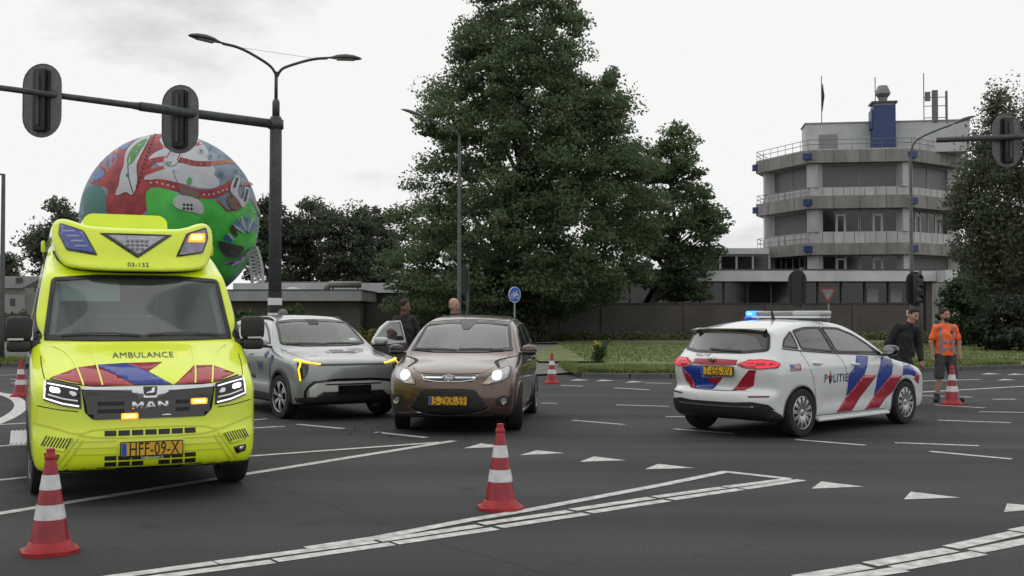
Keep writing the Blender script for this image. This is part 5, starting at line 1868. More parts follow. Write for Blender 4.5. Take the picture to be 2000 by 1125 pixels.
# ------------------------------------------------------------------ police car
WHITE_PAINT = mat('white_car_paint', (0.70, 0.72, 0.73), 0.35, coat=1.0, var=0.03, back=(0.05, 0.05, 0.05))
def build_police():
    prof = [(0.74, .20), (0.83, .26), (.875, .36), (.88, .50), (.87, .62), (.83, .74), (.74, .83), (.55, .895), (.30, .94), (.02, .985), (-.22, 1.03), (-.36, 1.075),
            (-.55, 1.18), (-.80, 1.315), (-1.05, 1.435), (-1.28, 1.52), (-1.6, 1.562), (-2.0, 1.575), (-2.4, 1.56), (-2.75, 1.525), (-3.05, 1.48), (-3.20, 1.455), (-3.215, 1.425),
            (-3.20, 1.40), (-3.30, 1.25), (-3.40, 1.12), (-3.46, 1.06), (-3.50, .98), (-3.505, .85), (-3.47, .72), (-3.46, .645), (-3.53, .62), (-3.555, .54), (-3.55, .42), (-3.50, .30), (-3.40, .24),
            (-3.1, .21), (-2.0, .19), (-1.0, .18), (0, .18)]
    wz = [(.15, .80), (.22, .845), (.30, .865), (.45, .872), (.6, .885), (.75, .897), (.85, .90), (.95, .888), (1.02, .872), (1.06, .85), (1.15, .815), (1.3, .75), (1.45, .67), (1.55, .60), (1.7, .50)]
    taper = [(-3.6, .93), (-3.2, .97), (-2.6, 1.0), (-.3, 1.0), (.3, .985), (.9, .94)]
    c = Car('police_car', (5.321, 17.239), R(41.9),
            'white police car with red and blue stripes and a lit blue roof light', 'car',
            prof, wz, taper, WHITE_PAINT, .90, .26, .24, [(0, .325, .355, .30), (-2.729, .325, .355, .30)], crown=.055, k=.085,
            belt=1.06, scal=[(.46, -.016, .08, -2.2, -.5), (.93, .006, .025, -3.0, -.2)])
    # glazing: side windows, windscreen, rear window
    fw = rpoly([(-1.80, 1.105), (-1.93, 1.465), (-1.52, 1.452), (-1.20, 1.36), (-.92, 1.225), (-.72, 1.07), (-1.2, 1.085)], .05)
    rw = rpoly([(-2.63, 1.165), (-2.66, 1.425), (-2.35, 1.465), (-1.99, 1.467), (-1.87, 1.11), (-2.3, 1.14)], .05)
    qw = rpoly([(-3.02, 1.205), (-2.93, 1.31), (-2.74, 1.405), (-2.70, 1.41), (-2.68, 1.17)], .03)
    for p in 'LR':
        c.window('front_door_window', fw, p, GLASS_SIDE, BLACK_TRIM, .03)
        c.window('rear_door_window', rw, p, GLASS_DARK, BLACK_TRIM, .028)
        c.window('quarter_window', qw, p, GLASS_DARK, BLACK_TRIM, .022)
        c.patch('pillar_trim', [(-1.80, 1.10), (-1.94, 1.47), (-1.98, 1.47), (-1.865, 1.105)], p, BLACK_GLOSS, .007)
        c.patch('mirror_corner', rpoly([(-.73, 1.06), (-.93, 1.225), (-.60, 1.06)], .01), p, BLACK_GLOSS, .009)
    ws = rpoly([(-.74, 1.10), (-.60, 1.44), (-.3, 1.475), (.3, 1.475), (.60, 1.44), (.74, 1.10), (.4, 1.075), (-.4, 1.075)], .08)
    c.window('windscreen', ws, 'F', GLASS_WS, BLACK_TRIM, .045)
    bw = rpoly([(-.71, 1.15), (-.63, 1.40), (-.3, 1.425), (.3, 1.425), (.63, 1.40), (.71, 1.15), (.4, 1.115), (-.4, 1.115)], .06)
    c.window('rear_window', bw, 'B', GLASS_DARK, BLACK_TRIM, .035)
    # roof spoiler
    sp = MB().prism([(-.62, 0.05), (-.3, .02), (.3, .02), (.62, 0.05), (.58, .16), (-.58, .16)], 0, .018).done('roof_spoiler', WHITE_PAINT, c.root)
    for v in sp.data.vertices:
        a, b = v.co.x, v.co.y
        v.co = (-3.245 + b, a, 1.437 + v.co.z + b * .22 - .045 * (a / .64) ** 2)
    c.patch('spoiler_underside', rpoly([(-.62, 1.395), (-.58, 1.432), (.58, 1.432), (.62, 1.395), (.4, 1.385), (-.4, 1.385)], .02), 'B', BLACK_GLOSS, .016)
    # rear lamps wrap round the corner
    for sgn in (1, -1):
        tl = rpoly([(sgn * a, b) for a, b in [(.36, .975), (.50, 1.03), (.66, 1.045), (.775, 1.035), (.80, .985), (.77, .925), (.66, .915), (.48, .925)]], .025)
        t = c.patch('tail_lamp', tl, 'B', RED_LENS, .012)
        c.line('lamp_tube', [(sgn * a, b) for a, b in [(.44, .985), (.60, .955), (.62, 1.015), (.50, 1.0)]], .014, 'B', RED_LED, .014, t)
        c.line('lamp_tube', [(sgn * a, b) for a, b in [(.64, 1.015), (.745, 1.01), (.765, .98), (.745, .945), (.64, .94)]], .020, 'B', RED_LED, .014, t)
        c.patch('bumper_reflector', rpoly([(sgn * .55, .545), (sgn * .80, .555), (sgn * .80, .575), (sgn * .55, .565)], .006), 'B', mat('dark_red_reflector', (.12, .01, .012), .3), .005)
    # tailgate livery
    c.patch('livery_stripe', [(.36, 1.035), (0, 1.045), (-.36, 1.035), (-.36, .965), (-.20, .955), (.20, .955), (.36, .965)], 'B', STRIPE_RED, .003)
    c.patch('livery_stripe', [(.60, .905), (.36, .95), (.20, .945), (.20, .80), (-.16, .80), (.02, .63), (.34, .63)], 'B', STRIPE_BLUE, .003)
    c.patch('livery_stripe', [(.60, .90), (.42, .80), (.33, .63), (.42, .635), (.53, .72)], 'B', STRIPE_RED, .0045)
    c.patch('livery_stripe', [(.05, .80), (-.16, .80), (-.04, .69), (.10, .74)], 'B', STRIPE_RED, .0045)
    c.patch('livery_stripe', [(-.63, .90), (-.54, .905), (-.34, .64), (-.30, .63), (-.47, .635), (-.60, .72)][:2] + [(-.30, .632), (-.46, .632), (-.58, .70)], 'B', STRIPE_RED, .003)
    c.plate('T-656-XV', -.08, .885, 'B', -3.525, letters=mat('plate_dark_ink', (.03, .025, .015), .5))
    e = MB().lathe([(.001, .012), (.035, .012), (.045, .006), (.045, -.01)], 24, 'x', (0, 0, 0)).done('tailgate_emblem', CHROME, c.root, True)
    e.location = (-3.512, 0.02, 1.04); e.rotation_euler = (0, 0, math.pi)
    c.text('rear_lettering', 'POLITIE', .038, .22, 1.083, 'B', NAVY, xs=1.3, bold=.004, spacing=1.2)
    c.line('tailgate_gap', [(.63, 1.05), (.62, .9), (.55, .70), (.42, .625), (0, .618), (-.42, .625), (-.55, .70), (-.62, .9), (-.63, 1.05)], .008, 'B', GAP)
    c.line('rear_wiper', [(.15, 1.165), (-.05, 1.15), (-.36, 1.14)], .022, 'B', BLACK_PLASTIC, .022)
    # bumper lower part, black diffuser and bright strip
    c.patch('rear_diffuser', rpoly([(-.86, .33), (-.80, .46), (-.60, .49), (-.35, .475), (.35, .475), (.60, .49), (.80, .46), (.86, .33), (.7, .25), (-.7, .25)], .03), 'B', BLACK_PLASTIC, .010)
    c.patch('diffuser_strip', rpoly([(-.62, .415), (.62, .415), (.62, .432), (-.62, .432)], .005), 'B', CHROME, .014)
    for p in 'LR':
        c.patch('bumper_cladding', rpoly([(-3.50, .25), (-3.50, .46), (-3.38, .42), (-3.18, .33), (-3.08, .27), (-3.09, .235), (-3.4, .235)], .02), p, BLACK_PLASTIC, .008)
        c.patch('tail_lamp', rpoly([(-3.40, .925), (-3.41, 1.04), (-3.27, 1.035), (-3.17, .99), (-3.25, .93)], .02), p, RED_LENS, .012)
        c.line('lamp_tube', [(-3.40, 1.01), (-3.28, 1.008), (-3.22, .985), (-3.28, .955), (-3.40, .945)], .018, p, RED_LED, .015)
    # side: panel gaps, handles, sill, stripes, lettering
    for p in 'LR':
        sg = 1 if p == 'L' else -1
        c.line('door_gap', [(-1.83, 1.10), (-1.72, 1.0), (-1.62, .80), (-1.62, .45), (-1.70, .27)], .008, p, GAP)
        c.line('door_gap', [(-2.68, 1.16), (-2.58, .98), (-2.44, .70), (-2.37, .45), (-2.36, .30)], .008, p, GAP)
        c.line('door_gap', [(-.66, 1.05), (-.52, .85), (-.50, .55), (-.53, .27)], .008, p, GAP)
        c.line('door_gap', [(-2.36, .265), (-1.7, .262), (-.53, .262)], .008, p, GAP)
        c.line('fender_gap', [(-.64, 1.05), (-.30, .99), (.10, .935), (.40, .86)], .007, p, GAP)
        c.line('window_sill_trim', [(-3.04, 1.185), (-2.7, 1.152), (-1.9, 1.098), (-1.2, 1.07), (-.66, 1.05)], .018, p, BLACK_TRIM, .006)
        for hx, hz in ((-2.37, .975), (-1.42, .935)):
            h = rounded('door_handle', hx, sg * .905, hz, .105, .022, .020, WHITE_PAINT, c.root, 3.0, rot=Matrix.Rotation(R(4), 3, 'Y'))
        MB().box(-2.30, -.42, -.03, .03, 0, .05, .02, at=(0, sg * .845, .175)).done('side_skirt', WHITE_PAINT, c.root, auto=40)
        st = [([(-1.32, 1.055), (-1.02, 1.04), (-1.18, .775), (-1.60, .49), (-1.60, .80), (-1.46, .88)], STRIPE_BLUE, .003),
              ([(-1.21, .775), (-.84, .765), (-1.47, .275), (-1.86, .275), (-1.62, .46)], STRIPE_RED, .0045),
              ([(-.68, 1.01), (-.36, .985), (-.42, .74), (-.86, .43), (-.82, .77)], STRIPE_BLUE, .003),
              ([(-.46, .745), (-.10, .735), (-.33, .52), (-.40, .47), (-.52, .42), (-.73, .275), (-1.12, .275), (-.86, .45)], STRIPE_RED, .0045),
              ([(-.04, .955), (.16, .90), (.34, .75), (.30, .70), (.16, .73), (0, .735), (-.10, .73)], STRIPE_BLUE, .003),
              ([(.28, .66), (.36, .76), (.46, .70), (.44, .58)], STRIPE_RED, .0045)]
        for pts, m, off in st:
            c.patch('livery_stripe', pts, p, m, off)
        tx = -1.905
        c.text('side_lettering', 'P', .115, tx - .265 * (1 if p == 'R' else -1), .765, p, NAVY, bold=.008)
        c.text('side_lettering', 'LITIE', .115, tx + .105 * (1 if p == 'R' else -1), .760, p, NAVY, bold=.008, spacing=1.15, xs=1.0)
        ex = tx - .155 * (1 if p == 'R' else -1)
        c.patch('side_emblem', rpoly([(ex - .05, .79), (ex - .025, .80), (ex, .87), (ex + .025, .80), (ex + .05, .79), (ex + .02, .70), (ex, .68), (ex - .02, .70)], .008), p, NAVY, .005)
        c.patch('side_emblem', rpoly([(ex - .025, .765), (ex, .785), (ex + .025, .765), (ex, .72)], .008), p, mat('emblem_red', (.5, .03, .03), .4), .008)
        c.patch('side_emblem', rpoly([(ex - .015, .80), (ex, .862), (ex + .015, .80)], .004), p, mat('emblem_gold', (.5, .36, .06), .4), .008)
        sx = -2.87
        c.patch('emergency_sticker', rpoly([(sx - .12, .885), (sx + .12, .885), (sx + .12, .985), (sx - .12, .985)], .008), p, mat('sticker_pale', (.55, .57, .66), .4), .004)
        c.text('emergency_number', '112', .06, sx + .06 * (1 if p == 'R' else -1), .945, p, mat('sticker_red', (.5, .03, .04), .4), .007, bold=.02)
        c.text('emergency_word', 'BEL', .05, sx - .055 * (1 if p == 'R' else -1), .945, p, mat('sticker_blue', (.04, .06, .3), .4), .007, bold=.02)
        c.patch('sticker_bar', [(sx - .11, .895), (sx + .11, .895), (sx + .11, .908), (sx - .11, .908)], p, mat('sticker_red', (.5, .03, .04), .4), .006)
        for ax in (0, -2.729):
            c.arch_lip(ax, .325, .355, p, WHITE_PAINT, w=.018, th=.006, a0=-12, a1=192)
    # wing mirrors
    for sg in (1, -1):
        t = empty('wing_mirror', (-.60, sg * .93, 1.10))
        t.parent = c.root
        rounded('mirror_housing', .0, sg * .06, .02, .075, .115, .075, BLACK_GLOSS, t, 2.8)
        rounded('mirror_foot', .03, sg * -.05, -.045, .05, .07, .02, BLACK_GLOSS, t, 2.6)
        mg = MB().lathe([(.001, -.002), (.09, -.002), (.09, .004)], 20, 'x').done('mirror_glass', REFLECTOR, t)
        mg.location = (-.076, sg * .06, .02)
        mg.scale = (1, 1.0, .62)
    # front end
    for sg in (1, -1):
        t = c.patch('headlamp', rpoly([(sg * a, b) for a, b in [(.42, .70), (.50, .80), (.78, .84), (.84, .80), (.82, .70), (.62, .655)]], .03), 'F', GLASS_LAMP, .010)
        c.patch('lamp_inside', rpoly([(sg * a, b) for a, b in [(.44, .70), (.51, .785), (.77, .825), (.82, .79), (.80, .71), (.62, .67)]], .02), 'F', REFLECTOR, .004, parent=t)
    c.patch('grille', rpoly([(-.36, .52), (-.44, .76), (.44, .76), (.36, .52)], .04), 'F', BLACK_GLOSS, .006)
    c.patch('lower_intake', rpoly([(-.74, .28), (-.70, .42), (.70, .42), (.74, .28)], .04), 'F', BLACK_PLASTIC, .006)
    # light bar on the roof
    lb = empty('roof_light_bar', (-1.78, -.07, 1.575))
    lb.parent = c.root
    grey = mat('light_bar_grey', (.46, .47, .49), .35, var=.05)
    MB().box(-.13, .13, -.52, .52, .045, .115, .025, seg=3).done('bar_body', mat('light_bar_clear', (.22, .22, .24), .15, coat=.8, var=.2, scale=20), lb, auto=40)
    MB().box(-.14, .14, -.60, -.12, .048, .118, .025, seg=3).done('bar_cover', grey, lb, auto=40)
    MB().box(-.15, .15, -.58, .58, .012, .044, .012).done('bar_base', WHITE_PAINT, lb, auto=40)
    MB().box(-.132, .132, .53, .70, .030, .118, .025, seg=3).done('blue_lamp', BLUE_FLASH, lb, auto=40)
    MB().box(-.134, .08, .57, .66, .055, .095, .012, seg=2).done('lamp_core', mat('blue_flash_core', (.3, .7, 1), .3, emit=(.25, .72, 1.0), es=3.0), lb, auto=40)
    MB().box(-.12, .12, .62, .74, -.045, .028, .012).done('lamp_foot', BLUE_LENS, lb, auto=40)
    MB().tube([(-.42, 0, -.01), (-.46, 0, .12), (-.47, 0, .20)], [.03, .012, .006], 8).done('roof_aerial', BLACK_PLASTIC, lb)
    # floor pan, cabin, wheels
    cabin(c, -.42, 1.03, .30, [(-1.15, .37), (-1.15, -.37), (-2.05, .37), (-2.05, -.37)], .72, 1.5, -3.2)
    wheel_set(c, 1.60, [(0, .325), (-2.729, .325)], .325, .205, .218, 12, 'cover')
    c.body()
    return c
POLICE = build_police()
# ------------------------------------------------------------------ ambulance
class Shell(Car):
    """a body panel given directly by its implicit function"""
    def __init__(s, root, f, lo, hi, cell):
        s.root, s._f = root, f
        s.V, s.Q = surfnets(f, lo, hi, cell)
        tri = np.vstack([s.Q[:, [0, 1, 2]], s.Q[:, [0, 2, 3]]])
        s.bvh = BVHTree.FromPolygons(s.V.tolist(), tri.tolist())
        s.x0 = lo[0]
    def f(s, P):
        return s._f(P)

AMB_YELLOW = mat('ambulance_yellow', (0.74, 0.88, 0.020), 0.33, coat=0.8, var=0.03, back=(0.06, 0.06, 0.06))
AMB_RIDGE_SHADE = mat('ambulance_yellow_shade', (0.56, 0.62, 0.012), 0.4, coat=0.4, var=0.03)  # darker yellow lines paint the shading of the bumper ridges
AMB_CREASE_LIGHT = mat('ambulance_yellow_highlight', (0.85, 0.92, 0.10), 0.35, coat=0.6, var=0.02)  # paler yellow paints the crease highlights, also the cuts between the stripes
def build_ambulance():
    prof = [(.80, .275), (.95, .30), (.99, .365), (.99, .50), (.975, .60), (.945, .66), (.935, .74), (.925, .92), (.905, 1.0), (.86, 1.05), (.74, 1.13), (.58, 1.21), (.40, 1.295), (.25, 1.36), (.17, 1.405),
            (.03, 1.56), (-.14, 1.76), (-.33, 1.985), (-.42, 2.06), (-.60, 2.13), (-.9, 2.28), (-1.3, 2.41), (-1.8, 2.47), (-3.0, 2.49), (-4.6, 2.48), (-4.93, 2.43), (-5.0, 2.25), (-5.02, 1.5), (-5.02, .55),
            (-4.95, .40), (-4.6, .34), (-3.0, .32), (-1, .30), (0, .28)]
    wz = [(.2, .90), (.3, .96), (.42, .99), (.6, 1.0), (1.0, 1.003), (1.3, .99), (1.42, .975), (1.6, .95), (1.8, .915), (2.0, .878), (2.2, .84), (2.38, .79), (2.5, .72), (2.7, .55)]
    taper = [(-5.1, .98), (-4.4, 1), (.15, 1), (.55, .985), (1.0, .955)]
    c = Car('ambulance', (-3.54, 10.493), R(-66), 'bright yellow ambulance with red and blue hood stripes and flashing amber lights', 'ambulance',
            prof, wz, taper, AMB_YELLOW, 1.0, .25, .05, [(0, .345, .41, .34), (-3.64, .345, .41, .34)], crown=.06, k=.075, cell=.03,
            belt=2.2, mid=(-4.6, -.1), pf=3.0)
    ws = rpoly([(-.875, 1.405), (-.80, 1.985), (-.4, 2.015), (.4, 2.015), (.80, 1.985), (.875, 1.405), (.4, 1.395), (-.4, 1.395)], .05)
    c.window('windscreen', ws, 'F', GLASS_WS, BLACK_TRIM, .042)
    c.patch('wiper_tray', rpoly([(-.87, 1.395), (-.86, 1.43), (.86, 1.43), (.87, 1.395), (.4, 1.385), (-.4, 1.385)], .01), 'F', BLACK_PLASTIC, .011)
    for y0, y1 in ((-.72, -.02), (.05, .74)):
        c.line('wiper', [(y0, 1.43), ((y0 + y1) / 2, 1.45), (y1, 1.425)], .018, 'F', BLACK_INK, .022)
    dw = rpoly([(-.98, 1.30), (-.98, 1.92), (-.62, 1.93), (-.40, 1.82), (.02, 1.42), (.06, 1.30), (-.4, 1.27)], .06)
    for p in 'LR':
        c.window('door_window', dw, p, GLASS_SIDE, BLACK_TRIM, .04)
        c.patch('side_window', rpoly([(-2.6, 1.42), (-2.6, 1.92), (-1.6, 1.92), (-1.6, 1.42)], .07), p, BLACK_GLOSS, .006)
        c.line('door_gap', [(-1.08, 1.98), (-1.08, .50), (-1.04, .42), (-.5, .42)], .01, p, GAP)
        c.line('door_gap', [(-2.75, 2.2), (-2.75, .42), (-1.1, .42)], .01, p, GAP)
        c.line('door_gap', [(.10, 1.26), (.06, 1.08), (-.38, .85), (-.46, .42)], .01, p, GAP)
        c.patch('door_handle', rpoly([(-.98, 1.10), (-.98, 1.16), (-.76, 1.16), (-.76, 1.10)], .02), p, BLACK_PLASTIC, .025)
        # blocks of the side livery
        for x0, x1, m, z0, z1 in ((.18, -.25, STRIPE_BLUE, 1.05, 1.22), (.15, -.35, STRIPE_RED, .80, 1.0), (-.45, -1.0, STRIPE_RED, .55, .98), (-1.15, -1.9, STRIPE_BLUE, .55, 1.2), (-2.0, -2.7, STRIPE_RED, .55, 1.2), (-2.9, -4.9, STRIPE_BLUE, .95, 1.2)):
            c.patch('livery_block', [(x0, z0), (x0 - .12, z1), (x1 - .12, z1), (x1, z0)], p, m, .004)
        c.patch('livery_block', [(.14, 1.24), (.10, 1.30), (-.10, 1.25), (.0, 1.22)], p, STRIPE_BLUE, .004)
        c.arch_lip(0, .345, .41, p, BLACK_PLASTIC, w=.03, th=.012, a0=-10, a1=190)
        c.arch_lip(-3.64, .345, .41, p, BLACK_PLASTIC, w=.03, th=.012, a0=-10, a1=190)
    # bonnet: lettering, painted crease highlights, stripes
    c.text('hood_lettering', 'AMBULANCE', .047, -.02, 1.262, 'F', mat('dark_letter', (.05, .055, .06), .4), xs=1.36, spacing=1.08)
    for pts, m, off in (([(-.82, 1.085), (-.60, 1.165), (-.44, 1.183), (-.31, 1.12), (-.11, 1.012), (-.5, 1.018)], STRIPE_RED, .003),
                        ([(-.46, 1.183), (-.18, 1.197), (.0, 1.125), (.20, 1.012), (-.12, 1.012), (-.33, 1.13)], STRIPE_BLUE, .0045),
                        ([(-.19, 1.197), (.14, 1.202), (.0, 1.125)], STRIPE_RED, .003),
                        ([(.21, 1.012), (.42, 1.168), (.60, 1.165), (.80, 1.09), (.57, 1.02)], STRIPE_RED, .003)):
        c.patch('hood_stripe', pts, 'F', m, off)
    for sg in (1, -1):
        c.line('painted_hood_crease', [(sg * .44, 1.34), (sg * .44, 1.2), (sg * .40, 1.02)], .014, 'F', AMB_CREASE_LIGHT, .006)
        c.line('painted_hood_crease', [(sg * .80, 1.35), (sg * .70, 1.31), (sg * .61, 1.2), (sg * .555, 1.02)], .014, 'F', AMB_CREASE_LIGHT, .006)
    c.line('hood_gap', [(-.83, 1.075), (-.58, 1.02), (-.3, 1.005), (0, 1.0), (.3, 1.005), (.58, 1.02), (.83, 1.075)], .012, 'F', GAP, .002)
    for sg in (1, -1):
        c.line('fender_gap', [(sg * .872, 1.075), (sg * .895, 1.17), (sg * .90, 1.26)], .008, 'F', GAP, .002)
        c.line('bumper_gap', [(sg * .60, .80), (sg * .75, .815), (sg * .93, .85)], .008, 'F', GAP, .002)
    # headlamps
    for sg in (1, -1):
        o = [(.585, 1.005), (.70, 1.03), (.855, 1.06), (.875, .90), (.72, .85), (.575, .825)]
        t = c.patch('headlamp', rpoly([(sg * a, b) for a, b in o], .02), 'F', LAMP_BLACK, .010)
        c.line('daytime_lamp', [(sg * a, b) for a, b in [(.862, 1.045), (.868, .915), (.72, .868), (.59, .845)]], .014, 'F', LED_WHITE, .016, t, smooth_n=0)
        c.line('daytime_lamp', [(sg * a, b) for a, b in [(.60, .985), (.70, 1.005), (.845, 1.03)]], .010, 'F', LED_WHITE, .016, t, smooth_n=0)
        c.line('lamp_trim', [(sg * a, b) for a, b in [(.60, .89), (.72, .91), (.84, .945)]], .012, 'F', REFLECTOR, .015, t, smooth_n=0)
        c.patch('main_beam', rpoly([(sg * a, b) for a, b in [(.745, .955), (.825, .967), (.825, 1.005), (.745, .99)]], .02), 'F', LED_WHITE_HOT, .018, parent=t)
        c.patch('dipped_beam', rpoly([(sg * a, b) for a, b in [(.61, .925), (.67, .935), (.67, .975), (.61, .96)]], .02), 'F', REFLECTOR, .018, parent=t)
        c.line('lamp_border', [(sg * a, b) for a, b in o], .008, 'F', BLACK_GLOSS, .012, t, True, 0)
    # grille
    g = c.patch('grille', rpoly([(-.575, .995), (.575, .995), (.545, .79), (.48, .728), (-.48, .728), (-.545, .79)], .02), 'F', BLACK_GLOSS, .008)
    for z in (.80, .865):
        for s0, s1 in ((-.44, -.22), (.22, .34)):
            c.patch('grille_slot', rpoly([(s0, z - .02), (s1, z - .02), (s1, z + .015), (s0, z + .015)], .005), 'F', BLACK_INK, .010, parent=g)
    c.patch('chrome_strip', rpoly([(-.58, 1.0), (.58, 1.0), (.575, .982), (.17, .957), (.085, .905), (-.085, .905), (-.17, .957), (-.575, .982)], .006), 'F', mat('satin_chrome', (.68, .7, .72), .22, .8, var=.04), .016)
    e = c.patch('emblem_plate', rpoly([(-.062, .995), (.062, .995), (.055, .935), (.035, .922), (-.035, .922), (-.055, .935)], .008), 'F', BLACK_GLOSS, .020)
    lion = [(-.042, .928), (-.030, .948), (-.014, .956), (.008, .958), (.016, .980), (.030, .988), (.042, .982), (.036, .968), (.034, .950), (.036, .930), (.028, .928), (.022, .944), (.006, .945), (-.012, .944), (-.024, .936), (-.030, .928)]
    c.patch('lion_emblem', lion, 'F', CHROME, .024, parent=e)
    glyphs = ([(0, 0), (0, 1), (.3, 1), (.6, .5), (.9, 1), (1.2, 1), (1.2, 0), (.92, 0), (.92, .55), (.68, .15), (.52, .15), (.28, .55), (.28, 0)],
              [(1.3, 0), (1.75, 1), (2.1, 1), (2.55, 0), (2.23, 0), (2.15, .2), (1.70, .2), (1.62, 0)],
              [(2.65, 0), (2.65, 1), (2.95, 1), (3.45, .42), (3.45, 1), (3.75, 1), (3.75, 0), (3.45, 0), (2.95, .58), (2.95, 0)])
    for k, gl in enumerate(glyphs):
        L_ = [[(-.155 + a * .0827, .812 + b * .062) for a, b in gl]]
        if k == 1: L_.append([(-.155 + a * .0827, .812 + b * .062) for a, b in [(1.80, .42), (2.05, .42), (1.925, .75)]])
        c.patch('maker_letter', L_, 'F', mat('satin_chrome', (.68, .7, .72), .22, .8), .016)
    c.patch('grille_badge', rpoly([(.10, .752), (.18, .752), (.18, .762), (.10, .762)], .003), 'F', CHROME, .014)
    for y, z in ((-.175, .752), (.425, .862)):
        t = c.patch('flash_lamp', rpoly([(y - .072, z - .026), (y + .072, z - .026), (y + .072, z + .026), (y - .072, z + .026)], .012), 'F', mat('amber_glow', (.8, .3, .03), .3, emit=(1, .38, .04), es=1.0), .026)  # wide, weakly emitting surround paints the amber glow round the flash
        c.patch('flash_led', rpoly([(y - .05, z - .014), (y + .05, z - .014), (y + .05, z + .014), (y - .05, z + .014)], .01), 'F', AMBER_FLASH, .031, parent=t)
    # bumper: slots, ridges drawn as shade lines, corner grilles, fog lamps, plate
    for i in range(7):
        y = -.385 + i * .1135
        c.patch('bumper_slot', [(y, .588), (y + .098, .588), (y + .098, .632), (y, .632)], 'F', BLACK_INK, .004, skirt=False)
    for i in (0, 1, 2, 4, 5, 6):
        y = -.385 + i * .1135
        for z in (.330, .382):
            c.patch('bumper_slot', [(y, z), (y + .098, z), (y + .098, z + .038), (y, z + .038)], 'F', BLACK_INK, .004, skirt=False)
    for z, h in ((.545, .66), (.49, .64), (.435, .64), (.31, .66)):
        for s0, s1 in ((-h, -.285), (.285, h)):
            c.line('bumper_ridge_shade', [(s0, z), (s1, z)], .010, 'F', AMB_RIDGE_SHADE, .004, smooth_n=0)
    c.line('bumper_ridge_shade', [(-.96, .70), (-.80, .665), (-.60, .60), (-.45, .652), (.45, .652), (.60, .60), (.80, .665), (.96, .70)], .014, 'F', AMB_RIDGE_SHADE, .004, smooth_n=1)
    c.line('bumper_ridge_shade', [(-.60, .60), (-.4, .57), (.4, .57), (.60, .60)], .012, 'F', AMB_RIDGE_SHADE, .004, smooth_n=1)
    c.line('bumper_ridge_shade', [(-.86, .28), (-.6, .285), (.6, .285), (.86, .28)], .012, 'F', AMB_RIDGE_SHADE, .004)
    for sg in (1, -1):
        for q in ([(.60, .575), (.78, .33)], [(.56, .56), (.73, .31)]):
            c.line('bumper_ridge_shade', [(sg * a, b) for a, b in q], .014, 'F', AMB_RIDGE_SHADE, .005, smooth_n=0)
        t = c.patch('corner_grille', rpoly([(sg * a, b) for a, b in [(.635, .575), (.865, .60), (.87, .50), (.71, .47)]], .015), 'F', AMB_YELLOW, .010)
        for i in range(9):
            a = .655 + i * .024
            c.line('grille_slat', [(sg * a, .572 + i * .0025), (sg * (a + .045), .492 + i * .003)], .010, 'F', BLACK_INK, .013, t, smooth_n=0)
        t = c.patch('fog_lamp', rpoly([(sg * a, b) for a, b in [(.745, .44), (.87, .455), (.865, .395), (.775, .375)]], .012), 'F', BLACK_GLOSS, .008)
        c.patch('fog_lens', rpoly([(sg * a, b) for a, b in [(.80, .435), (.85, .44), (.845, .40), (.80, .395)]], .015), 'F', REFLECTOR, .011, parent=t)
    c.plate('HFF-09-X', .01, .473, 'F', 1.012)
    c.text('dealer_lettering', 'AMBULANCE', .016, .01, .400, 'F', WHITE_PRINT, .030, xs=1.5)
    # mirrors
    for sg in (1, -1):
        t = empty('wing_mirror', (.02, sg * .955, 1.36))
        t.parent = c.root
        MB().tube([(0, -sg * .10, -.02), (0, sg * .06, .0)], .045, 10).done('mirror_arm', BLACK_PLASTIC, t, True)
        rounded('mirror_housing', 0, sg * .13, .145, .075, .115, .115, BLACK_PLASTIC, t, 4.5)
        rounded('mirror_lower_housing', 0, sg * .13, -.015, .072, .108, .055, BLACK_PLASTIC, t, 4.5)
        MB().box(.058, .080, -.08, .06, -.008, .012, .006, at=(0, sg * .15, .045)).done('mirror_indicator', mat('clear_indicator', (.5, .5, .5), .2, coat=.5), t)
        MB().box(-.082, -.074, -.09, .09, .05, .23, .003, at=(0, sg * .13, 0)).done('mirror_glass', REFLECTOR, t)
    # light fairing on the roof front
    out = [(0, 2.052), (.35, 2.055), (.58, 2.075), (.70, 2.12), (.775, 2.27), (.80, 2.44), (.785, 2.54), (.72, 2.585), (.64, 2.575), (.48, 2.51), (.3, 2.495), (0, 2.49)]
    sd = SDF2(chaikin(out + [(-a, b) for a, b in out[-2:0:-1]], 1))
    def ff(P):
        x, y, z = P[:, 0], P[:, 1], P[:, 2]
        front = x - (-.24 - (z - 2.08) * .62 - .20 * (np.abs(y) / .8) ** 2.5 - .02 * np.exp(-((z - 2.2) / .1) ** 2))
        back = -1.7 - x
        top = z - (2.62 - .10 * sstep(-.5, -1.7, x))
        return smax(smax(sd(y, z - .02 * sstep(-.5, -1.7, x)), front * .85, .045), smax(back, top, .05), .04)
    fa = Shell(c.root, ff, (-1.8, -.9, 2.0), (-.1, .9, 2.66), .022)
    fo = mesh('light_fairing', fa.V, fa.Q, AMB_YELLOW, c.root, True)
    fa.root = fo
    c.line('fairing_gap', [(-.77, 2.27), (-.73, 2.16), (-.62, 2.075), (-.3, 2.048), (0, 2.045), (.3, 2.048), (.62, 2.075), (.73, 2.16), (.77, 2.27)], .022, 'F', GAP, .006)
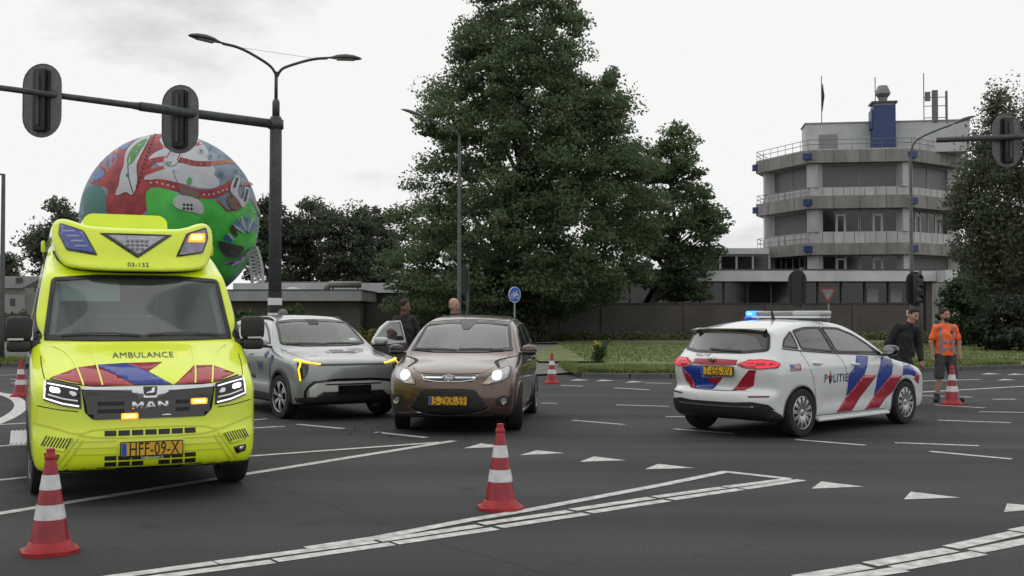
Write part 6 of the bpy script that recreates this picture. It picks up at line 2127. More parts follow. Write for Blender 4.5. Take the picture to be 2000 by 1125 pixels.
    for sg in (1, -1):
        q = [(.72, 2.535), (.50, 2.455), (.375, 2.205), (.66, 2.255), (.735, 2.42)]
        fr = fa.patch('corner_light', rpoly([(sg * a, b) for a, b in q], .02), 'F', BLACK_GLOSS, .008)
        qi = rpoly([(sg * a, b) for a, b in [(.705, 2.51), (.515, 2.44), (.405, 2.225), (.65, 2.272), (.715, 2.42)]], .015)
        fa.patch('light_lens', qi, 'F', BLUE_LENS if sg < 0 else mat('clear_blue_lens', (.20, .19, .26), .15, coat=.8, var=.3, scale=14), .014, parent=fr)
        if sg < 0:
            for i in range(4):
                a, b = -.63 + i * .035, 2.445 - i * .05
                fa.patch('light_module', rpoly([(a - .06, b - .008), (a + .06, b - .008), (a + .06, b + .008), (a - .06, b + .008)], .004), 'F', mat('led_module_grey', (.30, .32, .38), .3), .018, parent=fr)
        else:
            fa.patch('amber_flash', rpoly([(.53, 2.385), (.66, 2.39), (.67, 2.44), (.55, 2.435)], .02), 'F', AMBER_FLASH, .020, parent=fr)
            fa.patch('amber_lens', rpoly([(.50, 2.36), (.685, 2.365), (.70, 2.465), (.54, 2.45)], .02), 'F', mat('amber_glow', (.8, .3, .03), .3, emit=(1, .38, .04), es=1.0), .017, parent=fr)  # larger faint patch painted as the glow about the flash
    tr = fa.patch('triangle_light', rpoly([(-.355, 2.432), (.355, 2.432), (0, 2.185)], .012), 'F', BLACK_GLOSS, .008)
    fa.patch('light_lens', rpoly([(-.275, 2.408), (.275, 2.408), (0, 2.218)], .006), 'F', mat('triangle_lens', (.36, .37, .41), .18, coat=.8, var=.25, scale=25), .014, parent=tr)
    for i in range(5):
        for k in range(3):
            a = -.09 + i * .045
            if abs(a) < .16 - k * .05:
                fa.patch('light_module', [(a - .016, 2.365 - k * .04), (a + .016, 2.365 - k * .04), (a + .016, 2.34 - k * .04), (a - .016, 2.34 - k * .04)], 'F', mat('led_module_dark', (.16, .16, .2), .3), .017, parent=tr)
    fa.text('fleet_number', '03-132', .042, 0, 2.118, 'F', mat('dark_letter', (.05, .055, .06), .4), .006, xs=1.15, bold=.01, spacing=1.1)
    # roof box behind the fairing
    t = MB()
    t.prism(rpoly([(-.46, 2.47), (-.45, 2.68), (-.38, 2.735), (.38, 2.735), (.45, 2.68), (.46, 2.47)], .04), -3.4, -1.75, 'yz')
    t.done('roof_unit', AMB_YELLOW, c.root, auto=40)
    # gutter rail and lamps on the roof edge
    for sg in (1, -1):
        MB().tube([(-1.0, sg * .80, 2.40), (-4.8, sg * .80, 2.42)], .018, 8).done('roof_rail', ALU, c.root, True)
        MB().box(-.05, .05, -.02, .02, -.06, .06, .015, at=(-1.25, sg * .865, 2.33)).done('side_beacon', AMB_YELLOW, c.root, auto=40)
    # folding step on the right side
    t = MB()
    t.box(-2.0, -.62, -1.16, -.98, .36, .385, .006)
    for i in range(4): t.box(-1.98, -.64, -1.15 + i * .042, -1.135 + i * .042, .385, .395)
    t.done('side_step', ALU, c.root)
    # cabin: dashboard, bulkhead, seats, sun visor
    cabin(c, .05, 1.34, .62, [(-.75, .45), (-.75, -.45)], .84, 2.0, -1.3)
    MB().box(-1.36, -1.30, -.86, .86, .62, 2.28).done('bulkhead', mat('bulkhead_grey', (.10, .11, .11), .6), c.root)
    MB().tube([(-1.27, -.38, 1.9), (-1.27, -.38, 1.66), (-1.27, -.33, 1.62), (-1.27, .24, 1.62), (-1.27, .29, 1.68), (-1.27, .29, 2.1)], .016, 8).done('bulkhead_rail', mat('pale_grey_rail', (.5, .52, .52), .4), c.root)
    MB().box(-.42, -.40, -.72, -.16, 1.76, 1.98, .008).done('sun_visor', mat('visor_pale', (.42, .50, .46), .7), c.root)
    MB().box(-.50, -.36, -.16, .20, 1.93, 2.01, .02).done('overhead_console', INTERIOR, c.root)
    rounded('interior_mirror', -.33, .0, 1.90, .02, .09, .03, BLACK_PLASTIC, c.root)
    for sg in (1, -1):
        MB().tube([(-.06, sg * .80, 1.40), (-.52, sg * .735, 1.97)], .035, 8).done('inner_pillar', mat('pillar_pale', (.34, .40, .38), .7), c.root, True)
    wheel_set(c, 1.74, [(0, .345), (-3.64, .345)], .345, .235, .21, 8, 'cover', rim_mat=mat('steel_rim', (.2, .2, .21), .4, .7), steer=R(4))
    c.body()
    c.root.scale = (1, .972, 1)
    return c
AMBULANCE = build_ambulance()
# ------------------------------------------------------------------ brown family car
BROWN_PAINT = mat('brown_metallic_paint', (0.108, 0.064, 0.048), 0.30, 0.55, coat=1.0, var=0.05, scale=200, back=(0.04, 0.04, 0.04))
def build_brown_car():
    prof = [(.72, .22), (.84, .26), (.895, .34), (.905, .46), (.90, .58), (.875, .68), (.83, .77), (.75, .845), (.60, .905), (.40, .955), (.15, 1.01), (-.04, 1.055), (-.15, 1.095),
            (-.4, 1.225), (-.68, 1.365), (-.95, 1.495), (-1.18, 1.575), (-1.5, 1.628), (-2.0, 1.645), (-2.5, 1.615), (-2.9, 1.555), (-3.15, 1.49), (-3.22, 1.44), (-3.30, 1.28), (-3.38, 1.10), (-3.44, .95), (-3.46, .75),
            (-3.49, .62), (-3.49, .45), (-3.42, .30), (-3.2, .24), (-2, .20), (0, .19)]
    wz = [(.15, .80), (.24, .86), (.4, .893), (.6, .906), (.8, .914), (.95, .905), (1.03, .885), (1.10, .855), (1.2, .82), (1.4, .745), (1.52, .685), (1.62, .60), (1.75, .5)]
    taper = [(-3.5, .92), (-3.0, .97), (-2.3, 1.0), (-.2, 1.0), (.3, .985), (.9, .93)]
    c = Car('brown_car', (-.776, 15.876), R(-96), 'brown people carrier with lit headlights and a yellow number plate facing the camera', 'car',
            prof, wz, taper, BROWN_PAINT, .914, .27, .2, [(0, .325, .355, .30), (-2.648, .325, .355, .30)], crown=.06, k=.10, belt=1.08,
            scal=[(.50, -.014, .08, -2.2, -.5), (.90, .007, .03, -3.0, -.1)])
    ws = rpoly([(-.765, 1.115), (-.735, 1.17), (-.645, 1.50), (-.3, 1.54), (.3, 1.54), (.645, 1.50), (.735, 1.17), (.765, 1.115), (.4, 1.09), (-.4, 1.09)], .06)
    c.window('windscreen', ws, 'F', glass('brown_car_windscreen', (.70, .84, .80), 2.2, .02, film=.05, film_col=(.36, .48, .45)), BLACK_TRIM, .042)
    c.patch('mirror_mount', rpoly([(-.14, 1.545), (-.045, 1.41), (.045, 1.41), (.14, 1.545)], .02), 'F', mat('frit_purple', (.05, .045, .06), .4), .012)
    c.line('roof_seam', [(-.64, 1.522), (-.3, 1.562), (.3, 1.562), (.64, 1.522)], .010, 'F', GAP)
    fw = rpoly([(-1.62, 1.13), (-1.72, 1.50), (-1.35, 1.485), (-1.0, 1.36), (-.70, 1.19), (-.56, 1.10)], .04)
    rw = rpoly([(-2.55, 1.17), (-2.58, 1.475), (-2.3, 1.515), (-1.78, 1.51), (-1.68, 1.135)], .04)
    qw = rpoly([(-3.08, 1.22), (-2.95, 1.36), (-2.64, 1.46), (-2.61, 1.175)], .03)
    for p in 'LR':
        c.window('front_door_window', fw, p, GLASS_SIDE, BLACK_TRIM, .03)
        c.window('rear_door_window', rw, p, GLASS_SIDE, BLACK_TRIM, .028)
        c.window('quarter_window', qw, p, GLASS_DARK, BLACK_TRIM, .022)
        c.patch('pillar_trim', [(-1.62, 1.12), (-1.73, 1.505), (-1.78, 1.505), (-1.685, 1.125)], p, BLACK_GLOSS, .007)
        c.line('door_gap', [(-1.66, 1.12), (-1.60, .9), (-1.60, .5), (-1.66, .28)], .008, p, GAP)
        c.line('door_gap', [(-2.58, 1.15), (-2.48, .95), (-2.32, .65), (-2.28, .30)], .008, p, GAP)
        c.line('door_gap', [(-.52, 1.08), (-.44, .85), (-.44, .5), (-.48, .28)], .008, p, GAP)
        c.line('door_gap', [(-2.28, .275), (-1.6, .27), (-.48, .27)], .008, p, GAP)
        c.line('fender_gap', [(-.50, 1.07), (-.2, 1.03), (.15, .98), (.45, .90)], .007, p, GAP)
        sg = 1 if p == 'L' else -1
        for hx, hz in ((-2.28, .955), (-1.36, .93)):
            rounded('door_handle', hx, sg * .918, hz, .105, .022, .020, BROWN_PAINT, c.root, 3.0, rot=Matrix.Rotation(R(3), 3, 'Y'))
        MB().box(-2.25, -.42, -.03, .03, 0, .05, .02, at=(0, sg * .855, .18)).done('side_skirt', BROWN_PAINT, c.root, auto=40)
        for ax in (0, -2.648):
            c.arch_lip(ax, .325, .355, p, BROWN_PAINT, w=.018, th=.006, a0=-12, a1=192)
    bw = rpoly([(-.66, 1.13), (-.60, 1.38), (-.3, 1.41), (.3, 1.41), (.60, 1.38), (.66, 1.13), (.4, 1.10), (-.4, 1.10)], .06)
    c.window('rear_window', bw, 'B', GLASS_SIDE, BLACK_TRIM, .035)
    for sg in (1, -1):
        c.patch('tail_lamp', rpoly([(sg * a, b) for a, b in [(.62, .86), (.66, 1.08), (.74, 1.06), (.78, .88)]], .03), 'B', RED_LENS, .01)
        # headlamp with lit bulb behind clear lens
        o = rpoly([(sg * a, b) for a, b in [(.435, .69), (.58, .845), (.73, .915), (.80, .92), (.825, .83), (.77, .745), (.54, .675)]], .03)
        t = c.patch('headlamp', o, 'F', mat('lamp_chrome_dark', (.34, .35, .37), .3, .85, var=.25, scale=18), .006)
        c.patch('lamp_bulb', rpoly([(sg * .64 + .062 * math.cos(k * math.pi / 8), .80 + .058 * math.sin(k * math.pi / 8)) for k in range(16)], .01), 'F', HALOGEN, .016, parent=t)
        c.patch('indicator', rpoly([(sg * a, b) for a, b in [(.50, .695), (.56, .69), (.56, .735), (.51, .74)]], .015), 'F', mat('indicator_bulb', (.8, .5, .15), .2, coat=.5), .012, parent=t)
        c.line('lamp_border', [(sg * a, b) for a, b in [(.435, .69), (.58, .845), (.73, .915), (.80, .92), (.825, .83), (.77, .745), (.54, .675)]], .012, 'F', BLACK_GLOSS, .010, t, True, 1)
        # fog lamp in its pocket
        t = c.patch('fog_pocket', rpoly([(sg * a, b) for a, b in [(.655, .40), (.63, .49), (.74, .54), (.80, .52), (.80, .41), (.72, .385)]], .03), 'F', BLACK_PLASTIC, .006)
        c.patch('fog_lamp', [(sg * .735 + .045 * math.cos(k * math.pi / 8), .46 + .045 * math.sin(k * math.pi / 8)) for k in range(16)], 'F', CHROME, .014, parent=t)
        c.patch('fog_lens', [(sg * .735 + .036 * math.cos(k * math.pi / 8), .46 + .036 * math.sin(k * math.pi / 8)) for k in range(16)], 'F', mat('fog_glass', (.25, .26, .27), .1, coat=1), .018, parent=t)
        c.line('painted_hood_crease', [(sg * .74, 1.07), (sg * .66, .97), (sg * .50, .86), (sg * .40, .83)], .005, 'F', GAP, .001)
    c.line('hood_gap', [(-.40, .83), (-.2, .823), (.2, .823), (.40, .83)], .010, 'F', GAP, .002)
    g = c.patch('upper_grille', rpoly([(-.385, .808), (.385, .808), (.33, .722), (-.33, .722)], .03), 'F', BLACK_GLOSS, .008)
    for z, w in ((.772, .36),):
        c.patch('grille_bar', rpoly([(-w, z - .010), (w, z - .010), (w, z + .010), (-w, z + .010)], .004), 'F', CHROME, .014, parent=g)
    c.line('grille_frame', [(-.385, .808), (-.33, .722), (.33, .722), (.385, .808)], .007, 'F', CHROME, .013, g, False, 1)
    ov = [(.092 * math.cos(k * math.pi / 12), .768 + .037 * math.sin(k * math.pi / 12)) for k in range(24)]
    e = c.patch('maker_badge', ov, 'F', CHROME, .020)
    c.patch('badge_field', [(.080 * math.cos(k * math.pi / 12), .768 + .029 * math.sin(k * math.pi / 12)) for k in range(24)], 'F', mat('badge_blue', (.10, .12, .17), .2, coat=1), .023, parent=e)
    c.text('badge_lettering', 'Ford', .027, 0, .768, 'F', CHROME, .026, xs=1.2, bold=.012, shear=.25, parent=e)
    lg = [(-.545, .375), (-.46, .50), (-.365, .615), (-.2, .63), (.2, .63), (.365, .615), (.46, .50), (.545, .375), (.42, .315), (.2, .285), (-.2, .285), (-.42, .315)]
    g = c.patch('lower_grille', rpoly(lg, .03), 'F', BLACK_INK, .006)
    for i in range(9):
        z = .318 + i * .034
        w = np.interp(z, [.30, .375, .50, .615], [.38, .50, .44, .35])
        c.line('grille_slat', [(-w, z), (w, z)], .012, 'F', BLACK_PLASTIC, .011, g, smooth_n=0)
    c.line('grille_chrome', [(-.555, .38), (-.53, .355), (-.42, .308), (-.2, .276), (.2, .276), (.42, .308), (.53, .355), (.555, .38)], .013, 'F', CHROME, .014, g, False, 2)
    c.plate('5-ZKR-59', 0, .47, 'F', .922, letters=mat('plate_brown_ink', (.16, .03, .01), .5))
    c.patch('chin_trim', rpoly([(-.74, .235), (-.78, .285), (-.5, .262), (.5, .262), (.78, .285), (.74, .235)], .01), 'F', BLACK_PLASTIC, .008)
    for y0, y1 in ((-.70, -.05), (-.02, .62)):
        c.line('wiper', [(y0, 1.125), ((y0 + y1) / 2, 1.13), (y1, 1.115)], .016, 'F', BLACK_INK, .02)
    for sg in (1, -1):
        t = empty('wing_mirror', (-.42, sg * .92, 1.105)); t.scale = (.9, .88, .9)
        t.parent = c.root
        rounded('mirror_housing', .0, sg * .085, .025, .085, .125, .078, BROWN_PAINT if sg > 0 else BLACK_GLOSS, t, 2.7)
        rounded('mirror_foot', .0, sg * -.06, -.03, .05, .07, .02, BLACK_GLOSS, t, 2.6)
        rounded('mirror_lower', .01, sg * .08, -.02, .083, .12, .045, BLACK_GLOSS, t, 2.7)
    MB().tube([(-1.35, -.1, 1.60), (-1.50, -.1, 1.70)], [.008, .004], 6).done('roof_aerial', BLACK_PLASTIC, c.root)
    for sg in (1, -1):
        c.line('roof_ditch', [(-1.15, sg * .625), (-1.7, sg * .635), (-2.6, sg * .625), (-3.0, sg * .60)], .022, 'T', BLACK_TRIM, .004)
    pale = mat('pale_cabin_trim', (.30, .34, .33), .7)
    for sg in (1, -1):
        MB().tube([(-.46, sg * .69, 1.11), (-1.16, sg * .60, 1.47)], .04, 8).done('inner_pillar', pale, c.root, True)
    cabin(c, -.30, 1.08, .32, [(-1.15, .37), (-1.15, -.37), (-2.05, .37), (-2.05, -.37)], .74, 1.55, -3.2)
    rounded('interior_mirror', -.86, 0, 1.37, .02, .10, .035, BLACK_PLASTIC, c.root)
    wheel_set(c, 1.62, [(0, .325), (-2.648, .325)], .325, .215, .215, 5, 'twin', steer=R(9))
    c.body()
    return c
BROWN = build_brown_car()
# ------------------------------------------------------------------ grey electric crossover
GREY_PAINT = mat('silver_grey_paint', (0.30, 0.325, 0.33), 0.30, 0.35, coat=1.0, var=0.04, scale=200, back=(0.04, 0.04, 0.045))
def build_grey_car():
    prof = [(.70, .24), (.82, .28), (.852, .40), (.855, .60), (.845, .78), (.82, .88), (.74, .945), (.55, .985), (.25, 1.03), (-.05, 1.075), (-.22, 1.115), (-.30, 1.15),
            (-.52, 1.28), (-.75, 1.42), (-.94, 1.525), (-1.15, 1.595), (-1.5, 1.635), (-2.1, 1.645), (-2.7, 1.61), (-3.1, 1.56), (-3.22, 1.52), (-3.26, 1.44), (-3.35, 1.2), (-3.43, 1.0), (-3.47, .85), (-3.48, .5), (-3.40, .32), (-3.2, .26),
            (-2, .23), (0, .23)]
    wz = [(.15, .82), (.25, .88), (.4, .905), (.6, .91), (.85, .92), (1.0, .915), (1.08, .89), (1.16, .85), (1.3, .79), (1.45, .715), (1.55, .655), (1.65, .57), (1.8, .5)]
    taper = [(-3.5, .93), (-3.0, .98), (-2.3, 1.0), (.1, 1.0), (.5, .985), (.9, .95)]
    c = Car('grey_car', (-2.90, 17.90), R(-58.3), 'silver grey crossover with yellow lit light strips and its driver door open', 'car',
            prof, wz, taper, GREY_PAINT, .92, .20, .15, [(0, .345, .385, .30), (-2.68, .345, .385, .30)], crown=.05, k=.075, belt=1.1,
            scal=[(.62, -.02, .10, -2.2, -.5)], pf=2.8)
    ws = rpoly([(-.755, 1.155), (-.635, 1.525), (-.3, 1.56), (.3, 1.56), (.635, 1.525), (.755, 1.155), (.4, 1.125), (-.4, 1.125)], .06)
    c.window('windscreen', ws, 'F', glass('grey_car_windscreen', (.72, .86, .82), 1.9, .02, film=.06, film_col=(.33, .48, .44)), BLACK_TRIM, .04)
    c.patch('sensor_mount', rpoly([(-.10, 1.555), (-.08, 1.47), (.08, 1.47), (.10, 1.555)], .02), 'F', BLACK_PLASTIC, .012)
    fw = rpoly([(-1.60, 1.175), (-1.66, 1.52), (-1.30, 1.51), (-1.0, 1.40), (-.70, 1.24), (-.60, 1.16)], .04)
    rw = rpoly([(-2.55, 1.20), (-2.62, 1.46), (-2.3, 1.52), (-1.73, 1.525), (-1.68, 1.18)], .04)
    qw = rpoly([(-3.05, 1.33), (-2.92, 1.44), (-2.70, 1.475), (-2.63, 1.25)], .03)
    for p in 'LR':
        if p == 'R':
            c.window('front_door_window', fw, p, GLASS_SIDE, BLACK_TRIM, .03)
        else:
            c.hole(rpoly([(-1.64, .36), (-1.70, 1.53), (-1.30, 1.52), (-1.0, 1.41), (-.66, 1.22), (-.50, 1.10), (-.46, .36)], .04), p, 0.0)
        c.window('rear_door_window', rw, p, GLASS_DARK, BLACK_TRIM, .028)
        c.patch('quarter_panel', qw, p, BLACK_GLOSS, .007)
        c.patch('pillar_trim', [(-1.60, 1.17), (-1.67, 1.53), (-1.735, 1.53), (-1.685, 1.175)], p, BLACK_GLOSS, .007)
        c.line('door_gap', [(-1.66, 1.15), (-1.62, .9), (-1.62, .5), (-1.66, .30)], .008, p, GAP)
        c.line('door_gap', [(-2.58, 1.18), (-2.46, .95), (-2.30, .65), (-2.27, .32)], .008, p, GAP)
        c.line('door_gap', [(-.52, 1.12), (-.46, .9), (-.46, .5), (-.49, .30)], .008, p, GAP)
        c.patch('sill_cladding', rpoly([(-2.34, .25), (-2.34, .42), (-1.5, .38), (-.40, .38), (-.34, .25)], .03), p, BLACK_PLASTIC, .012)
        sg = 1 if p == 'L' else -1
        for hx in ((-2.30, -1.38) if p == 'R' else (-2.30,)):
            MB().box(-.11, .11, -.008, .012, -.016, .016, .006, at=(hx, sg * .922, .98)).done('door_handle', GREY_PAINT, c.root, auto=40)
        # blue print on the flank
        prt = mat('flank_blue_print', (.03, .07, .22), .4)
        if p == 'R':
            c.text('flank_lettering', 'W', .15, -.90, .80, p, prt, .005, xs=1.35, bold=.03)
            c.patch('flank_print', rpoly([(-.72, .98), (-.60, 1.06), (-.52, 1.02), (-.62, .93)], .02), p, prt, .004)
            c.patch('flank_print', rpoly([(-.44, .92), (-.36, 1.0), (-.24, .99), (-.30, .86)], .02), p, prt, .004)
            c.patch('flank_print', rpoly([(-.52, .62), (-.42, .90), (-.38, .88), (-.47, .58)], .01), p, prt, .004)
            c.patch('flank_print', rpoly([(-1.95, .86), (-1.45, .82), (-1.45, .72), (-1.95, .76)], .02), p, mat('flank_magenta_print', (.22, .02, .08), .4), .004)
            c.patch('flank_print', rpoly([(-1.9, .70), (-1.2, .64), (-1.2, .58), (-1.9, .64)], .02), p, mat('flank_dark_print', (.03, .04, .06), .4), .004)
        for ax in (0, -2.68):
            c.arch_lip(ax, .345, .385, p, BLACK_PLASTIC, w=.075, th=.016, a0=-14, a1=194)
    bw = rpoly([(-.62, 1.22), (-.56, 1.44), (.56, 1.44), (.62, 1.22)], .06)
    c.window('rear_window', bw, 'B', GLASS_DARK, BLACK_TRIM, .035)
    # front: star-map light strips, dark lamp panels, lower frame
    for sg in (1, -1):
        t = c.patch('headlamp', rpoly([(sg * a, b) for a, b in [(.70, .865), (.80, .89), (.855, .90), (.865, .78), (.835, .64), (.80, .63), (.735, .72), (.715, .80)]], .015), 'F', BLACK_GLOSS, .008)
        c.line('light_strip', [(sg * a, b) for a, b in [(.53, .868), (.70, .895), (.86, .930)]], .021, 'F', AMBER_LED, .018, t, smooth_n=0)
        c.line('light_strip', [(sg * a, b) for a, b in [(.80, .905), (.845, .80), (.825, .625)]], .020, 'F', AMBER_LED, .018, t, smooth_n=0)
        c.patch('lamp_cluster', rpoly([(sg * a, b) for a, b in [(.735, .83), (.79, .84), (.80, .70), (.765, .69), (.74, .74)]], .012), 'F', mat('lamp_cluster_dark', (.06, .05, .05), .15, coat=1, var=.5, scale=40), .012, parent=t)
    c.patch('hood_edge_strip', rpoly([(-.56, .852), (.56, .852), (.56, .874), (-.56, .874)], .006), 'F', BLACK_GLOSS, .010)
    fr = [(-.76, .36), (-.76, .50), (-.60, .635), (.60, .635), (.76, .50), (.76, .36)]
    c.line('lower_frame', fr, .036, 'F', BLACK_GLOSS, .012, smooth_n=1)
    c.patch('skid_panel', rpoly([(-.71, .375), (-.71, .50), (-.57, .605), (.57, .605), (.71, .50), (.71, .375), (.60, .375), (.50, .45), (-.50, .45), (-.60, .375)], .02), 'F', mat('skid_silver', (.55, .57, .57), .4, 0, coat=.4), .008)
    c.patch('skid_slot', rpoly([(-.46, .555), (.46, .555), (.48, .575), (-.48, .575)], .006), 'F', BLACK_GLOSS, .012)
    c.patch('chin_cladding', rpoly([(-.86, .30), (-.88, .37), (-.60, .37), (-.50, .445), (.50, .445), (.60, .37), (.88, .37), (.86, .30), (.6, .255), (-.6, .255)], .02), 'F', BLACK_PLASTIC, .010)
    MB().box(-.012, .012, -.275, .275, -.065, .065, .008, at=(.868, 0, .485)).done('dark_plate', BLACK_GLOSS, c.root)
    # hood print, unreadable at this distance: one short and one long row of strokes
    pr = mat('hood_print', (.09, .10, .13), .5)
    c.text('hood_lettering', 'W', .030, -.18, 1.036, 'F', pr, .004, xs=1.3, bold=.02)
    for z, y0, y1, n, h in ((1.036, -.12, .30, 9, .022), (1.062, -.09, .16, 7, .013)):
        for i in range(n):
            a = y0 + (y1 - y0) * i / n
            c.patch('hood_print', [(a, z - h / 2), (a + (y1 - y0) / n * .72, z - h / 2), (a + (y1 - y0) / n * .72, z + h / 2), (a, z + h / 2)], 'F', pr, .004, skirt=False)
    c.line('hood_gap', [(-.78, 1.10), (-.72, .98), (-.60, .89)], .008, 'F', GAP)
    c.line('hood_gap', [(.78, 1.10), (.72, .98), (.60, .89)], .008, 'F', GAP)
    for y0, y1 in ((-.66, .0), (.0, .62)):
        c.line('wiper', [(y0, 1.16), ((y0 + y1) / 2, 1.165), (y1, 1.15)], .016, 'F', BLACK_INK, .02)
    c.patch('windscreen_sticker', rpoly([(.46, 1.20), (.62, 1.20), (.60, 1.24), (.46, 1.24)], .005), 'F', mat('pale_sticker', (.5, .62, .6), .5), .009)
    # roof rails
    for sg in (1, -1):
        MB().tube([(-1.12, sg * .615, 1.545), (-1.30, sg * .63, 1.59), (-2.7, sg * .62, 1.595), (-2.95, sg * .60, 1.54)], .017, 8).done('roof_rail', BLACK_PLASTIC, c.root, True)
    light = mat('mirror_silver', (.42, .44, .44), .3, .3, coat=.8)
    for sg in (1, -1):
        if sg > 0: continue
        t = empty('wing_mirror', (-.52, sg * .95, 1.16))
        t.parent = c.root
        rounded('mirror_housing', 0, sg * .10, .035, .075, .115, .065, light, t, 3.2)
        rounded('mirror_lower', 0, sg * .08, -.03, .07, .125, .022, BLACK_PLASTIC, t, 3.0)
        rounded('mirror_foot', 0, sg * -.05, -.04, .04, .08, .018, BLACK_PLASTIC, t, 3.0)
    # open driver door, hinged at its front edge
    d = empty('driver_door', (-.47, .90, 0), 0)
    d.parent = c.root
    d.rotation_euler = (0, 0, R(-58))
    def tumble(z): return -.02 - max(0, z - 1.0) ** 1.2 * .42
    def panel(name, pts, th, m, holes=None):
        loops = [pts] + (holes or [])
        flat = [q for l in loops for q in l]
        tr = tessellate_polygon([[Vector((a, b, 0)) for a, b in l] for l in loops])
        n = len(flat)
        V = [(a + .47, tumble(b) + th / 2, b) for a, b in flat] + [(a + .47, tumble(b) - th / 2, b) for a, b in flat]
        F = [list(t) for t in tr] + [[i + n for i in t[::-1]] for t in tr]
        k = 0
        for l in loops:
            m_ = len(l)
            F += [[k + i, k + (i + 1) % m_, n + k + (i + 1) % m_, n + k + i] for i in range(m_)]
            k += m_
        o = mesh(name, V, F, m, d)
        return o
    lower = [(-1.62, .40), (-1.62, 1.16), (-1.2, 1.15), (-.62, 1.14), (-.48, 1.08), (-.48, .40)]
    panel('door_panel', rpoly(lower, .04), .07, light)
    panel('door_lining', rpoly([(a * .96 - .04, b * .97 + .02) for a, b in lower], .04), .12, INTERIOR)
    fo = rpoly([(-1.64, 1.155), (-1.70, 1.54), (-1.30, 1.53), (-.98, 1.42), (-.66, 1.24), (-.54, 1.145)], .04)
    panel('window_frame', fo, .04, light, [inset(fo, .03)])
    panel('door_glass', inset(fo, .028), .006, GLASS_SIDE)
    t = empty('wing_mirror', (-.05, .05, 1.16))
    t.parent = d
    rounded('mirror_housing', 0, .10, .035, .075, .115, .065, light, t, 3.2)
    rounded('mirror_lower', 0, .08, -.03, .07, .125, .022, BLACK_PLASTIC, t, 3.0)
    rounded('mirror_foot', 0, -.03, -.04, .04, .08, .018, BLACK_PLASTIC, t, 3.0)
    cabin(c, -.35, 1.12, .36, [(-1.2, .37), (-1.2, -.37), (-2.1, .37), (-2.1, -.37)], .74, 1.55, -3.2)
    rounded('interior_mirror', -.90, 0, 1.40, .02, .10, .035, BLACK_PLASTIC, c.root)
    wheel_set(c, 1.64, [(0, .345), (-2.68, .345)], .345, .215, .235, 6, 'twin', steer=R(6))
    c.body()
    return c
GREY = build_grey_car()
# ------------------------------------------------------------------ people
def cap_sdf(P, caps, k):
    d = None
    for c in caps:
        a, ra, b, rb = np.array(c[0], float), c[1], np.array(c[2], float), c[3]
        ab = b - a
        t = np.clip(((P - a) @ ab) / (ab @ ab + 1e-9), 0, 1)
        s = np.linalg.norm(P - a - t[:, None] * ab, axis=1) - (ra + (rb - ra) * t)
        d = s if d is None else smin(d, s, c[4] if len(c) > 4 else k)
    return d
def ell(P, c, r):
    q = (P - np.array(c)) / np.array(r)
    l = np.linalg.norm(q, axis=1)
    return (l - 1) * min(r)
SKIN = mat('skin', (.42, .24, .17), .55, var=.10, scale=14)
SKIN_DARK = mat('skin_tan', (.20, .105, .07), .55, var=.10, scale=14)
SKIN_RED = mat('skin_ruddy', (.44, .25, .19), .5, var=.12, scale=14)
HAIR_DARK = mat('dark_hair', (.018, .013, .010), .7, var=.4, scale=40, bump=.6, bscale=120)
HAIR_GREY = mat('grey_hair', (.20, .19, .17), .8, var=.5, scale=50, bump=.6, bscale=120)
CLOTH_BLACK = mat('black_cloth', (.012, .012, .014), .8, var=.3, scale=12, bump=.3, bscale=30)
CLOTH_ORANGE = mat('hi_vis_orange', (.95, .16, .03), .7, var=.08, scale=9, bump=.35, bscale=14)
CLOTH_SHORTS = mat('grey_shorts', (.055, .055, .058), .85, var=.25, scale=10, bump=.4, bscale=16)
SHOE = mat('dark_shoe', (.012, .012, .013), .7, var=.2)

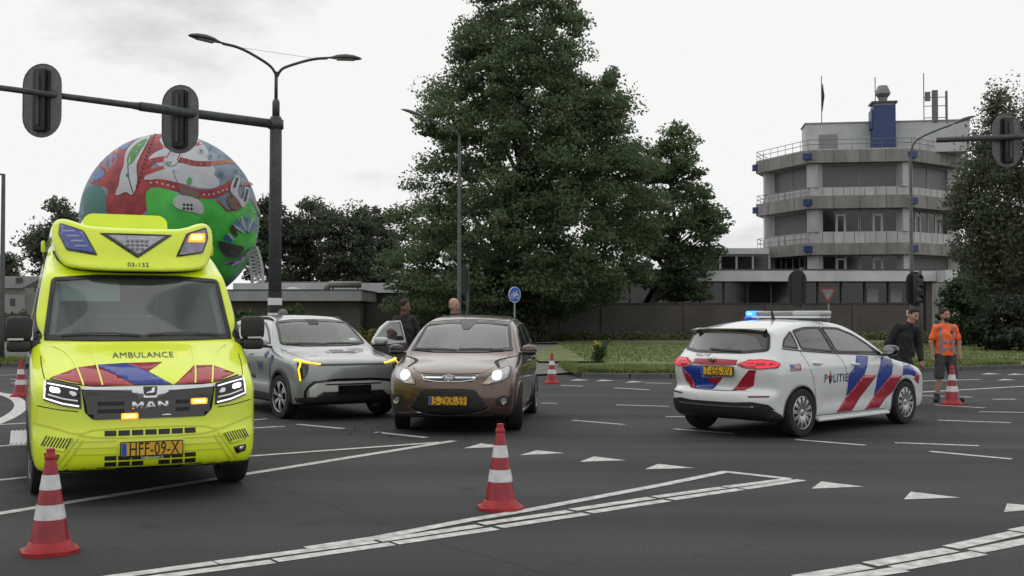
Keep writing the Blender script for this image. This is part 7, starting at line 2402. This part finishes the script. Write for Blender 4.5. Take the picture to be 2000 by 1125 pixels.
def person(label, loc, rz, H, J, outfit, skin, hair, beard=False, look=0.0, nod=0.0, group=None, cell=.013, bald=False, seated=False):
    """J: joints in body space (x forward, y left, z up) for a 1.78 m figure"""
    sc = H / 1.78
    t = empty('person', (loc[0], loc[1], loc[2] if len(loc) > 2 else 0), rz, label, 'person', group)
    t.scale = (sc, sc, sc)
    V3 = lambda k: np.array(J[k], float)
    neck, hd = V3('neck'), V3('head')
    up = (hd - neck); up /= np.linalg.norm(up)
    # head frame
    fw = np.array([math.cos(look) * math.cos(nod), math.sin(look) * math.cos(nod), -math.sin(nod)])
    lf = np.cross(up, fw); lf /= np.linalg.norm(lf)
    fw = np.cross(lf, up)
    h = lambda a, b, c: hd + fw * a + lf * b + up * c
    hands = []
    for s in ('L', 'R'):
        w, e = V3('wr' + s), V3('el' + s)
        d = (w - e) / np.linalg.norm(w - e)
        sgn = 1 if s == 'L' else -1
        pm = w + d * .085
        hands.append((w, .026, pm, .034, .012))
        side = np.cross(d, np.array([0, sgn, 0.0])); side /= np.linalg.norm(side) + 1e-9
        inn = np.cross(side, d)
        for k, (o, l) in enumerate(((-.030, .062), (-.010, .075), (.010, .072), (.029, .055))):
            b0 = pm + side * o + d * .012
            b1 = b0 + d * l * .55 + inn * .008 * sgn
            b2 = b1 + d * l * .38 + inn * .022 * sgn
            hands += [(b0, .0105, b1, .0095, .006), (b1, .0095, b2, .008, .006)]
        th0 = w + d * .035 + side * .030
        th1 = th0 + d * .035 + side * .030
        hands += [(th0, .014, th1, .011, .008), (th1, .011, th1 + d * .028 + side * .004, .009, .006)]
    body = [(V3('pel'), .095, V3('chest'), .095), (V3('chest') + np.array([0, .05, .03]), .06, V3('chest') + np.array([0, -.05, .03]), .06), (V3('pel') + [0, .06, -.03], .085, V3('pel') + [0, -.06, -.03], .085),
            (V3('shL') - [0, .02, .03], .040, V3('shR') - [0, -.02, .03], .040), (V3('chest'), .075, neck, .050), (neck, .055, h(-.015, 0, -.05), .052)]
    for s in 'LR':
        sg = 1 if s == 'L' else -1
        body += [(V3('sh' + s) - [0, 0, .03], .043, V3('el' + s), .042), (V3('el' + s), .042, V3('wr' + s), .027), (V3('hip' + s), .080, V3('kn' + s), .058), (V3('kn' + s), .056, V3('an' + s), .037), (V3('an' + s), .042, V3('toe' + s), .034)]
    def fbody(P):
        d = cap_sdf(P, body, .025)
        d = smin(d, ell(P @ np.eye(3), h(-.012, 0, .025), (.098, .078, .105)) if False else cap_sdf(P, [(h(-.02, 0, .045), .086, h(.005, 0, .0), .080), (h(.02, 0, -.03), .066, h(.045, 0, -.085), .042)], .03), .03)
        d = smin(d, cap_sdf(P, [(h(.085, 0, .01), .010, h(.105, 0, -.022), .016), (h(.095, .010, -.03), .009, h(.095, -.010, -.03), .009), (h(.0, .080, .01), .012, h(-.015, .086, -.03), .016), (h(.0, -.080, .01), .012, h(-.015, -.086, -.03), .016)], .012), .014)
        d = smin(d, cap_sdf(P, hands, .01), .012)
        return d
    allp = np.array([J[k] for k in J])
    lo, hi = allp.min(0) - .22, allp.max(0) + .24
    V, Q = surfnets(fbody, lo, hi, cell, 3)
    mesh('body', V, Q, skin, t, True)
    # face details
    for s in (1, -1):
        MB().ball(h(.083, s * .032, .012), .011, .013, .008, 10).done('eye', mat('eye_dark', (.02, .016, .014), .3), t, True)
        MB().tube([h(.088, s * .016, .034), h(.085, s * .034, .038), h(.074, s * .050, .032)], .006, 6).done('eyebrow', hair if not bald else HAIR_GREY, t, True)
    MB().tube([h(.083, .024, -.062), h(.091, 0, -.058), h(.083, -.024, -.062)], .006, 6).done('mouth', mat('lips', (.22, .08, .07), .5), t, True)
    def fhair(P):
        d = cap_sdf(P, [(h(-.025, 0, .055), .094, h(-.02, 0, .02), .090)], .03)
        rel = P - hd
        face = (rel @ fw) - .045 - .25 * np.maximum(0, (rel @ up) - .045)      # cut the face free
        low = -(rel @ up) - .045 + .3 * (rel @ fw)
        return smax(smax(d, face, .02), low, .02) + .006 * np.sin(P[:, 0] * 90) * np.sin(P[:, 1] * 85) * np.sin(P[:, 2] * 80)
    if not bald:
        hl, hh = hd - .2, hd + .2
        V, Q = surfnets(fhair, hl, hh, .010, 3)
        mesh('hair', V, Q, hair, t, True)
    else:
        def ffringe(P):
            rel = P - hd
            return smax(cap_sdf(P, [(h(-.02, 0, .035), .090, h(-.015, 0, -.02), .086)], .03), np.maximum((rel @ up) - .03, (rel @ fw) - .02), .015)
        V, Q = surfnets(lambda P: np.maximum(ffringe(P), -(P - hd) @ up - .05), hd - .2, hd + .2, .010, 2)
        mesh('hair', V, Q, HAIR_GREY, t, True)
    if beard:
        def fbeard(P):
            rel = P - hd
            d = cap_sdf(P, [(h(.02, 0, -.03), .071, h(.047, 0, -.088), .047)], .03)
            return np.maximum(np.maximum(d, (rel @ up) + .035), -(rel @ fw) - .02)
        V, Q = surfnets(fbeard, hd - .2, hd + .2, .010, 2)
        mesh('beard', V, Q, hair, t, True)
    # clothes
    def wrinkle(P, a=.004): return a * np.sin(P[:, 2] * 38 + 3 * np.sin(P[:, 1] * 14)) * np.sin(P[:, 1] * 17 + P[:, 0] * 13)
    short = outfit == 'vest'
    top = [(V3('pel') + [0, .05, -.12], .126, V3('chest') + [0, .05, .0], .120), (V3('pel') + [0, -.05, -.12], .126, V3('chest') + [0, -.05, .0], .122), (V3('shL') - [0, .01, .02], .060, V3('shR') - [0, -.01, .02], .060), (V3('chest'), .12, neck - up * .02, .066), (V3('shL') - [0, .03, .02], .055, neck - up * .03, .055), (V3('shR') - [0, -.03, .02], .055, neck - up * .03, .055)]
    for s in 'LR':
        if short:
            top.append((V3('sh' + s) - [0, 0, .02], .062, V3('sh' + s) + (V3('el' + s) - V3('sh' + s)) * .74, .064))
        else:
            top += [(V3('sh' + s), .080, V3('el' + s), .066), (V3('el' + s), .066, V3('wr' + s) - (V3('wr' + s) - V3('el' + s)) * .06, .048)]
    pel = V3('pel')
    ax = V3('chest') - pel; ax /= np.linalg.norm(ax)
    def ftop(P):
        d = cap_sdf(P, top, .03) + wrinkle(P)
        d = smax(d, -((P - pel) @ ax) - (.09 if short else .16), .012)
        if not short:
            d = smin(d, cap_sdf(P, [(neck - up * .02, .075, neck + up * .015, .070)], .03), .02)
        return smax(d, ((P - neck) @ up) - (.0 if short else .035), .012)
    V, Q = surfnets(ftop, lo, hi, cell, 3)
    shirt = mesh('shirt' if short else 'jacket', V, Q, CLOTH_ORANGE if short else (outfit if not isinstance(outfit, str) else CLOTH_BLACK), t, True)
    low_ = [(pel + [0, .05, -.01], .116, pel + [0, -.05, -.01], .116)]
    for s in 'LR':
        low_.append((V3('hip' + s), .112, V3('kn' + s), .092 if short else .078))
        if not short: low_.append((V3('kn' + s), .076, V3('an' + s), .062))
    def flow(P):
        d = cap_sdf(P, low_, .03) + wrinkle(P, .003)
        if short:
            d = smax(d, -(P[:, 2] - (V3('knL')[2] - .06)), .01)
        return smax(d, ((P - pel) @ ax) - (-.05 if short else .10), .01)
    V, Q = surfnets(flow, lo, hi, cell, 3)
    mesh('shorts' if short else 'trousers', V, Q, CLOTH_SHORTS if short else CLOTH_BLACK, t, True)
    for s in 'LR':
        a, b = V3('an' + s), V3('toe' + s)
        f_ = lambda P: np.maximum(cap_sdf(P, [(a - [0, 0, .02], .056, b, .046), (a + [0, 0, .05], .052, a - [.03, 0, .03], .056)], .03), -P[:, 2] + .001) if not seated else cap_sdf(P, [(a, .056, b, .046)], .03)
        V, Q = surfnets(f_, np.minimum(a, b) - .12, np.maximum(a, b) + .14, .013, 2)
        mesh('shoe', V, Q, SHOE, t, True)
    return t, (ftop, lo, hi, shirt)
STAND = dict(pel=(0, 0, .97), chest=(0, 0, 1.27), neck=(-.01, 0, 1.50), head=(.015, 0, 1.655), shL=(0, .175, 1.43), shR=(0, -.175, 1.43), elL=(-.02, .25, 1.14), elR=(-.02, -.25, 1.14), wrL=(.05, .25, .90), wrR=(.05, -.25, .90),
             hipL=(0, .09, .93), hipR=(0, -.09, .93), knL=(.02, .13, .50), knR=(.02, -.13, .50), anL=(0, .16, .085), anR=(0, -.16, .085), toeL=(.15, .20, .045), toeR=(.15, -.20, .045))
# worker in orange behind the cone
p = G(1863, 787)
J = dict(STAND); J.update(anL=(0, .18, .085), anR=(0, -.17, .085), toeL=(.10, .27, .045), toeR=(.12, -.24, .045), elL=(-.03, .27, 1.14), elR=(-.03, -.26, 1.14), wrL=(.02, .26, .89), wrR=(.02, -.25, .89))
t, (ft, lo, hi, shirt) = person('man in orange high-visibility shirt and grey shorts standing behind a cone', (p.x - .05, p.y + .25), R(-90), 1.76, J, 'vest', SKIN, HAIR_DARK, beard=True, look=R(12))
sh = Shell(shirt, ft, lo, hi, .02)
REFL = mat('reflective_band', (.24, .20, .30), .35, var=.1)
for z in (1.14, 1.01):
    for pj in 'FB':
        sh.patch('reflective_band', [(-.185, z - .022), (.185, z - .022), (.185, z + .022), (-.185, z + .022)], pj, REFL, .006, step=.03, skirt=False)
for y in (.12, -.12):
    sh.patch('reflective_strap', [(y - .02, .90), (y + .02, .90), (y + .02, 1.46), (y - .02, 1.46)], 'F', REFL, .005, step=.03, skirt=False)
sh.patch('chest_logo', [(.075 - .02, 1.30), (.075 + .04, 1.30), (.075 + .04, 1.36), (.075 - .02, 1.36)], 'F', BLACK_INK, .008, step=.03, skirt=False)
# man in black jacket leaning beside the police car
q = AT(1768, 700, 20.6)
J = dict(STAND)
J.update(pel=(-.06, -.06, .86), chest=(.0, .0, 1.14), neck=(.06, .07, 1.355), head=(.11, .115, 1.495), shL=(.03, .22, 1.26), shR=(.03, -.14, 1.31), elL=(.0, .30, .98), elR=(-.06, -.27, 1.03), wrL=(.10, .27, .74), wrR=(.02, -.26, .79),
         hipL=(-.06, .03, .83), hipR=(-.06, -.15, .83), knL=(.10, .12, .46), knR=(.10, -.12, .46), anL=(-.06, .13, .085), anR=(-.06, -.13, .085), toeL=(.10, .16, .045), toeR=(.10, -.16, .045))
person('man in black jacket leaning forward beside the police car bonnet', (q.x - .13, q.y - .3), R(-72), 1.93, J, 'jacket', SKIN, HAIR_DARK, look=R(10))
# dark-haired man at the open door of the grey car
q = AT(790, 640, 20.6)
J = dict(STAND); J.update(elL=(.05, .26, 1.16), wrL=(.20, .20, 1.08), elR=(.02, -.27, 1.15), wrR=(.15, -.20, 1.0))
person('dark-haired man in black standing at the open door of the grey car', (q.x, q.y), R(-40), 1.92, J, 'jacket', SKIN_DARK, HAIR_DARK, look=R(10), cell=.016)
# balding man behind the brown car
q = AT(887, 640, 20.4)
person('balding man whose head shows above the roof of the brown car', (q.x, q.y), R(-62), 1.94, dict(STAND), 'jacket', SKIN_RED, HAIR_GREY, bald=True, look=R(20), nod=R(8), cell=.02)
q = AT(552, 640, 21.5)
person('person whose grey hair shows above the roof of the grey car', (q.x, q.y), R(100), 1.73, dict(STAND), 'jacket', SKIN, HAIR_GREY, cell=.024)
# passenger in the grey car
SIT = dict(STAND)
SIT.update(pel=(0, 0, .12), chest=(-.10, 0, .42), neck=(-.13, 0, .64), head=(-.09, 0, .79), shL=(-.12, .17, .56), shR=(-.12, -.17, .56), elL=(.02, .24, .33), elR=(.02, -.24, .33), wrL=(.22, .15, .26), wrR=(.22, -.15, .26),
           hipL=(0, .09, .10), hipR=(0, -.09, .10), knL=(.42, .11, .20), knR=(.42, -.11, .20), anL=(.50, .11, -.18), anR=(.50, -.11, -.18), toeL=(.62, .12, -.22), toeR=(.62, -.12, -.22))
ca, sa = math.cos(R(-58.3)), math.sin(R(-58.3))
lx, ly = -1.16, -.37
person('passenger in a yellow vest behind the windscreen of the grey car', (-2.90 + ca * lx - sa * ly, 17.90 + sa * lx + ca * ly, .58), R(-58.3), 1.72, SIT, mat('hi_vis_yellow', (.55, .75, .05), .7, var=.1), SKIN, HAIR_DARK, seated=True, look=R(8), cell=.02)
